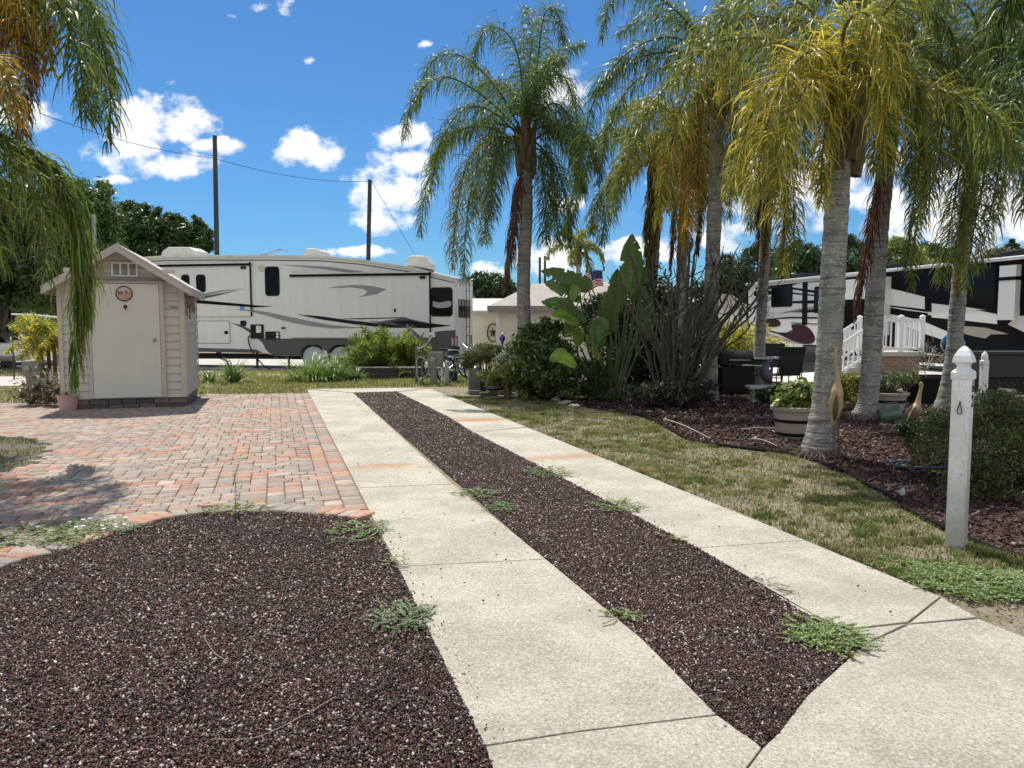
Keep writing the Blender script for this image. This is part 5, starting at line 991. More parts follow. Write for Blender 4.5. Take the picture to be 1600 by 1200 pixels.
# ---- leaf clouds: trees and shrubs
def cloud(blobs, n, size, r, pal, clump=.22, nsub=26, flat=.6, up=.3):
    cen = []; w = np.array([b[3] * b[4] * b[5] for b in blobs]) ** .67; w = w / w.sum()
    for b, k in zip(blobs, (w * nsub * len(blobs)).astype(int) + 4):
        d = nrm(r.normal(size=(k, 3))); rad = r.uniform(.55, 1.0, (k, 1)) ** .6; cen.append(np.hstack([np.array(b[:3]) + d * np.array(b[3:6]) * rad, np.full((k, 1), min(b[3:6]))]))
    cen = np.vstack(cen); i = r.integers(0, len(cen), n); off = r.normal(size=(n, 3)) * (cen[i, 3:4] * clump) * [1.15, 1.15, .8]; p = cen[i, :3] + off
    nn = nrm(r.normal(size=(n, 3)) + [0, 0, up] + nrm(off + 1e-6) * .6); a = nrm(np.cross(nn, r.normal(size=(n, 3)))); b = np.cross(nn, a); s = size * r.uniform(.6, 1.3, (n, 1))
    V = np.stack([p - a * s, p + b * s * flat * .5 + nn * s * .12, p + a * s, p - b * s * flat * .5 + nn * s * .12], 1); pal = np.array(pal); C = pal[r.integers(0, len(pal), n)] * r.uniform(.7, 1.3, (n, 1)); sub = r.uniform(.75, 1.25, len(cen)); C = C * sub[i][:, None]
    return V.reshape(-1, 3), np.arange(4 * n).reshape(n, 4), C, cen
DK = [(.035, .07, .02), (.05, .09, .025), (.07, .115, .03)]
def tree(lab, base, blobs, n, size, seed, pal=DK, tr=.25, group=None, name='leafy_tree', m=None):
    r = np.random.default_rng(seed); base = np.array(base, float); rt = empty(name, base, lab, 'tree', group=group); V, F, C, cen = cloud(blobs, n, size, r, pal)
    np_mesh('crown', V, F, m or M_leaf, rt, C, origin=base); k = MB(); c0 = np.mean([b[:3] for b in blobs], 0); fork = np.array([base[0] * .5 + c0[0] * .5, base[1], max(min(b[2] - b[5] for b in blobs), base[2] + .5)])
    k.tube([base, (base + fork) / 2 + [.1, 0, 0], fork], [tr, tr * .8, tr * .65], 9)
    for b in blobs: q = np.array(b[:3]); k.tube([fork, (fork + q) / 2 + [0, 0, -.1], q], [tr * .5, tr * .3, tr * .1], 6)
    for q in cen[::4, :3]: b = blobs[int(np.argmin([np.linalg.norm(q - np.array(b[:3])) for b in blobs]))]; k.tube([np.array(b[:3]), q], [tr * .14, tr * .03], 4)
    wpart(k, 'trunk', mat('bark', (.10, .085, .07), (.06, .05, .04), rough=.95, scale=10), rt, smooth=60); return rt
def B(x, y, Y, rx, ry, rz=None):   # blob by apparent centre and radii in px at depth Y
    c = A(x, y, Y); s = Y / FPX; return (*c, rx * s, (rz or rx) * s, ry * s)
BG = 'trees behind the trailer and the shed'
tree('dark dense oak behind the shed and the left end of the trailer', GY(235, 38), [B(215, 355, 38, 36, 28), B(265, 365, 38, 30, 24), B(300, 372, 38, 24, 20), B(318, 362, 38, 12, 10), B(285, 352, 38, 12, 9), B(225, 328, 38, 10, 7), B(200, 322, 38, 11, 7), B(258, 338, 38, 10, 8), B(322, 385, 38, 10, 9), B(308, 346, 38, 9, 7), B(180, 370, 38, 30, 26), B(190, 400, 38, 45, 40), B(245, 405, 38, 40, 30), B(205, 330, 38, 16, 12), B(240, 333, 38, 12, 9), B(275, 345, 38, 14, 10)], 46000, .115, 51, [(.05, .10, .025), (.075, .125, .03), (.10, .16, .04)], group=BG)
tree('mid green tree behind the palm fronds, left of the dark oak', GY(120, 32), [B(110, 320, 32, 45, 36), B(150, 340, 32, 36, 34), B(70, 350, 32, 50, 45), B(120, 400, 32, 60, 50), B(150, 300, 32, 22, 18), B(60, 420, 32, 60, 60)], 46000, .11, 52, [(.08, .15, .03), (.12, .20, .045), (.16, .24, .06)], group=BG)
tree('shady tree at the far left edge behind the hanging fronds', GY(10, 27), [B(0, 330, 27, 60, 50), B(-60, 380, 27, 80, 70), B(20, 420, 27, 50, 50), B(-10, 480, 27, 60, 40)], 22000, .13, 53, [(.04, .08, .02), (.07, .12, .03), (.10, .14, .03)], group=BG)
tree('dark tree seen between the trailer rear and the centre palm', GY(765, 48), [B(762, 452, 48, 30, 22), B(790, 460, 48, 25, 18), B(745, 465, 48, 18, 14)], 9000, .2, 54, group=BG)
RG = 'trees beyond the motorhome'
for i, (x, y, Y_, lab, pal) in enumerate(((1190, 405, 60, 'hazy dark tree beyond the rear of the motorhome', DK), (1255, 400, 52, 'dark tree behind the motorhome, left of the nearest palm trunk', DK), (1330, 395, 55, 'dark tree behind the motorhome between the two thick palm trunks', DK), (1405, 395, 58, 'yellow green tree above the coach roof, right of the second thick trunk', LIME), (1460, 405, 60, 'dull green tree above the coach roof behind the slim palm', DK), (1140, 425, 62, 'low tree at the left of the tree row beyond the bare shrub', DK))):
    r = np.random.default_rng(60 + i); tree(lab, GY(x, Y_), [B(x + dx, y + dy, Y_, rx, ry) for dx, dy, rx, ry in ((0, 10, 34, 26), (-22, 30, 26, 24), (24, 26, 26, 22), (-8, -12, 16, 13), (10, 45, 38, 26))], 15000, .15, 60 + i, pal, group=RG)
tree('distant layered pine tip above the coach roof at the right', GY(1582, 70), [B(1582, 378, 70, 3, 3), B(1582, 384, 70, 9, 2), B(1582, 391, 70, 14, 2.5), B(1582, 400, 70, 18, 4)], 3500, .2, 70, name='pine_tree', tr=.15)
tree('pale dried tree crown peeping over the coach roof at the right edge', GY(1560, 45), [B(1562, 398, 45, 18, 10), B(1545, 404, 45, 12, 7)], 3000, .16, 71, [(.22, .19, .15), (.3, .26, .2), (.14, .13, .09)])
# a continuous low background wood left of everything
def wood():
    r = np.random.default_rng(77); bl = [B(x, 500, 75, 90, 38 + 10 * r.random()) for x in range(-500, 120, 110)] + [B(x, 490, 85, 90, 30 + 12 * r.random()) for x in range(1080, 2200, 120)] + [B(x, 498, 90, 90, 20 + 8 * r.random()) for x in range(120, 1080, 120)]
    V, F, C, _ = cloud(bl, 42000, .4, r, DK); o = np_mesh('distant_wood', V, F, M_leaf, None, C); o['kind'] = 'stuff'; o['label'] = 'far band of dark trees along the horizon'; o['category'] = 'woodland'
wood()

def shrub(lab, base, blobs, n, size, seed, pal, name='shrub', cat='shrub', stems=7, flowers=None, group=None, clump=.22, flat=.6, m=None, part='foliage', up=.3):
    r = np.random.default_rng(seed); base = np.array(base, float); rt = empty(name, base, lab, cat, group=group); V, F, C, cen = cloud(blobs, n, size, r, pal, clump=clump, flat=flat, up=up); keep = V.reshape(-1, 4, 3)[:, :, 2].min(1) > base[2] + .005
    V = V.reshape(-1, 4, 3)[keep].reshape(-1, 3); C = C[keep]; F = np.arange(len(V)).reshape(-1, 4); np_mesh(part, V, F, m or M_leaf, rt, C, origin=base); k = MB()
    for q in cen[::max(len(cen) // (stems * 4), 1), :3]: k.tube([base + [r.normal(0, .04), r.normal(0, .04), 0], (base + q) / 2 + [r.normal(0, .03), 0, 0], q], [.016, .011, .004], 5)
    wpart(k, 'stem', mat('twig', (.12, .09, .06), (.08, .06, .045), rough=.9), rt)
    if flowers:
        fc, nf, fs = flowers; i = r.integers(0, len(cen), nf); p = cen[i, :3] + nrm(r.normal(size=(nf, 3)) + [0, -.6, .5]) * (cen[i, 3:4] * .25); V, F, C, _ = cloud([(0, 0, 0, 1, 1, 1)], nf * 6, fs, r, [fc]); V = V.reshape(nf, -1, 3); V = V - V.mean(1, keepdims=True); V = V / np.abs(V).max() * fs * 2.2 + p[:, None]
        for j in range(nf): np_mesh('flower', V[j], np.arange(len(V[j])).reshape(-1, 4), mat('petal', None, (.8, .7, .7), attr=True, rough=.6), rt, C[:len(V[j]) // 4], origin=base)
    return rt
def S(x, y, Y, rx, ry, rz=None): return B(x, y, Y, rx, ry, rz)
shrub('rounded clipped light green bush spreading over a post left of the cycad', GY(757, 17.2), [S(752, 552, 17.2, 26, 13), S(775, 556, 17.2, 24, 12), S(738, 563, 17.2, 16, 11)], 12000, .026, 81, [(.10, .14, .035), (.15, .19, .05), (.07, .10, .025)], clump=.3)
shrub('dark glossy shrub mass between the clipped bush and the bird of paradise', GY(848, 15.8), [S(840, 545, 15.8, 34, 32), S(868, 570, 15.4, 40, 34), S(840, 595, 15.2, 40, 22), S(900, 592, 15.0, 40, 26), S(855, 515, 16, 22, 16)], 15000, .06, 82, [(.04, .075, .02), (.07, .12, .028), (.18, .24, .05)])
shrub('dense dark foliage filling the space behind the bare pruned shrub', GY(1030, 17.2), [S(950, 560, 16.9, 40, 50), S(1000, 540, 17.2, 44, 60), S(1050, 560, 17.3, 46, 52), S(1100, 572, 17.2, 40, 42), S(985, 480, 17.3, 30, 40), S(1040, 500, 17.5, 30, 36), S(1140, 590, 17.3, 34, 26), S(1010, 455, 17.6, 34, 34), S(1075, 475, 17.6, 30, 34), S(930, 500, 17, 30, 40)], 20000, .07, 180, [(.03, .055, .016), (.05, .09, .025), (.08, .12, .03)])
shrub('dark low shrub under the bare branches', GY(1050, 13.9), [S(1040, 612, 13.8, 52, 20), S(1090, 608, 13.9, 40, 18), S(1010, 615, 13.6, 30, 14)], 5000, .045, 83, [(.03, .05, .02), (.06, .08, .03), (.14, .13, .1)])
shrub('large dark clipped hedge bush with small red blossoms behind the white post', GY(1535, 7.1), [S(1530, 650, 7.1, 60, 34), S(1585, 660, 7.1, 55, 42), S(1480, 690, 7.0, 45, 38), S(1540, 700, 6.8, 70, 48), S(1610, 715, 6.8, 60, 60), S(1660, 700, 6.9, 60, 60), S(1590, 750, 6.6, 60, 35), S(1700, 760, 6.5, 70, 50), S(1560, 640, 7.3, 60, 34), S(1600, 790, 6.4, 50, 30), S(1510, 760, 6.7, 45, 34)], 56000, .0165, 84, [(.06, .10, .024), (.09, .14, .035), (.15, .19, .045), (.16, .13, .05)], name='hedge_bush', cat='bush', flowers=((.45, .02, .03), 26, .018), clump=.26, stems=14)
shrub('low dark green trailing part of the hedge with small red blossoms near the white post', GY(1445, 8.1), [S(1440, 668, 8.1, 34, 16), S(1470, 655, 8.2, 24, 14)], 7000, .02, 85, [(.03, .06, .015), (.06, .10, .02)], flowers=((.45, .02, .03), 8, .02), name='low_shrub')
shrub('yellow variegated shrub between the two thick palm trunks', GY(1332, 15), [S(1330, 605, 15, 20, 22), S(1338, 625, 14.8, 16, 14)], 3600, .04, 86, [(.35, .33, .06), (.45, .42, .12), (.16, .2, .04)])
shrub('small leafy green shrub at the end of the stone bench', GY(1212, 14.6), [S(1205, 618, 14.6, 22, 12), S(1222, 615, 14.6, 18, 12)], 2200, .04, 87, [(.04, .09, .02), (.07, .13, .03)])
for i, (x, s_, lab) in enumerate(((1400, 20, 'white flowered low plant by the rock edging right of the tree tub'), (1560, 20, 'low dull green plant in the far rock bed right of the white post'))):
    shrub(lab, GY(x, 16 - i), [S(x, 630 - 8 * i, 16 - i, s_, 8)], 900, .035, 88 + i, [(.08, .12, .04), (.12, .15, .06)], name='low_plant', cat='plant')
shrub('bed of aloe plants with reddish tips left of the pink pot', GY(70, 14.3), [S(45, 612, 14.3, 22, 20), S(75, 600, 14.5, 24, 24), S(80, 618, 14, 22, 16)], 600, .05, 90, [(.16, .08, .05), (.2, .14, .08)], name='aloe_bed', cat='aloes', stems=3)
def rosette(lab, base, n, L, w, seed, pal, el=(10, 75), name='grass_clump', cat='ornamental grass', group=None, segs=5, bend=1.0, root=None, spread=.1, wprof=None, m=None, stem=None):
    r = np.random.default_rng(seed); base = np.array(base, float); a = np.arange(n) * 2.39996; e = np.radians(r.uniform(*el, n)); Ln = L * r.uniform(.6, 1.1, n); p = base + np.stack([np.cos(a) * spread * r.random(n), np.sin(a) * spread * r.random(n), np.zeros(n)], 1)
    if stem is not None: p = stem(p, r)
    V = []; side = np.stack([-np.sin(a), np.cos(a), 0 * a], 1)
    for j in range(segs + 1):
        k = j / segs; wd = w * (1 - k) ** .6 * (.7 + .6 * min(k * 3, 1)) if wprof is None else w * wprof[j]; V += [p - side * wd, p + side * wd]
        d = np.stack([np.cos(a) * np.cos(e), np.sin(a) * np.cos(e), np.sin(e)], 1); p = p + d * (Ln / segs)[:, None]; e = np.maximum(e - bend * r.uniform(.7, 1.2, n) * (.2 + k) * .55, -1.3)
    V = np.stack(V, 1).reshape(-1, 3); F = (np.array([(2 * j, 2 * j + 1, 2 * j + 3, 2 * j + 2) for j in range(segs)])[None] + (np.arange(n) * 2 * (segs + 1))[:, None, None]).reshape(-1, 4); pal = np.array(pal); C = np.repeat(pal[r.integers(0, len(pal), n)] * r.uniform(.75, 1.25, (n, 1)), segs, 0)
    if root is not None: o = np_mesh('leaves', V, F, m or M_leaf, root, C, origin=root.location); return o
    o = np_mesh(name, V, F, m or M_leaf, None, C, origin=base); o.location = base; tag(o, lab, cat, group); return o
LG = 'strappy grass clumps along the trailer'
GP2 = [(.20, .30, .06), (.28, .36, .09), (.13, .2, .045)]
rosette('broad strappy plant in front of the storage hatch of the trailer', GY(363, 19.8), 130, .85, .018, 91, GP2, (35, 85), group=LG)
rosette('low bright clump right beside the shed wall', GY(324, 20), 70, .42, .02, 92, [(.2, .28, .06), (.14, .2, .05)], (20, 80), group=LG)
rosette('widest grass clump in front of the left trailer wheel', GY(488, 20.4), 260, .95, .016, 93, GP2, (25, 85), spread=.6, group=LG)
rosette('grass clump between the two trailer wheels', GY(524, 20.6), 160, .75, .016, 94, GP2, (25, 85), spread=.3, group=LG)
rosette('small low grass clump left of the feathery shrub palm', GY(556, 20.8), 130, .5, .018, 95, GP2, (15, 75), spread=.2, group=LG)
for i, (x, y_, h, lab) in enumerate(((30, 610, .18, 'leftmost aloe rosette of the bed'), (52, 600, .30, 'upper aloe rosette of the bed'), (68, 612, .16, 'pale starry aloe rosette at the front of the bed'), (88, 598, .32, 'aloe rosette nearest the shed wall'), (44, 622, .06, 'low front aloe rosette'), (72, 590, .42, 'rearmost tall aloe rosette'), (90, 618, .1, 'aloe rosette beside the pink pot'))):
    p = GY(x, 13.9 + .12 * (i % 3)); p[2] = h; rosette(lab, p, 26, .34, .022, 100 + i, [(.13, .15, .07), (.2, .22, .13), (.22, .12, .07), (.30, .32, .24)], (5, 80), bend=.5, spread=.03, name='aloe', cat='aloe', group='aloes beside the shed')

# ---- bird of paradise
def paddle(mb, petiole, blade, width, r, col, fold=.35):
    mb.tube(petiole, np.linspace(.028, .013, len(petiole)), 6, col=(.13, .18, .05)); P = catmull(blade, 27); T = nrm(np.gradient(P, axis=0)); s = nrm(np.cross(T[13], np.array([r.normal(0, .3), -1, .3]))); n = len(P)
    for sd in (-1, 1):
        tear = set(r.choice(range(6, 22), 2, replace=False)); vs = []; fs = []
        for i in range(n):
            k = i / (n - 1); w = width * (math.sin(pi * min(.07 + .93 * k, 1)) ** .7) * (1 + .025 * r.normal()); side = s - T[i] * (s @ T[i]); side = side / np.linalg.norm(side); nn = np.cross(T[i], side); nn = nn if nn[2] > 0 else -nn
            for q in (0, .5, 1.0): vs.append(P[i] + side * sd * w * q * cos(fold * q) + nn * w * (fold * q * .9 - .25 * q * q) + np.array([0, 0, .006 * r.normal() * q]))
        for i in range(n - 1):
            for q in range(2):
                if q == 1 and i in tear: continue
                fs.append((i * 3 + q, i * 3 + q + 1, (i + 1) * 3 + q + 1, (i + 1) * 3 + q))
        for f in fs: mb.add([vs[i] for i in f], [(0, 1, 2, 3)], tuple(c * (.93 + .09 * ((f[0] // 3) % 2) + .1 * r.random()) for c in col))
def paradise():
    Yb = 15.2; base = GY(945, Yb); rt = empty('bird_of_paradise', base, 'large bird of paradise plant with broad paddle leaves left of the bare shrub', 'plant'); r = np.random.default_rng(12)
    L = [((935, 600), (930, 520), (905, 470), (850, 441), .17, 0, -.2), ((938, 602), (935, 540), (900, 490), (846, 472), .15, 0, -.5), ((940, 604), (930, 540), (905, 505), (862, 492), .15, 1, -.9), ((942, 600), (940, 500), (925, 450), (880, 438), .17, 0, .3), ((944, 600), (945, 480), (928, 440), (910, 415), .15, 1, .6),
         ((950, 604), (960, 520), (950, 470), (942, 395), .19, 2, -.3), ((955, 604), (968, 540), (962, 490), (965, 420), .2, 0, .3), ((960, 604), (975, 510), (980, 450), (988, 365), .2, 0, 0), ((965, 604), (985, 520), (990, 460), (975, 410), .2, 0, .7), ((970, 604), (990, 540), (998, 470), (1000, 400), .18, 0, .4),
         ((948, 604), (930, 560), (935, 500), (930, 545), .17, 0, -.8), ((952, 600), (950, 560), (940, 495), (938, 545), .17, 0, -.5), ((935, 604), (918, 590), (895, 563), (858, 562), .16, 1, -1.0), ((932, 604), (915, 560), (905, 540), (898, 515), .14, 1, -.6), ((960, 604), (965, 590), (955, 520), (950, 470), .17, 0, -.4),
         ((975, 604), (992, 560), (1003, 520), (1008, 450), .17, 0, .6), ((946, 604), (935, 520), (915, 480), (898, 450), .15, 2, -.2), ((940, 604), (925, 530), (900, 510), (880, 520), .14, 0, .5), ((968, 604), (978, 520), (972, 470), (955, 450), .18, 0, 1.1)]
    L2 = [tuple((q[0] + r.normal(0, 9) * (i > 0), q[1] + r.normal(0, 14) * (i > 0)) for i, q in enumerate(l[:4])) + (l[4] * r.uniform(.7, 1), int(r.random() < .35), l[6] + r.normal(0, .35)) for l in L]
    for (a, b, c, d, w, k, dy) in [q for q in L + L2 if not (886 < q[3][0] < 946 and q[3][1] < 462)]:
        m_ = MB(); col = [(.09, .16, .03), (.22, .30, .045), (.40, .38, .05)][k]; pa = px(Yb, (a[0], 622, 0), (a[0], a[1], 0), (b[0], b[1], dy * .5), (c[0], c[1], dy)); bl = px(Yb, (c[0], c[1], dy), ((c[0] * .55 + d[0] * .45), (c[1] * .55 + d[1] * .45) - 6, dy * 1.15), (d[0], d[1], dy * 1.3))
        paddle(m_, catmull(pa, 10), bl, w, r, tuple(x * r.uniform(.8, 1.2) for x in col)); wpart(m_, 'leaf', M_leaf, rt, fix=False)
paradise()

# ---- bare pruned shrub
def bare(lab, base_px, Yb, tips, seed, rb, name='bare_shrub', twigs=3, m=None, cat='shrub'):
    base = GY(*base_px) if False else GY(base_px, Yb); r = np.random.default_rng(seed); rt = empty(name, base, lab, cat); k = MB()
    for (x, y, dy, rad, x0) in tips:
        t = A(x, y, Yb + dy); b = GY(x0, Yb + dy * .3); mid = b * .55 + t * .45 + np.array([(b[0] - t[0]) * .12 + r.normal(0, .05), r.normal(0, .08), .1]); m2 = b * .2 + t * .8 + np.array([r.normal(0, .05), r.normal(0, .05), 0]); P = catmull([b, mid, m2, t], 14); P[1:-1] += r.normal(0, .012, (12, 3)); rr = np.linspace(rad * .9, rad * .48, 14) * (1 + .08 * r.normal(size=14)); k.tube(P, rr, 8)
        for j in range(twigs):
            i = int(r.integers(5, 12)); d = nrm(np.array([r.normal(0, .8), r.normal(0, .6), r.uniform(.4, 1)])); l = r.uniform(.25, .7) * rad / .035; q = P[i]; e = q + d * l * .5; k.tube([q, e, e + nrm(d + [0, 0, .8]) * l * .5], [rr[i] * .55, rr[i] * .42, rr[i] * .3], 6)
    wpart(k, 'stems', m or mat('bare_bark', (.11, .095, .07), (.045, .04, .03), rough=.95, scale=14, bump=.5, bscale=40), rt, smooth=60); return rt
bare('wide bare grey shrub pruned to thick branches in the mulch bed', 1065, 14.3, [(985, 400, -.3, .045, 1040), (1003, 470, -.8, .035, 1042), (978, 470, .4, .03, 1035), (1022, 395, .5, .04, 1052), (1040, 420, -.5, .035, 1055), (1062, 378, .2, .045, 1060), (1080, 372, .5, .04, 1066), (1078, 378, -.6, .04, 1064), (1088, 390, 0, .042, 1068), (1118, 398, .6, .035, 1070), (1130, 398, -.3, .04, 1074), (1146, 398, .3, .035, 1078), (1160, 405, -.4, .04, 1080), (1200, 398, 0, .04, 1085), (1192, 440, -.8, .04, 1088), (1195, 458, .5, .03, 1086), (1163, 475, -1, .035, 1084), (1015, 500, -1.1, .03, 1045), (1108, 440, -1.0, .035, 1070), (1050, 440, -1.2, .035, 1052), (970, 430, .1, .03, 1030), (1178, 420, 1, .035, 1084), (995, 520, -1.3, .028, 1040), (1070, 480, -1.5, .03, 1060)], 13, .04, twigs=4)
tangle_rng = np.random.default_rng(99)
bare('shorter dark tangle of pruned stems growing among the bare grey branches', 1062, 14.1, [(float(tangle_rng.uniform(975, 1180)), float(tangle_rng.uniform(420, 540)), float(tangle_rng.normal(0, .5)), float(tangle_rng.uniform(.022, .034)), float(tangle_rng.uniform(1030, 1095))) for _ in range(26)], 15, .03, twigs=3)
# fallen twigs
for i, (x0, y0, x1, y1, lab) in enumerate(((1040, 655, 1110, 685, 'pale fallen stick lying on the mulch in front of the bare shrub'), (1158, 671, 1235, 672, 'thin pale stick lying across the mulch left of the striped planter'), (1175, 686, 1215, 697, 'short pale stick lying nearest the black bed edging'), (1235, 640, 1190, 618, 'crooked stick lying near the stone bench'))):
    a = G(x0, y0, .05); b = G(x1, y1, .045); k = MB(); mm = (a + b) / 2 + [0, .08, .02]; k.tube(catmull([a, mm, b], 8), np.linspace(.014, .007, 8), 6); o = k.build('stick', mat('stick', (.36, .30, .24), (.25, .2, .16), rough=.9, scale=15), None, origin=a); o.location = a; tag(o, lab, 'stick')

# ---- weeds
def weeds(lab, cx, cy, rx, ry, n, seed, pal=None, hh=.035, size=.0105, flowers=0, name='weed_patch'):
    r = np.random.default_rng(seed); c = G(cx, cy); s = c[1] / FPX; sv = (1.5 * FPX / (cy - 508 - ry * .7 + 1e-6) - 1.5 * FPX / (cy - 508 + ry * .7)) / (1.4 * ry) * 1.0
    V = []; C = []; pal = np.array(pal or [(.17, .26, .06), (.24, .33, .09), (.31, .37, .15), (.12, .19, .045)]); k = MB()
    runners = max(n // 26, 4)
    for i in range(runners):
        a = r.random() * 2 * pi; q = (r.random() ** .6) * .8; p = np.array([c[0] + cos(a) * q * rx * s, c[1] + sin(a) * q * ry * sv, .02]); d = np.array([cos(a + r.normal(0, 1)), sin(a + r.normal(0, 1)), .15]); pts = [p.copy()]
        for j in range(45 // 3):
            d = nrm(d + np.array([*r.normal(0, .25, 2), r.normal(0, .12)])); p = p + d * size * .8; p[2] = min(max(p[2], .02), hh); pts.append(p.copy())
            for sd in (-1, 0, 1):
                u = nrm(np.array([-d[1] * sd + d[0] * (.3 + (sd == 0)), d[0] * sd + d[1] * (.3 + (sd == 0)), r.uniform(-.1, .45)])); v = nrm(np.cross(u, [r.normal(0, .4), r.normal(0, .4), 1])); L = size * r.uniform(.7, 1.4); b = p + [0, 0, .004]; V += [b, b + u * L * .5 + v * L * .27, b + u * L, b + u * L * .5 - v * L * .27]; C.append(pal[r.integers(len(pal))] * r.uniform(.8, 1.2))
        if i % 2 == 0: k.tube(pts[::3], .0018, 4)
    V = np.array(V); base = np.array([c[0], c[1], 0]); rt = empty(name, base, lab, 'weeds', group='weed patches'); np_mesh('leaves', V, np.arange(len(V)).reshape(-1, 4), M_leaf, rt, np.array(C), origin=base); wpart(k, 'runners', mat('runner', (.16, .12, .06), rough=.9), rt)
    if flowers:
        for i in range(flowers):
            m_ = MB()
            a = r.random() * 2 * pi; q = r.random() ** .5; p = np.array([c[0] + cos(a) * q * rx * s, c[1] + sin(a) * q * ry * sv, hh + .015]); m_.lathe([(.002, -.04), (.003, -.005), (.014, .004), (.015, .008)], p, 7); wpart(m_, 'flower', mat('white_petal', (.75, .72, .78), rough=.6), rt)
weeds('long light green weed patch with tiny white flowers between pavers and gravel at left', 120, 832, 115, 14, 5200, 1, hh=.05, flowers=16); weeds('sprawling weeds in the shaded left part of the gravel edge', 60, 850, 90, 12, 2600, 14, hh=.05, size=.012)
weeds('weed patch at the centre of the paver edge around the tall thin sprout', 370, 801, 55, 7, 1900, 2)
weeds('straggly weeds at the corner of gravel and concrete near the pavers', 560, 835, 42, 22, 1900, 3); weeds('greyish weeds creeping from the left concrete track over the gravel', 625, 972, 40, 24, 1800, 4, pal=[(.15, .21, .09), (.21, .27, .13), (.11, .16, .06)]); weeds('tiny weed tuft at the gravel edge by a concrete joint', 613, 885, 9, 6, 260, 5)
weeds('weeds on the left side of the gravel strip beside the second concrete joint', 745, 775, 36, 7, 900, 6); weeds('very green small weed patch just below another at the left of the strip', 782, 797, 22, 4, 600, 7, pal=[(.10, .24, .04), (.15, .30, .06)]); weeds('weeds at the right side of the strip, farthest of three', 855, 742, 45, 10, 1500, 8)
weeds('weeds at the right side of the strip, middle of three', 966, 795, 38, 11, 1500, 9); weeds('thick round leaved weeds at the near end of the gravel strip', 1290, 1000, 52, 24, 2600, 10, size=.012); weeds('small green sprig at the left edge of the strip near the front', 968, 968, 14, 6, 300, 11)
weeds('dry reddish sprig at the right edge of the strip', 1200, 922, 14, 10, 200, 12, pal=[(.3, .18, .1), (.2, .2, .1)]); weeds('tiny weed on the strip edge above the middle patch', 1043, 845, 8, 3, 160, 13); weeds('lush light green ground cover right of the concrete at the right edge', 1530, 915, 110, 30, 9000, 15, size=.012, hh=.03); weeds('thin light green ground cover near the foot of the white post', 1430, 892, 60, 12, 1500, 16, size=.012, hh=.03)
def sprout():
    b = G(367, 806); rt = empty('tall_weed', b, 'single tall thin weed sprout standing at the paver edge', 'weed'); t = A(366, 738, b[1]); k = MB(); P = catmull([b, (b + t) / 2 + [.01, 0, 0], t], 12); k.tube(P, np.linspace(.004, .0015, 12), 5, col=(.12, .18, .05)); r = np.random.default_rng(5)
    for i in range(70): q = P[int(r.integers(2, 12))]; a = r.random() * 6.28; e = q + np.array([cos(a) * .022, sin(a) * .022, .012]); k.bar(q, e, .0035, .001, col=(.14, .2, .06))
    wpart(k, 'stem', M_leaf, rt)
sprout()
# ================================================================= SMALL THINGS
def at(px_, Y_, z=0): return GY(px_, Y_, z)
# white post with hook and number
M_post = None
def post_mat():
    m = bpy.data.materials.new('post_vinyl'); m.use_nodes = True; nt = m.node_tree; N = nt.nodes; L = nt.links; P = N['Principled BSDF']; tc = N.new('ShaderNodeTexCoord'); sp = N.new('ShaderNodeSeparateXYZ'); L.new(tc.outputs['Object'], sp.inputs[0])
    def noise(s, sc=(1, 1, 1)):
        mp = N.new('ShaderNodeMapping'); mp.inputs['Scale'].default_value = sc; L.new(tc.outputs['Object'], mp.inputs[0]); n = N.new('ShaderNodeTexNoise'); n.inputs['Scale'].default_value = s; n.inputs['Detail'].default_value = 6; n.inputs['Roughness'].default_value = .65; L.new(mp.outputs[0], n.inputs['Vector']); return n.outputs[0]
    def mth(op, a, b):
        n = N.new('ShaderNodeMath'); n.operation = op
        for i, v in enumerate((a, b)):
            if isinstance(v, (int, float)): n.inputs[i].default_value = v
            else: L.new(v, n.inputs[i])
        return n.outputs[0]
    def mr(v, a, b, k=1):
        n = N.new('ShaderNodeMapRange'); L.new(v, n.inputs[0]); n.inputs[1].default_value = a; n.inputs[2].default_value = b; n.inputs[4].default_value = k; return n.outputs[0]
    def mix(f, a, b):
        n = N.new('ShaderNodeMix'); n.data_type = 'RGBA'; L.new(f, n.inputs[0])
        for i, c in ((6, a), (7, b)):
            if isinstance(c, tuple): n.inputs[i].default_value = (*c, 1)
            else: L.new(c, n.inputs[i])
        return n.outputs[2]
    low = mr(mth('ADD', mth('MULTIPLY', sp.outputs[2], -1.0), mth('MULTIPLY', noise(5, (1, 1, .5)), 1.6)), -.25, .65, .9)
    c = mix(low, (.80, .80, .79), (.34, .34, .28)); c = mix(mr(noise(26, (1, 1, .35)), .55, .68, .45), c, (.38, .38, .32)); c = mix(mr(noise(70), .60, .70, .8), c, (.14, .14, .11))
    L.new(c, P.inputs['Base Color']); P.inputs['Roughness'].default_value = .45; return m
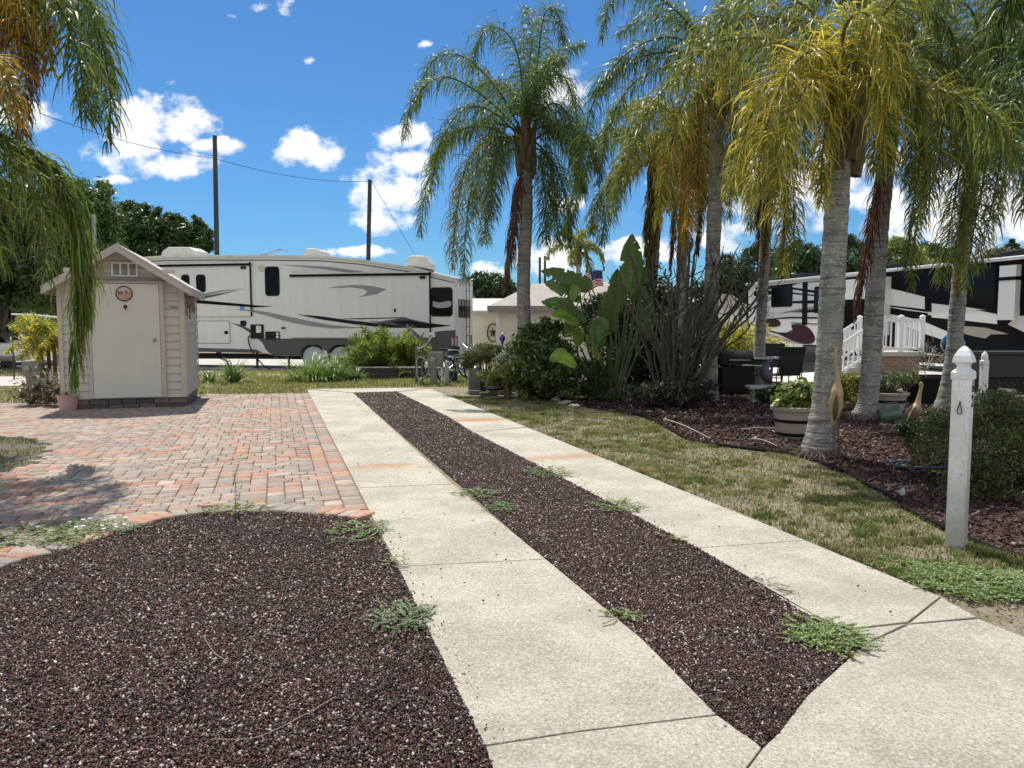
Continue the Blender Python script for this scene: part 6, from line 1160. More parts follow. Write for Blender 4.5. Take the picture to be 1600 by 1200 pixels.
def white_post():
    b = at(1509, 5.07); rt = empty('white_post', b, 'near white square post with pointed cap, snap hook and house number', 'post', R(-42)); w = .110 / 2; H = 1.15
    m_ = MB(); m_.box(-w, w, -w, w, -.05, H); sh = m_.build('shaft', post_mat(), rt, bevel=.004)
    m_ = MB(); q = 2 ** .5; c = w + .007
    m_.lathe([(c * q, 1.1450), (c * q, 1.1878), (c * .9 * q, 1.1987), (c * .62 * q, 1.2132), (c * .56 * q, 1.2269), (c * .62 * q, 1.2451), (c * .95 * q, 1.2569), (c * .93 * q, 1.2679), (c * .8 * q, 1.2997), (c * .55 * q, 1.3316), (c * .26 * q, 1.3552), (.003, 1.3643)], n=4); m_.build('cap', MATS.setdefault('capm', mat('post_cap', (.78, .78, .76), (.68, .68, .65), rough=.45, scale=14, contrast=2)), rt, bevel=.002)
    m_ = MB(); r = np.random.default_rng(3)
    for i in range(26): a = r.normal(0, .018); m_.prism([(a + .006 * cos(j * pi / 3) * r.uniform(.5, 1.3), 1.288 + abs(r.normal(0, .008)) + .006 * sin(j * pi / 3)) for j in range(6)], -w * .66 - .0004, -w * .60, 'y') if 0 else None
    z = .955; m_ = MB(); m_.tube([(0.0, -w - .012, z + .035), (-.011, -w - .012, z - .0), (-.015, -w - .012, z - .02), (-.008, -w - .012, z - .036), (.006, -w - .012, z - .036), (.014, -w - .012, z - .02), (.009, -w - .012, z), (.001, -w - .012, z + .035)], .0038, 6); m_.tube([(0, -w + .001, z + .045), (0, -w - .016, z + .045), (0, -w - .013, z + .03)], .004, 6); m_.build('snap_hook', mat('hook_steel', (.12, .12, .13), rough=.35, metal=.9), rt)
    for ch, zz in (('6', 1.06), ('2', .965)):
        cu = bpy.data.curves.new('digit', 'FONT'); cu.body = ch; cu.size = .112; cu.extrude = .001; cu.align_x = 'CENTER'; cu.offset = .002
        to = bpy.data.objects.new('digit_tmp', cu); COL.objects.link(to); bpy.context.view_layer.update(); me = bpy.data.meshes.new_from_object(to.evaluated_get(bpy.context.evaluated_depsgraph_get())); bpy.data.objects.remove(to)
        me.materials.clear(); me.materials.append(M_lblk); o = link('house_digit', me, rt); o.location = (w + .0015, .012, zz); o.rotation_euler = (pi / 2, 0, pi / 2)
    for (x, zz) in ((.02, .52), (.0, .28)): m_ = MB(); m_.tube([(x, -w - .0005, zz), (x + .009, -w - .0015, zz - .004)], .0028, 5); m_.build('nail_mark', M_dark, rt)
white_post()
def post2():
    b = at(1541, 8.9); rt = empty('white_post', b, 'smaller white post with a rounded top, farther back behind the hedge bush', 'post'); m_ = MB(); m_.box(-.035, .035, -.035, .035, 0, 1.06); m_.build('shaft', M_white, rt, bevel=.004); m_ = MB(); m_.lathe([(.05, 1.055), (.05, 1.09), (.035, 1.10), (.04, 1.13), (.03, 1.17), (.004, 1.2)], n=12); m_.build('cap', M_white, rt, smooth=40)
post2()
# bed edging
def edging():
    P = [G(x, y) for x, y in ((905, 633), (955, 641), (1000, 651), (1040, 668), (1080, 690), (1150, 703), (1250, 715), (1320, 742), (1400, 788), (1460, 822), (1530, 855), (1620, 882))]; Q = catmull(P, 90); Q[:, 2] = .028 + .008 * np.sin(np.arange(90) * .35); m_ = MB(); m_.tube(Q, .021, 8); o = m_.build('bed_edging', mat('edging_plastic', (.008, .008, .008), (.02, .019, .018), rough=.95, spec=.1, scale=12), None, smooth=60, origin=P[0]); o.location = P[0]; tag(o, 'wavy black plastic edging between the dry grass and the mulch bed', 'edging')
edging()
def stone(x, y, w, d, h, lab, col, seed, name='stone', cat='stone', group=None):
    r = np.random.default_rng(seed); b = G(x, y); m_ = MB(); m_.ball((0, 0, h * .45), w / 2, d / 2, h * .55, 9, 6); m_.V = [tuple(np.array(v) * (1 + .12 * r.normal())) for v in m_.V]; o = m_.build(name, mat('stone_%d' % int(col[0] * 100), col, tuple(c * .7 for c in col), rough=.9, scale=14, bump=.4), None); o.location = (b[0], b[1], 0); o.rotation_euler = (0, 0, r.random() * 3); tag(o, lab, cat, group)
for i, a in enumerate((((868, 627), .42, 'leftmost flat white edging stone below the bird of paradise'), ((885, 631), .36, 'second flat white edging stone below the bird of paradise'), ((898, 637), .26, 'rightmost small flat white edging stone, near the black edging'))): stone(a[0][0], a[0][1], a[1], .16, .07, a[2], (.6, .58, .52), i, group='white edging stones')
def block(x, y, w, h, d, lab, rz, col, z=0):
    b = G(x, y); m_ = MB(); m_.box(-w / 2, w / 2, -d / 2, d / 2, 0, h); o = m_.build('stone_block', mat('block_%d' % int(col[0] * 100), col, tuple(c * .65 for c in col), rough=.95, scale=12, bump=.6), None, bevel=.012); o.location = (b[0], b[1], z); o.rotation_euler = (0, 0, rz); tag(o, lab, 'block', 'edging blocks by the post')
block(742, 617, .26, .1, .14, 'grey edging block left of the stump post', .1, (.16, .15, .14)); block(757, 620, .2, .1, .14, 'dark edging block under the wooden post', .3, (.13, .12, .11)); block(769, 619, .24, .16, .12, 'tilted pale grey edging block right of the wooden post', .8, (.24, .23, .21)); block(790, 617, .26, .09, .14, 'low brown edging block right of the tilted one', -.2, (.17, .13, .11)); block(753, 612, .34, .12, .16, 'pinkish edging block just behind the wooden post', -.1, (.30, .18, .15)); block(779, 612, .3, .1, .16, 'reddish edging block under the striped pot', .1, (.25, .13, .1))
def wpost():
    b = at(742, 17.0); rt = empty('wooden_post', b, 'weathered short wooden post with a pointed grey side under the clipped bush', 'post'); m_ = MB(); m_.box(-.12, .12, -.09, .09, 0, .5); m_.build('stump', mat('old_wood', (.16, .15, .12), (.09, .085, .07), rough=.95, scale=7, stretch=(1, 1, .2)), rt, bevel=.01); m_ = MB(); m_.box(-.15, -.122, -.1, .1, 0, .53); m_.build('side_board', mat('pale_board', (.34, .34, .31), rough=.9), rt)
wpost()
# pots
def pot(lab, x, Y_, r1, h, body, bands=(), z=0, rim=True, name='planter_pot', group=None, soil=True, r0=None, n=28, cat='planter', handles=False):
    b = at(x, Y_, z); rt = empty(name, b, lab, cat, group=group); r0 = r0 or r1 * .72; m_ = MB(); R_ = lambda z_: r0 + (r1 - r0) * (z_ / h) ** .8
    pr = [(r0 * .96, 0)] + [(R_(h * k / 6), h * k / 6) for k in range(1, 6)] + [(r1, h)]
    if rim: pr = pr[:-1] + [(R_(h * .88), h * .88), (r1 * 1.07, h * .885), (r1 * 1.09, h * .99), (r1 * 1.05, h), (r1 * .93, h * .995), (r1 * .9, h * .86)]
    else: pr += [(r1 * .92, h), (r1 * .9, h * .86)]
    m_.lathe(pr, n=n); m_.build('body', body, rt, smooth=35)
    for (za, zb_) in bands: m_ = MB(); m_.lathe([(R_(h * za) + .002, h * za), (R_(h * za) + .012, h * za + .006), (R_(h * zb_) + .012, h * zb_ - .006), (R_(h * zb_) + .002, h * zb_)], n=n); m_.build('band', M_black, rt, smooth=35)
    m_ = MB(); m_.lathe([(.0, h * .84), (r1 * .88, h * .84), (r1 * .88, h * .865), (.0, h * .87)], n=16); m_.build('soil', mat('pot_soil', (.03, .02, .015), rough=1, scale=40, bump=.5), rt)
    return rt, b
M_tan = mat('tan_resin', (.36, .32, .25), (.30, .27, .21), rough=.55, scale=6, stretch=(1, 1, .2)); M_pink = mat('pink_resin', (.50, .31, .29), (.42, .27, .25), rough=.6, scale=6)
pot('large tan barrel planter with black bands left of the nearest palm trunk', 1246, 10.1, .29, .44, M_tan, ((.52, .62), (.12, .22)))
def lime():
    b = at(1249, 10.1, .36); shrub('lime green coleus bush growing in the large tan barrel planter', b, [S(1240, 618, 10.1, 22, 18), S(1262, 622, 10.1, 20, 18), S(1228, 630, 10.0, 16, 14), S(1252, 605, 10.1, 16, 12)], 1500, .055, 110, [(.30, .40, .05), (.22, .33, .045), (.12, .2, .04), (.40, .40, .18)], name='coleus', cat='potted plant', flat=1.1, up=1.2)
lime()
pot('tan barrel planter with black bands behind the second thick palm trunk', 1389, 12.9, .33, .38, M_tan, ((.55, .68), (.1, .2)))
b = at(1385, 12.9, .34); shrub('airy green shrub growing in the barrel planter behind the second thick trunk', b, [S(1390, 600, 12.9, 26, 18), S(1412, 590, 12.9, 20, 14), S(1372, 605, 12.9, 18, 14), S(1365, 580, 13, 12, 10)], 2600, .03, 111, [(.13, .19, .06), (.2, .26, .1), (.08, .12, .04)], name='potted_shrub', cat='potted plant')
pot('pink plastic pot at the left foot of the shed', 101, 13.35, .17, .29, M_pink, (), r0=.125)
rosette('few dry strands sprouting from the pink plastic pot', at(101, 13.35, .26), 14, .22, .006, 120, [(.2, .2, .06), (.25, .2, .1)], (50, 88), name='potted_sprig', cat='potted plant')
pot('striped grey wooden pot of red leaves under the clipped bush', 772, 15.9, .22, .36, mat('grey_slat', (.26, .23, .21), (.2, .17, .16), rough=.8, scale=8), ((.6, .72), (.3, .42), (.02, .1)), z=.16)
rosette('red leaved plant in the striped pot', at(772, 15.9, .46), 60, .14, .012, 121, [(.35, .10, .05), (.28, .12, .06), (.15, .14, .05)], (15, 85), name='red_plant', cat='potted plant', spread=.15)
shrub('white and green variegated plant rising behind the striped pot', at(790, 16.1, .3), [S(795, 560, 16.1, 20, 14), S(782, 572, 16, 16, 10)], 900, .04, 122, [(.35, .42, .28), (.15, .22, .08), (.5, .55, .45)], name='variegated_plant', cat='plant')
pot('pinkish clay pot partly hidden beside the striped pot', 792, 16.0, .15, .3, M_pink, (), z=.14)
def tub():
    b = at(1455, 14.6); rt = empty('tree_tub', b, 'large black square tub behind the slim leaning palm', 'tub'); m_ = MB(); q = 2 ** .5; m_.lathe([(.28 * q, 0), (.37 * q, .48), (.40 * q, .49), (.40 * q, .54), (.35 * q, .54), (.34 * q, .46)], n=4); m_.build('body', M_black, rt); m_ = MB(); m_.box(-.33, .33, -.33, .33, .4, .45); m_.build('soil', MATS['pot_soil'], rt)
tub()
bt = bare('leafless pale twiggy little tree growing in the black square tub', 1448, 14.6, [(1447, 575, 0, .018, 1444)], 14, .02, name='bare_tree', twigs=0, m=mat('pale_twig', (.34, .31, .27), (.24, .21, .18), rough=.9, scale=9), cat='tree')
def twigs():
    r = np.random.default_rng(15); k = MB(); hub = A(1447, 578, 14.6)
    for (x, y) in ((1430, 555), (1438, 540), (1450, 530), (1462, 540), (1470, 550), (1475, 560), (1425, 568), (1458, 560), (1442, 548)):
        t = A(x, y, 14.6 + r.normal(0, .2)); m1 = (hub + t) / 2 + r.normal(0, .04, 3); k.tube([hub, m1, t], [.011, .008, .004], 5)
        for j in range(5): e = m1 * (1 - j / 5) + t * j / 5; k.tube([e, e + r.normal(0, .09, 3), e + r.normal(0, .16, 3) + [0, 0, .06]], [.005, .004, .002], 4)
    o = wpart(k, 'twigs', MATS['pale_twig'], bt)
twigs()
bt.location = bt.location
# heron statues
M_her = mat('heron_tan', (.42, .31, .14), (.30, .21, .09), rough=.55, scale=14); M_herd = mat('heron_dark', (.05, .035, .02), (.12, .085, .05), rough=.6, scale=20); M_leg = mat('heron_leg', (.13, .07, .04), rough=.6)
def heron(lab, x, y, Y_, pts, rad, legs, sgn, group='metal heron statues'):
    b = at(x, Y_); rt = empty('heron_statue', b, lab, 'statue', group=group); m_ = MB(); P = px(Y_, *pts); Q = catmull(P, 40); rr = np.interp(np.linspace(0, 1, 40), np.linspace(0, 1, len(rad)), rad); m_.tube(Q, rr, 14); wpart(m_, 'body', M_her, rt, smooth=60)
    k = MB()
    for (a, c) in legs: k.tube([px(Y_, a)[0], np.array([*px(Y_, c)[0][:2], .01])], .008, 6)
    wpart(k, 'leg', M_leg, rt); return rt, Q, rr
def wing(rt, Y_, pts, w, nm='wing_feather', m=None):
    k = MB(); P = catmull(px(Y_, *pts), 8); wd = np.array([0, .6, .9, 1, 1, .85, .5, .05]) * w
    vs = []
    for p, q in zip(P, wd): vs += [p + [-q, 0, 0], p + [q, 0, 0], p + [-q, .012, 0], p + [q, .012, 0]]
    fs = []
    for i in range(7): a = i * 4; fs += [(a, a + 1, a + 5, a + 4), (a + 3, a + 2, a + 6, a + 7), (a, a + 4, a + 6, a + 2), (a + 1, a + 3, a + 7, a + 5)]
    fs += [(0, 2, 3, 1), (28, 29, 31, 30)]; k.add(vs, fs); wpart(k, nm, m or M_herd, rt)
rt, Q, rr = heron('tall tan heron statue with its neck raised against the nearest palm trunk', 1306, 715, 8.40, [(1301, 665), (1303, 650), (1307, 632), (1308, 612), (1309, 596), (1307, 575), (1305, 557), (1306, 546), (1302, 540)], [.012, .038, .062, .066, .03, .018, .016, .02, .006], [((1303, 660), (1304, 718)), ((1309, 655), (1311, 716))], 1)
for a in ([(1303, 612, -.09), (1299, 630, -.1), (1300, 655, -.08)], [(1312, 612, -.09), (1314, 630, -.09), (1309, 655, -.08)], [(1307, 618, -.1), (1306, 640, -.11), (1304, 660, -.07)]): wing(rt, 8.40, a, .026, m=M_her if a[0][0] != 1307 else M_herd)
rt, Q, rr = heron('shorter tan heron statue with dark wing feathers leaning right in the open mulch', 1413, 700, 9.1, [(1412, 684), (1415, 672), (1423, 655), (1430, 640), (1434, 630), (1437, 615), (1440, 603), (1439, 599), (1436, 603)], [.01, .03, .062, .068, .035, .019, .018, .018, .005], [((1414, 676), (1406, 724)), ((1419, 670), (1408, 722))], 1)
for a in ([(1427, 632, -.06), (1420, 642, -.09), (1412, 652, -.07)], [(1432, 634, -.07), (1428, 645, -.1), (1419, 662, -.08)], [(1436, 638, -.06), (1435, 650, -.09), (1430, 662, -.07)], [(1424, 636, -.07), (1417, 646, -.09), (1413, 658, -.07)]): wing(rt, 9.1, a, .02)
# goose statue on the patio edge
def goose():
    b = at(1199, 15.3, .32); rt = empty('goose_statue', b, 'grey goose statue standing on the stone bench left of the patio chair', 'statue'); m_ = MB(); s = 15.3 / FPX
    P = [b + np.array([.12, 0, .02]), b + np.array([.05, 0, .10]), b + np.array([0, 0, .2]), b + np.array([-.02, 0, .32]), b + np.array([.03, 0, .42]), b + np.array([.07, 0, .46]), b + np.array([.13, 0, .44])]; m_.tube(catmull(P, 26), np.interp(np.linspace(0, 1, 26), np.linspace(0, 1, 7), [.02, .09, .12, .08, .055, .06, .015]), 12); wpart(m_, 'body', mat('goose_grey', (.10, .11, .14), (.05, .055, .07), rough=.5, scale=12), rt, smooth=60)
    k = MB(); k.tube([b + [-.02, 0, 0], b + [-.02, 0, .1]], .012, 6); k.tube([b + [.05, 0, 0], b + [.05, 0, .1]], .012, 6); wpart(k, 'leg', M_leg, rt)
goose()
def bench():
    b = at(1180, 14.9); rt = empty('stone_bench', b, 'low white stone bench at the edge of the patio', 'bench'); m_ = MB(); m_.box(-.12, 1.0, -.18, .18, .27, .33); M_ = mat('cast_stone', (.55, .55, .50), (.4, .4, .36), rough=.85, scale=8, bump=.3); m_.build('slab', M_, rt, bevel=.01)
    for x in (.0, .78): m_ = MB(); m_.prism([(x - .07, 0), (x + .13, 0), (x + .1, .06), (x + .1, .2), (x + .13, .268), (x - .07, .268), (x - .04, .2), (x - .04, .06)], -.14, .14, 'y'); m_.build('support', M_, rt, bevel=.006)
bench()
# patio set
M_sling = mat('sling_fabric', (.018, .018, .02), (.03, .03, .032), rough=.7, scale=60); M_frame = mat('chair_frame', (.02, .018, .017), rough=.35)
def chair(lab, x, Y_, rz, src=None, frame=M_frame, sling=M_sling):
    b = at(x, Y_)
    if src is not None:
        c = relink_tree(src); c.location = tuple(b); c.rotation_euler = (0, 0, rz); c['label'] = lab; return c
    rt = empty('patio_chair', b, lab, 'chair', rz, 'black sling patio chairs'); m_ = MB()   # faces -y
    m_.box(-.25, .25, -.26, .22, .40, .415); m_.build('seat', sling, rt)
    m_ = MB(); P = catmull([(0, .22, .41), (0, .30, .62), (0, .36, .85), (0, .44, 1.02)], 10)
    for i in range(9): a, c = P[i], P[i + 1]; m_.add([(-.25, a[1], a[2]), (.25, a[1], a[2]), (.25, c[1], c[2]), (-.25, c[1], c[2]), (-.25, a[1] + .012, a[2]), (.25, a[1] + .012, a[2]), (.25, c[1] + .012, c[2]), (-.25, c[1] + .012, c[2])], [(0, 1, 2, 3), (7, 6, 5, 4), (0, 3, 7, 4), (1, 5, 6, 2)])
    m_.build('backrest', sling, rt)
    for s_ in (-1, 1):
        m_ = MB(); m_.tube([(s_ * .27, -.28, .41), (s_ * .27, .22, .41)] + [(s_ * .27, p[1], p[2]) for p in P[1:]], .014, 7); m_.build('side_frame', frame, rt)
        m_ = MB(); m_.tube(catmull([(s_ * .28, -.26, .42), (s_ * .29, -.28, .60), (s_ * .29, -.1, .66), (s_ * .29, .2, .65), (s_ * .28, .31, .66)], 14), .014, 7); m_.build('armrest', frame, rt)
        for ya, yb in ((-.26, -.30), (.2, .32)): m_ = MB(); m_.tube([(s_ * .27, ya, .41), (s_ * .28, yb, 0)], .013, 7); m_.build('leg', frame, rt)
    m_ = MB(); m_.tube([(-.27, .44, 1.02), (.27, .44, 1.02)], .014, 7); m_.build('top_rail', frame, rt); m_ = MB(); m_.tube([(-.27, -.27, .41), (.27, -.27, .41)], .013, 7); m_.build('crossbar', frame, rt); return rt
c1 = chair('black sling patio chair nearest the camera, its back turned to us', 1226, 17.0, R(180 + 0) * 0 + R(12))
c1.rotation_euler = (0, 0, R(188))
chair('black sling patio chair facing left, closest to the nearest palm trunk', 1252, 18.2, R(-60), c1); chair('black sling patio chair at the far side of the table', 1200, 20.2, R(185), c1); chair('black sling patio chair half hidden behind the bare shrub', 1128, 18.6, R(80), c1)
def table():
    b = at(1175, 18.4); rt = empty('patio_table', b, 'dark patio table with a pale edge among the black chairs', 'table'); m_ = MB(); m_.prism(rrect(-1.0, .75, -.45, .45, .1), .70, .73, 'z'); m_.build('tabletop', mat('table_glass', (.25, .25, .25), (.2, .2, .2), rough=.15), rt)
    m_ = MB(); q = rrect(-1.0, .75, -.45, .45, .1); m_.tube([(a, c, .715) for a, c in q] + [(q[0][0], q[0][1], .715)], .018, 6); m_.build('rim', mat('table_rim', (.4, .4, .4), rough=.3, metal=.6), rt)
    for x in (-.85, .6):
        for y in (-.35, .35): m_ = MB(); m_.tube([(x, y, .7), (x * 1.02, y * 1.05, 0)], .022, 8); m_.build('leg', M_frame, rt)
table()
def grill():
    b = at(1150, 16.6); rt = empty('barbecue_grill', b, 'black covered barbecue grill beside the patio table behind the bare shrub', 'grill'); m_ = MB(); m_.box(-.35, .35, -.25, .25, .05, .62); m_.build('cabinet', M_black, rt, bevel=.01)
    m_ = MB(); m_.M = Matrix.Translation((0, 0, .66)); m_.prism([(.27 * cos(a), .30 * sin(a)) for a in np.linspace(0, pi, 12)], -.33, .33, 'x'); m_.build('lid', M_black, rt, smooth=40); m_ = MB(); m_.box(-.7, -.36, -.2, .2, .60, .63); m_.box(.36, .7, -.2, .2, .60, .63); m_.build('side_shelf', mat('shelf_grey', (.16, .16, .16), rough=.5), rt); m_ = MB(); m_.tube([(-.22, -.30, .74), (-.22, -.34, .76), (.22, -.34, .76), (.22, -.30, .74)], .014, 6); m_.build('handle', mat('chrome', (.5, .5, .5), rough=.2, metal=1), rt)
    for x in (-.3, .3):
        m_ = MB(); m_.M = Matrix.Translation((x, -.2, .06)) @ Matrix.Rotation(pi / 2, 4, 'Y'); m_.lathe([(.02, -.02), (.06, -.02), (.06, .02), (.02, .02)], n=14); m_.build('wheel', M_black, rt)
grill()
# satellite dish
def dish():
    b = at(650, 19.6); rt = empty('satellite_dish', b, 'grey satellite dish on a wooden stake in front of the trailer rear', 'satellite dish'); m_ = MB(); m_.bar((b[0], b[1], 0), (b[0], b[1], .95), .07); wpart(m_, 'stake', MATS['old_wood'], rt)
    c = A(653, 529, 19.6); ax = Vector((.62, .1, .78)).normalized(); q = ax.to_track_quat('Z', 'Y').to_matrix().to_4x4(); m_ = MB(); m_.M = Matrix.Translation(Vector(c)) @ q; rr = .36; n = 6
    m_.lathe([(.001, -.0)] + [(rr * k / n, .075 * (k / n) ** 2) for k in range(1, n + 1)] + [(rr, .09), (rr * .97, .088)] + [(rr * k / n, .075 * (k / n) ** 2 + .012) for k in range(n - 1, 0, -1)] + [(.001, .012)], n=28); wpart(m_, 'reflector', mat('dish_grey', (.17, .18, .175), (.14, .15, .145), rough=.5), rt, smooth=60)
    e = A(664, 541, 19.55); h = A(676, 524, 19.3); m_ = MB(); m_.bar(e, h, .035); m_.bar((b[0], b[1], .9), e, .05); wpart(m_, 'arm', mat('dish_arm', (.55, .55, .53), rough=.4), rt); m_ = MB(); m_.bar(h + [-.09, 0, .03], h + [.05, 0, .06], .07); m_.bar(h + [.0, 0, .05], h + [.04, 0, -.04], .06); wpart(m_, 'receiver', M_white, rt)
dish()
# utility pedestals and taps
M_green = mat('pedestal_green', (.20, .22, .16), (.15, .165, .12), rough=.7, scale=7)
def pedestal(lab, x, Y_, w, h, seed, m=M_green, cap=True):
    b = at(x, Y_); rt = empty('utility_pedestal', b, lab, 'utility pedestal'); m_ = MB(); m_.box(-w / 2, w / 2, -.08, .08, 0, h); m_.build('column', m, rt, bevel=.008)
    if cap: m_ = MB(); m_.box(-w * .75 - .02, w * .75 + .12, -.1, .0805, h * .52, h + .05); m_.build('meter_box', m, rt, bevel=.008); m_ = MB(); m_.M = Matrix.Translation((0, -.1, h * .82)) @ Matrix.Rotation(pi / 2, 4, 'X'); m_.lathe([(.07, 0), (.07, .04), (.055, .05)], n=16); m_.build('meter', mat('meter_glass', (.30, .31, .29), rough=.2), rt, smooth=40)
    return rt
pedestal('grey green utility pedestal with a meter box right of the satellite dish', 677, 19.3, .16, .78, 1); pedestal('short pale utility post with a tap right of the meter box', 698, 19.2, .1, .6, 2, mat('pale_post', (.36, .36, .30), (.28, .28, .24), rough=.8), cap=False)
pedestal('concrete utility pedestal with a white box left of the shed', 45, 17.6, .16, .62, 3, mat('old_concrete', (.30, .29, .26), (.2, .19, .17), rough=.9, scale=9)); pedestal('second concrete post right of the white box, left of the shed', 63, 17.9, .30, .5, 4, MATS['old_concrete'], cap=False)
def pipes():
    b = at(690, 19.1); rt = empty('water_tap', b, 'thin white standpipe with a tap between the two utility posts', 'tap'); m_ = MB(); m_.tube([(0, 0, 0), (0, 0, .42), (-.05, 0, .46), (-.12, 0, .44)], .018, 7); m_.tube([(.07, 0, 0), (.07, 0, .3)], .014, 6); m_.build('pipe', M_white, rt); m_ = MB(); m_.tube([(-.05, 0, .47), (-.05, 0, .52)], .01, 6); m_.tube([(-.09, 0, .52), (-.01, 0, .52)], .012, 6); m_.build('handle', mat('tap_red', (.3, .05, .03), rough=.5), rt)
pipes()
def hose():
    b = at(660, 19.5); rt = empty('hose_coil', b, 'pale garden hose hanging in loops beside the satellite dish stake', 'hose'); m_ = MB(); P = [(.0 + .17 * sin(t) + .02 * sin(3 * t), .03 * sin(t * .7), .42 + .26 * cos(t) - .05 * sin(2 * t)) for t in np.linspace(0, 6 * pi, 90)]; m_.tube(P, .014, 6); m_.build('hose', mat('hose_pale', (.45, .44, .50), rough=.5), rt); m_ = MB(); m_.bar((-.02, .06, 0), (-.02, .06, .85), .05); m_.build('hanger_stake', MATS['old_wood'], rt)
hose()
def golfbag():
    b = at(706, 20.2); rt = empty('tool_bag', b, 'dark green and white striped golf bag leaning beside the bicycle', 'golf bag'); m_ = MB(); m_.tube([(0, 0, 0), (.02, .02, .45), (.05, .05, .95)], [.14, .15, .16], 14); m_.build('body', mat('bag_green', (.02, .05, .05), rough=.5), rt, smooth=50)
    for i in range(4): m_ = MB(); z = .3 + .17 * i; m_.tube([(.012 + .04 * z, .01, z), (.015 + .04 * z, .015, z + .045)], .158, 14); m_.build('stripe', M_white, rt, smooth=50)
    for i in range(5): m_ = MB(); m_.tube([(.05 + .04 * cos(i), .05 + .04 * sin(i), .9), (.06 + .07 * cos(i), .06 + .06 * sin(i), 1.15)], [.006, .02], 6); m_.build('club', MATS['chrome'], rt)
golfbag()
def bicycle(lab, x, Y_, rz, src=None):
    b = at(x, Y_)
    if src: c = relink_tree(src); c.location = tuple(b); c.rotation_euler = (0, 0, rz); c['label'] = lab; return c
    rt = empty('bicycle', b, lab, 'bicycle', rz, 'bicycles by the trailer rear')
    for x_ in (-.5, .5):
        m_ = MB(); m_.tube([(x_ + .33 * cos(t), 0, .34 + .33 * sin(t)) for t in np.linspace(0, 2 * pi, 25)], .02, 6); w_ = m_.build('wheel', M_tyre, rt); m_ = MB(); m_.tube([(x_ + .30 * cos(t), 0, .34 + .30 * sin(t)) for t in np.linspace(0, 2 * pi, 25)], .01, 5)
        for k in range(12): m_.tube([(x_, 0, .34), (x_ + .3 * cos(k * pi / 6), 0, .34 + .3 * sin(k * pi / 6))], .003, 3)
        m_.build('rim', MATS['chrome'], w_)
    m_ = MB(); F_ = mat('bike_frame', (.25, .27, .3), rough=.3, coat=.5)
    for a, c in (((-.5, 0, .34), (-.08, 0, .30)), ((-.08, 0, .30), (-.2, 0, .78)), ((-.5, 0, .34), (-.18, 0, .72)), ((-.08, 0, .30), (.34, 0, .72)), ((-.18, 0, .72), (.33, 0, .80)), ((.5, 0, .34), (.32, 0, .86))): m_.tube([a, c], .016, 7)
    m_.build('frame', F_, rt); m_ = MB(); m_.tube([(.25, -.28, .92), (.33, -.2, 1.0), (.31, 0, .9), (.33, .2, 1.0), (.25, .28, .92)], .012, 6); m_.build('handlebar', MATS['chrome'], rt); m_ = MB(); m_.box(-.34, -.1, -.06, .06, .80, .85); m_.build('saddle', M_black, rt, bevel=.02); return rt
bk = bicycle('bicycle with silver spokes leaning behind the utility posts', 718, 20.0, R(50)); bicycle('second bicycle standing against the trailer rear', 706, 21.6, R(20), bk)
def planterbox():
    b = at(602, 21.6); rt = empty('planter_box', b, 'long low dark planter trough under the feathery shrub palm', 'planter'); m_ = MB(); m_.box(-.75, .55, -.2, .2, 0, .3); m_.build('trough', mat('trough', (.05, .055, .065), rough=.6), rt, bevel=.01); m_ = MB(); m_.box(-.8, 1.5, -.24, -.2, .31, .35); m_.build('rail', M_white, rt)
planterbox()
pot('faded red plastic pot behind the left side of the shrub palm', 574, 22.9, .17, .42, mat('faded_red', (.35, .12, .12), rough=.6), (), z=.3)
# rock row, box, ball and stand under the coach
for i, (x, y, w) in enumerate(((1530, 609, .3), (1546, 612, .26), (1562, 607, .34), (1578, 611, .3), (1590, 606, .28), (1572, 620, .42))):
    stone(x, y, w, .22, .16, ['leftmost pale rock of the row beyond the hedge bush', 'second pale rock from the left beyond the hedge bush', 'third pale rock from the left beyond the hedge bush', 'fourth pale rock from the left beyond the hedge bush', 'pale rock nearest the right edge beyond the hedge bush', 'large rounded greenish rock in front of the pale rock row'][i], (.45, .40, .36) if i < 5 else (.20, .20, .14), 30 + i, name='rock', cat='rock', group='rocks bordering the far bed')
def ball():
    b = at(1490, 16.6); rt = empty('glazed_ball', b, 'blue green glazed ball on a dark red stand behind the slim palm trunk', 'garden ball'); m_ = MB(); m_.ball((0, 0, 1.09), .235, n=28, m=18); m_.build('ball', mat('glaze', (.01, .10, .14), (.005, .04, .12), rough=.1, scale=5, coat=.8), rt, smooth=180); m_ = MB(); m_.lathe([(.2, 0), (.18, .05), (.10, .3), (.09, .6), (.2, .86), (.21, .89)], n=18); m_.build('stand', mat('stand_red', (.10, .01, .012), rough=.4), rt, smooth=40)
ball()
def bin_():
    b = at(1575, 17.2); rt = empty('storage_bin', b, 'dark green storage container in the shade beneath the coach at the right edge', 'storage bin'); m_ = MB(); m_.box(-.75, .9, -.4, .4, .35, .85); m_.build('container', mat('bin_green', (.010, .018, .016), rough=.5), rt, bevel=.02); m_ = MB(); m_.box(-.78, .93, -.43, .43, .851, .92); m_.build('lid', mat('bin_lid', (.012, .016, .016), rough=.5), rt, bevel=.01); m_ = MB(); m_.box(-.7, .85, -.35, .35, .0, .349); m_.build('base', M_black, rt)
bin_()
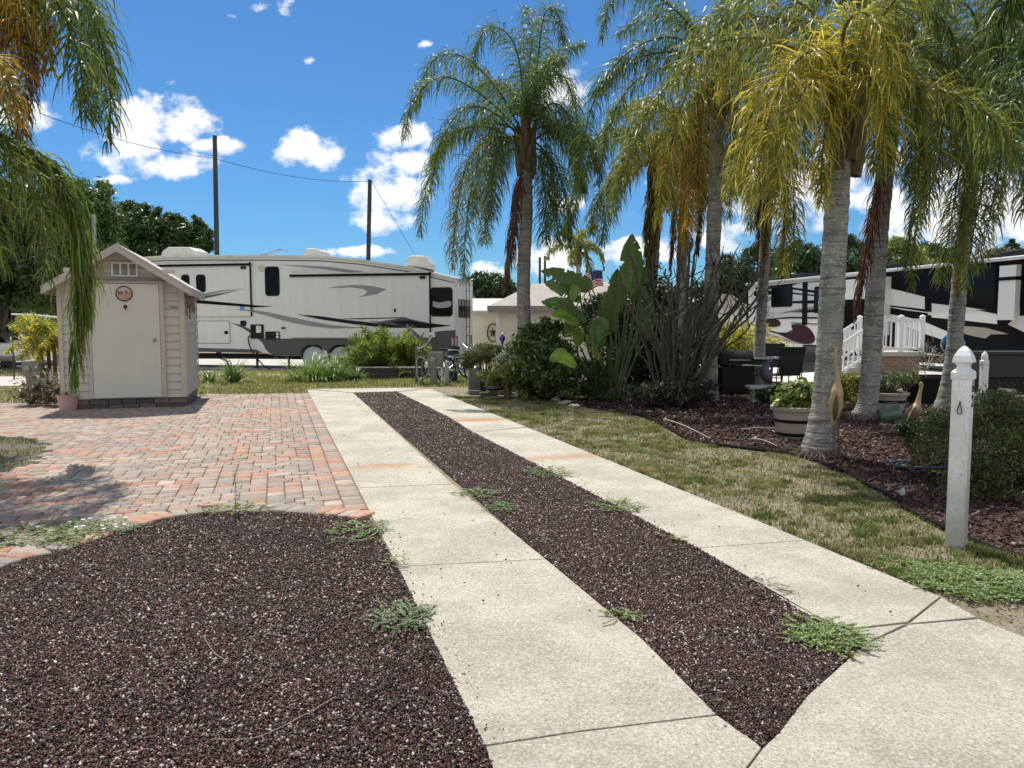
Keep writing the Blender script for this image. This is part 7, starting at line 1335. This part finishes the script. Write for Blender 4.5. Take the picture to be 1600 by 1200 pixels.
# American flag on a slanted staff
def flag():
    a = A(899, 480, 20.5); t = A(945, 418, 20.5); rt = empty('flag', a, 'American flag hanging from a slanted pole above the bird of paradise', 'flag'); m_ = MB(); m_.tube([a, t], .014, 7); wpart(m_, 'staff', M_dark, rt); NX, NY = 26, 13; p0 = A(941, 423, 20.5); u = A(897, 431, 20.5) - p0; v = np.array([.05, 0, -.42]); r = np.random.default_rng(2); vs = []; fs = []; col = []
    def P(i, j): s = i / NX; q = j / NY; return p0 + u * s * (1 - .08 * q) + v * q * (1 - .15 * s) + np.array([0, .07 * sin(s * 9 + q * 2), .05 * sin(s * 7) * (1) - .1 * s * q])
    for i in range(NX):
        for j in range(NY):
            b_ = len(vs); vs += [P(i, j), P(i + 1, j), P(i + 1, j + 1), P(i, j + 1)]; fs.append((b_, b_ + 1, b_ + 2, b_ + 3)); can = i < NX * .4 and j < 7; c = (.03, .04, .16) if can else ((.55, .03, .04) if j % 2 == 0 else (.75, .72, .7))
            if can and (i + j) % 2 == 0 and j < 7: c = (.03, .04, .16)
            col.append(c)
    o = np_mesh('cloth', np.array(vs), np.array(fs), mat('flag_cloth', None, (.85, .85, .85), attr=True, rough=.8, trans=.3), rt, np.array(col), smooth=True, origin=a); st = MB()
    for i in range(5):
        for j in range(4):
            p = P(1 + i * 2, .8 + j * 1.6) + np.array([0, -.006, 0]); s = .012; st.add([p + [s * cos(k * 1.2566 + 1.57) * (1 if 1 else 0), 0, s * sin(k * 1.2566 + 1.57)] for k in range(5)], [(0, 1, 2, 3, 4)])
    wpart(st, 'star', M_white, rt, fix=False)
flag()
def finial():
    b = at(785, 18.0); rt = empty('garden_stake', b, 'purple glass ornament on a thin stake above the clipped bush', 'garden stake'); m_ = MB(); m_.tube([(0, 0, 0), (0, 0, 1.03)], .01, 6); m_.build('stake', M_dark, rt); m_ = MB(); m_.lathe([(.015, 1.02), (.03, 1.1), (.075, 1.19), (.06, 1.24), (.02, 1.27)], n=16); m_.build('purple_bulb', mat('purple_glass', (.10, .02, .25), rough=.1, coat=.6), rt, smooth=60); m_ = MB(); m_.ball((0, 0, 1.29), .03); m_.build('tip', M_white, rt, smooth=80)
finial()
# green hose / watering can, blue hose, path light
def can():
    b = at(1397, 11.7); rt = empty('watering_can', b, 'dull green watering can lying in the mulch left of the small heron', 'watering can', R(-20)); m_ = MB(); m_.M = Matrix.Translation((0, 0, .13)) @ Matrix.Rotation(R(75), 4, 'Y'); m_.lathe([(.11, -.16), (.13, -.14), (.125, .1), (.09, .15), (.06, .16)], n=20); m_.build('body', mat('can_green', (.08, .13, .10), (.05, .08, .06), rough=.35), rt, smooth=40); m_ = MB(); m_.tube([(.1, 0, .14), (.3, 0, .1), (.42, 0, .03)], [.03, .02, .035], 9); m_.build('spout', MATS['can_green'], rt); m_ = MB(); m_.tube([(-.12, 0, .2), (-.1, 0, .3), (.08, 0, .32), (.14, 0, .2)], .012, 7); m_.build('handle', MATS['can_green'], rt)
can()
def hose2():
    b = G(1440, 735); m_ = MB(); m_.tube(catmull([(.16, .3, .02), (-.05, .34, .02), (-.24, .2, .02), (-.2, .0, .02), (.0, -.05, .02), (.25, -.02, .02), (.45, .1, .02)], 40), .012, 7); o = m_.build('garden_hose', mat('hose_blue', (.06, .12, .17), rough=.4), None, smooth=60); o.location = (b[0], b[1], .02); tag(o, 'loop of blue grey garden hose on the mulch under the hedge bush', 'hose')
hose2()
def plight():
    b = G(1410, 790); rt = empty('path_light', b, 'small solar path light with a clear lens tilted at the bed edge', 'path light'); m_ = MB(); m_.tube([(0, 0, 0), (-.01, 0, .1)], .006, 6); m_.build('spike', M_dark, rt); m_ = MB(); m_.M = Matrix.Translation((-.015, 0, .12)) @ Matrix.Rotation(R(-30), 4, 'Y'); m_.lathe([(.02, -.03), (.032, 0), (.036, .03), (.02, .04)], n=16); m_.build('lens', mat('lens_clear', (.5, .52, .5), rough=.15), rt, smooth=50); m_ = MB(); m_.M = Matrix.Translation((-.015, 0, .12)) @ Matrix.Rotation(R(-30), 4, 'Y'); m_.lathe([(.04, .041), (.04, .05), (.01, .056)], n=16); m_.build('lamp_cap', M_dark, rt, smooth=50)
plight()
# boat on trailer far left
def boat():
    b = at(8, 25.5); rt = empty('boat', b, 'white boat hull parked beyond the lawn at the far left', 'boat'); m_ = MB(); n = 14; vs = []; fs = []
    for i in range(n):
        t = i / (n - 1); x = -2.6 + 3.4 * t; w = .95 * (1 - max(t - .55, 0) ** 2 * 4.6); w = max(w, .03); zt = .78 + .12 * t; zk = .28 + .3 * max(t - .6, 0) ** 1.5
        vs += [(x, -w, zt), (x, -w * .85, .5), (x, 0, zk), (x, w * .85, .5), (x, w, zt), (x, 0, zt + .05)]
    for i in range(n - 1):
        for j in range(6): fs.append((i * 6 + j, i * 6 + (j + 1) % 6, (i + 1) * 6 + (j + 1) % 6, (i + 1) * 6 + j))
    fs += [tuple(range(6)), tuple((n - 1) * 6 + j for j in range(5, -1, -1))]; m_.add(vs, fs); m_.build('hull', M_white, rt, smooth=30); m_ = MB(); m_.prism([(-1.6, .82), (-.2, .86), (-.5, 1.1), (-1.3, 1.1)], -.5, .5, 'y'); m_.build('windshield', M_glass, rt); m_ = MB(); m_.box(-2.5, 1.6, -.05, .05, .18, .26); m_.box(-1.4, -1.3, -.8, .8, .2, .3); m_.build('trailer_frame', M_dark, rt)
    for y in (-.85, .85): m_ = MB(); m_.M = Matrix.Translation((-1.35, y, .25)) @ Matrix.Rotation(pi / 2, 4, 'X'); m_.lathe([(.1, -.08), (.25, -.08), (.25, .08), (.1, .08)], n=20); m_.build('wheel', M_tyre, rt)
boat()
def rod():
    b = at(18, 21); rt = empty('boom_pole', b, 'thin white horizontal rod on a stake behind the hanging fronds at far left', 'pole'); a = A(18, 491, 21); c = A(52, 492, 21); m_ = MB(); m_.tube([a, c, A(90, 496, 21)], .025, 7); wpart(m_, 'rod', M_white, rt); m_ = MB(); m_.tube([b, a], .02, 7); wpart(m_, 'stake', M_dark, rt)
rod()
for i, (x, y) in enumerate(((1118, 785), (700, 693), (770, 702), (685, 907), (752, 883))):
    pass
# seeds and specks of litter on the concrete
def litter():
    r = np.random.default_rng(9); m_ = MB(); base = G(730, 800)
    for i in range(70):
        x, y = (r.uniform(520, 800), r.uniform(640, 960)) if i % 2 else (r.uniform(700, 1400), r.uniform(640, 960)); p = G(x, y, .026); q = np.array([[p[0], p[1]]])
        if inside(q, np.array(STRIP))[0] or not (inside(q, np.array(gp((480, 610), (560, 613), (1120, 1115), (757, 1165))))[0] or inside(q, np.array(gp((630, 610), (670, 607), (1500, 950), (1330, 980))))[0]): continue
        s = r.uniform(.004, .009); m_.ball(p, s, s * .8, s * .6, 6, 4)
    o = m_.build('seed_litter', mat('seed', (.05, .03, .02), rough=.8), None, origin=base); o.location = base; o['kind'] = 'stuff'; o['label'] = 'small dark palm seeds scattered on the concrete tracks'; o['category'] = 'seeds'
litter()
for i, (P, lab) in enumerate(((((330, 1155), (400, 1152), (470, 1120), (525, 1088)), 'long curved dry stem lying on the near gravel'), (((318, 995), (335, 1020), (355, 1033)), 'short curved dry straw on the left gravel'), (((175, 903), (230, 905), (272, 907)), 'thin straight straw on the gravel far left'), (((1065, 590), (1066, 590)), ''))):
    if not lab: continue
    Q = catmull([G(x, y, .024) for x, y in P], 20); m_ = MB(); m_.tube(Q, .0016, 5); o = m_.build('dry_stem', mat('straw', (.38, .30, .18), rough=.8), None, origin=Q[0]); o.location = Q[0]; tag(o, lab, 'straw')
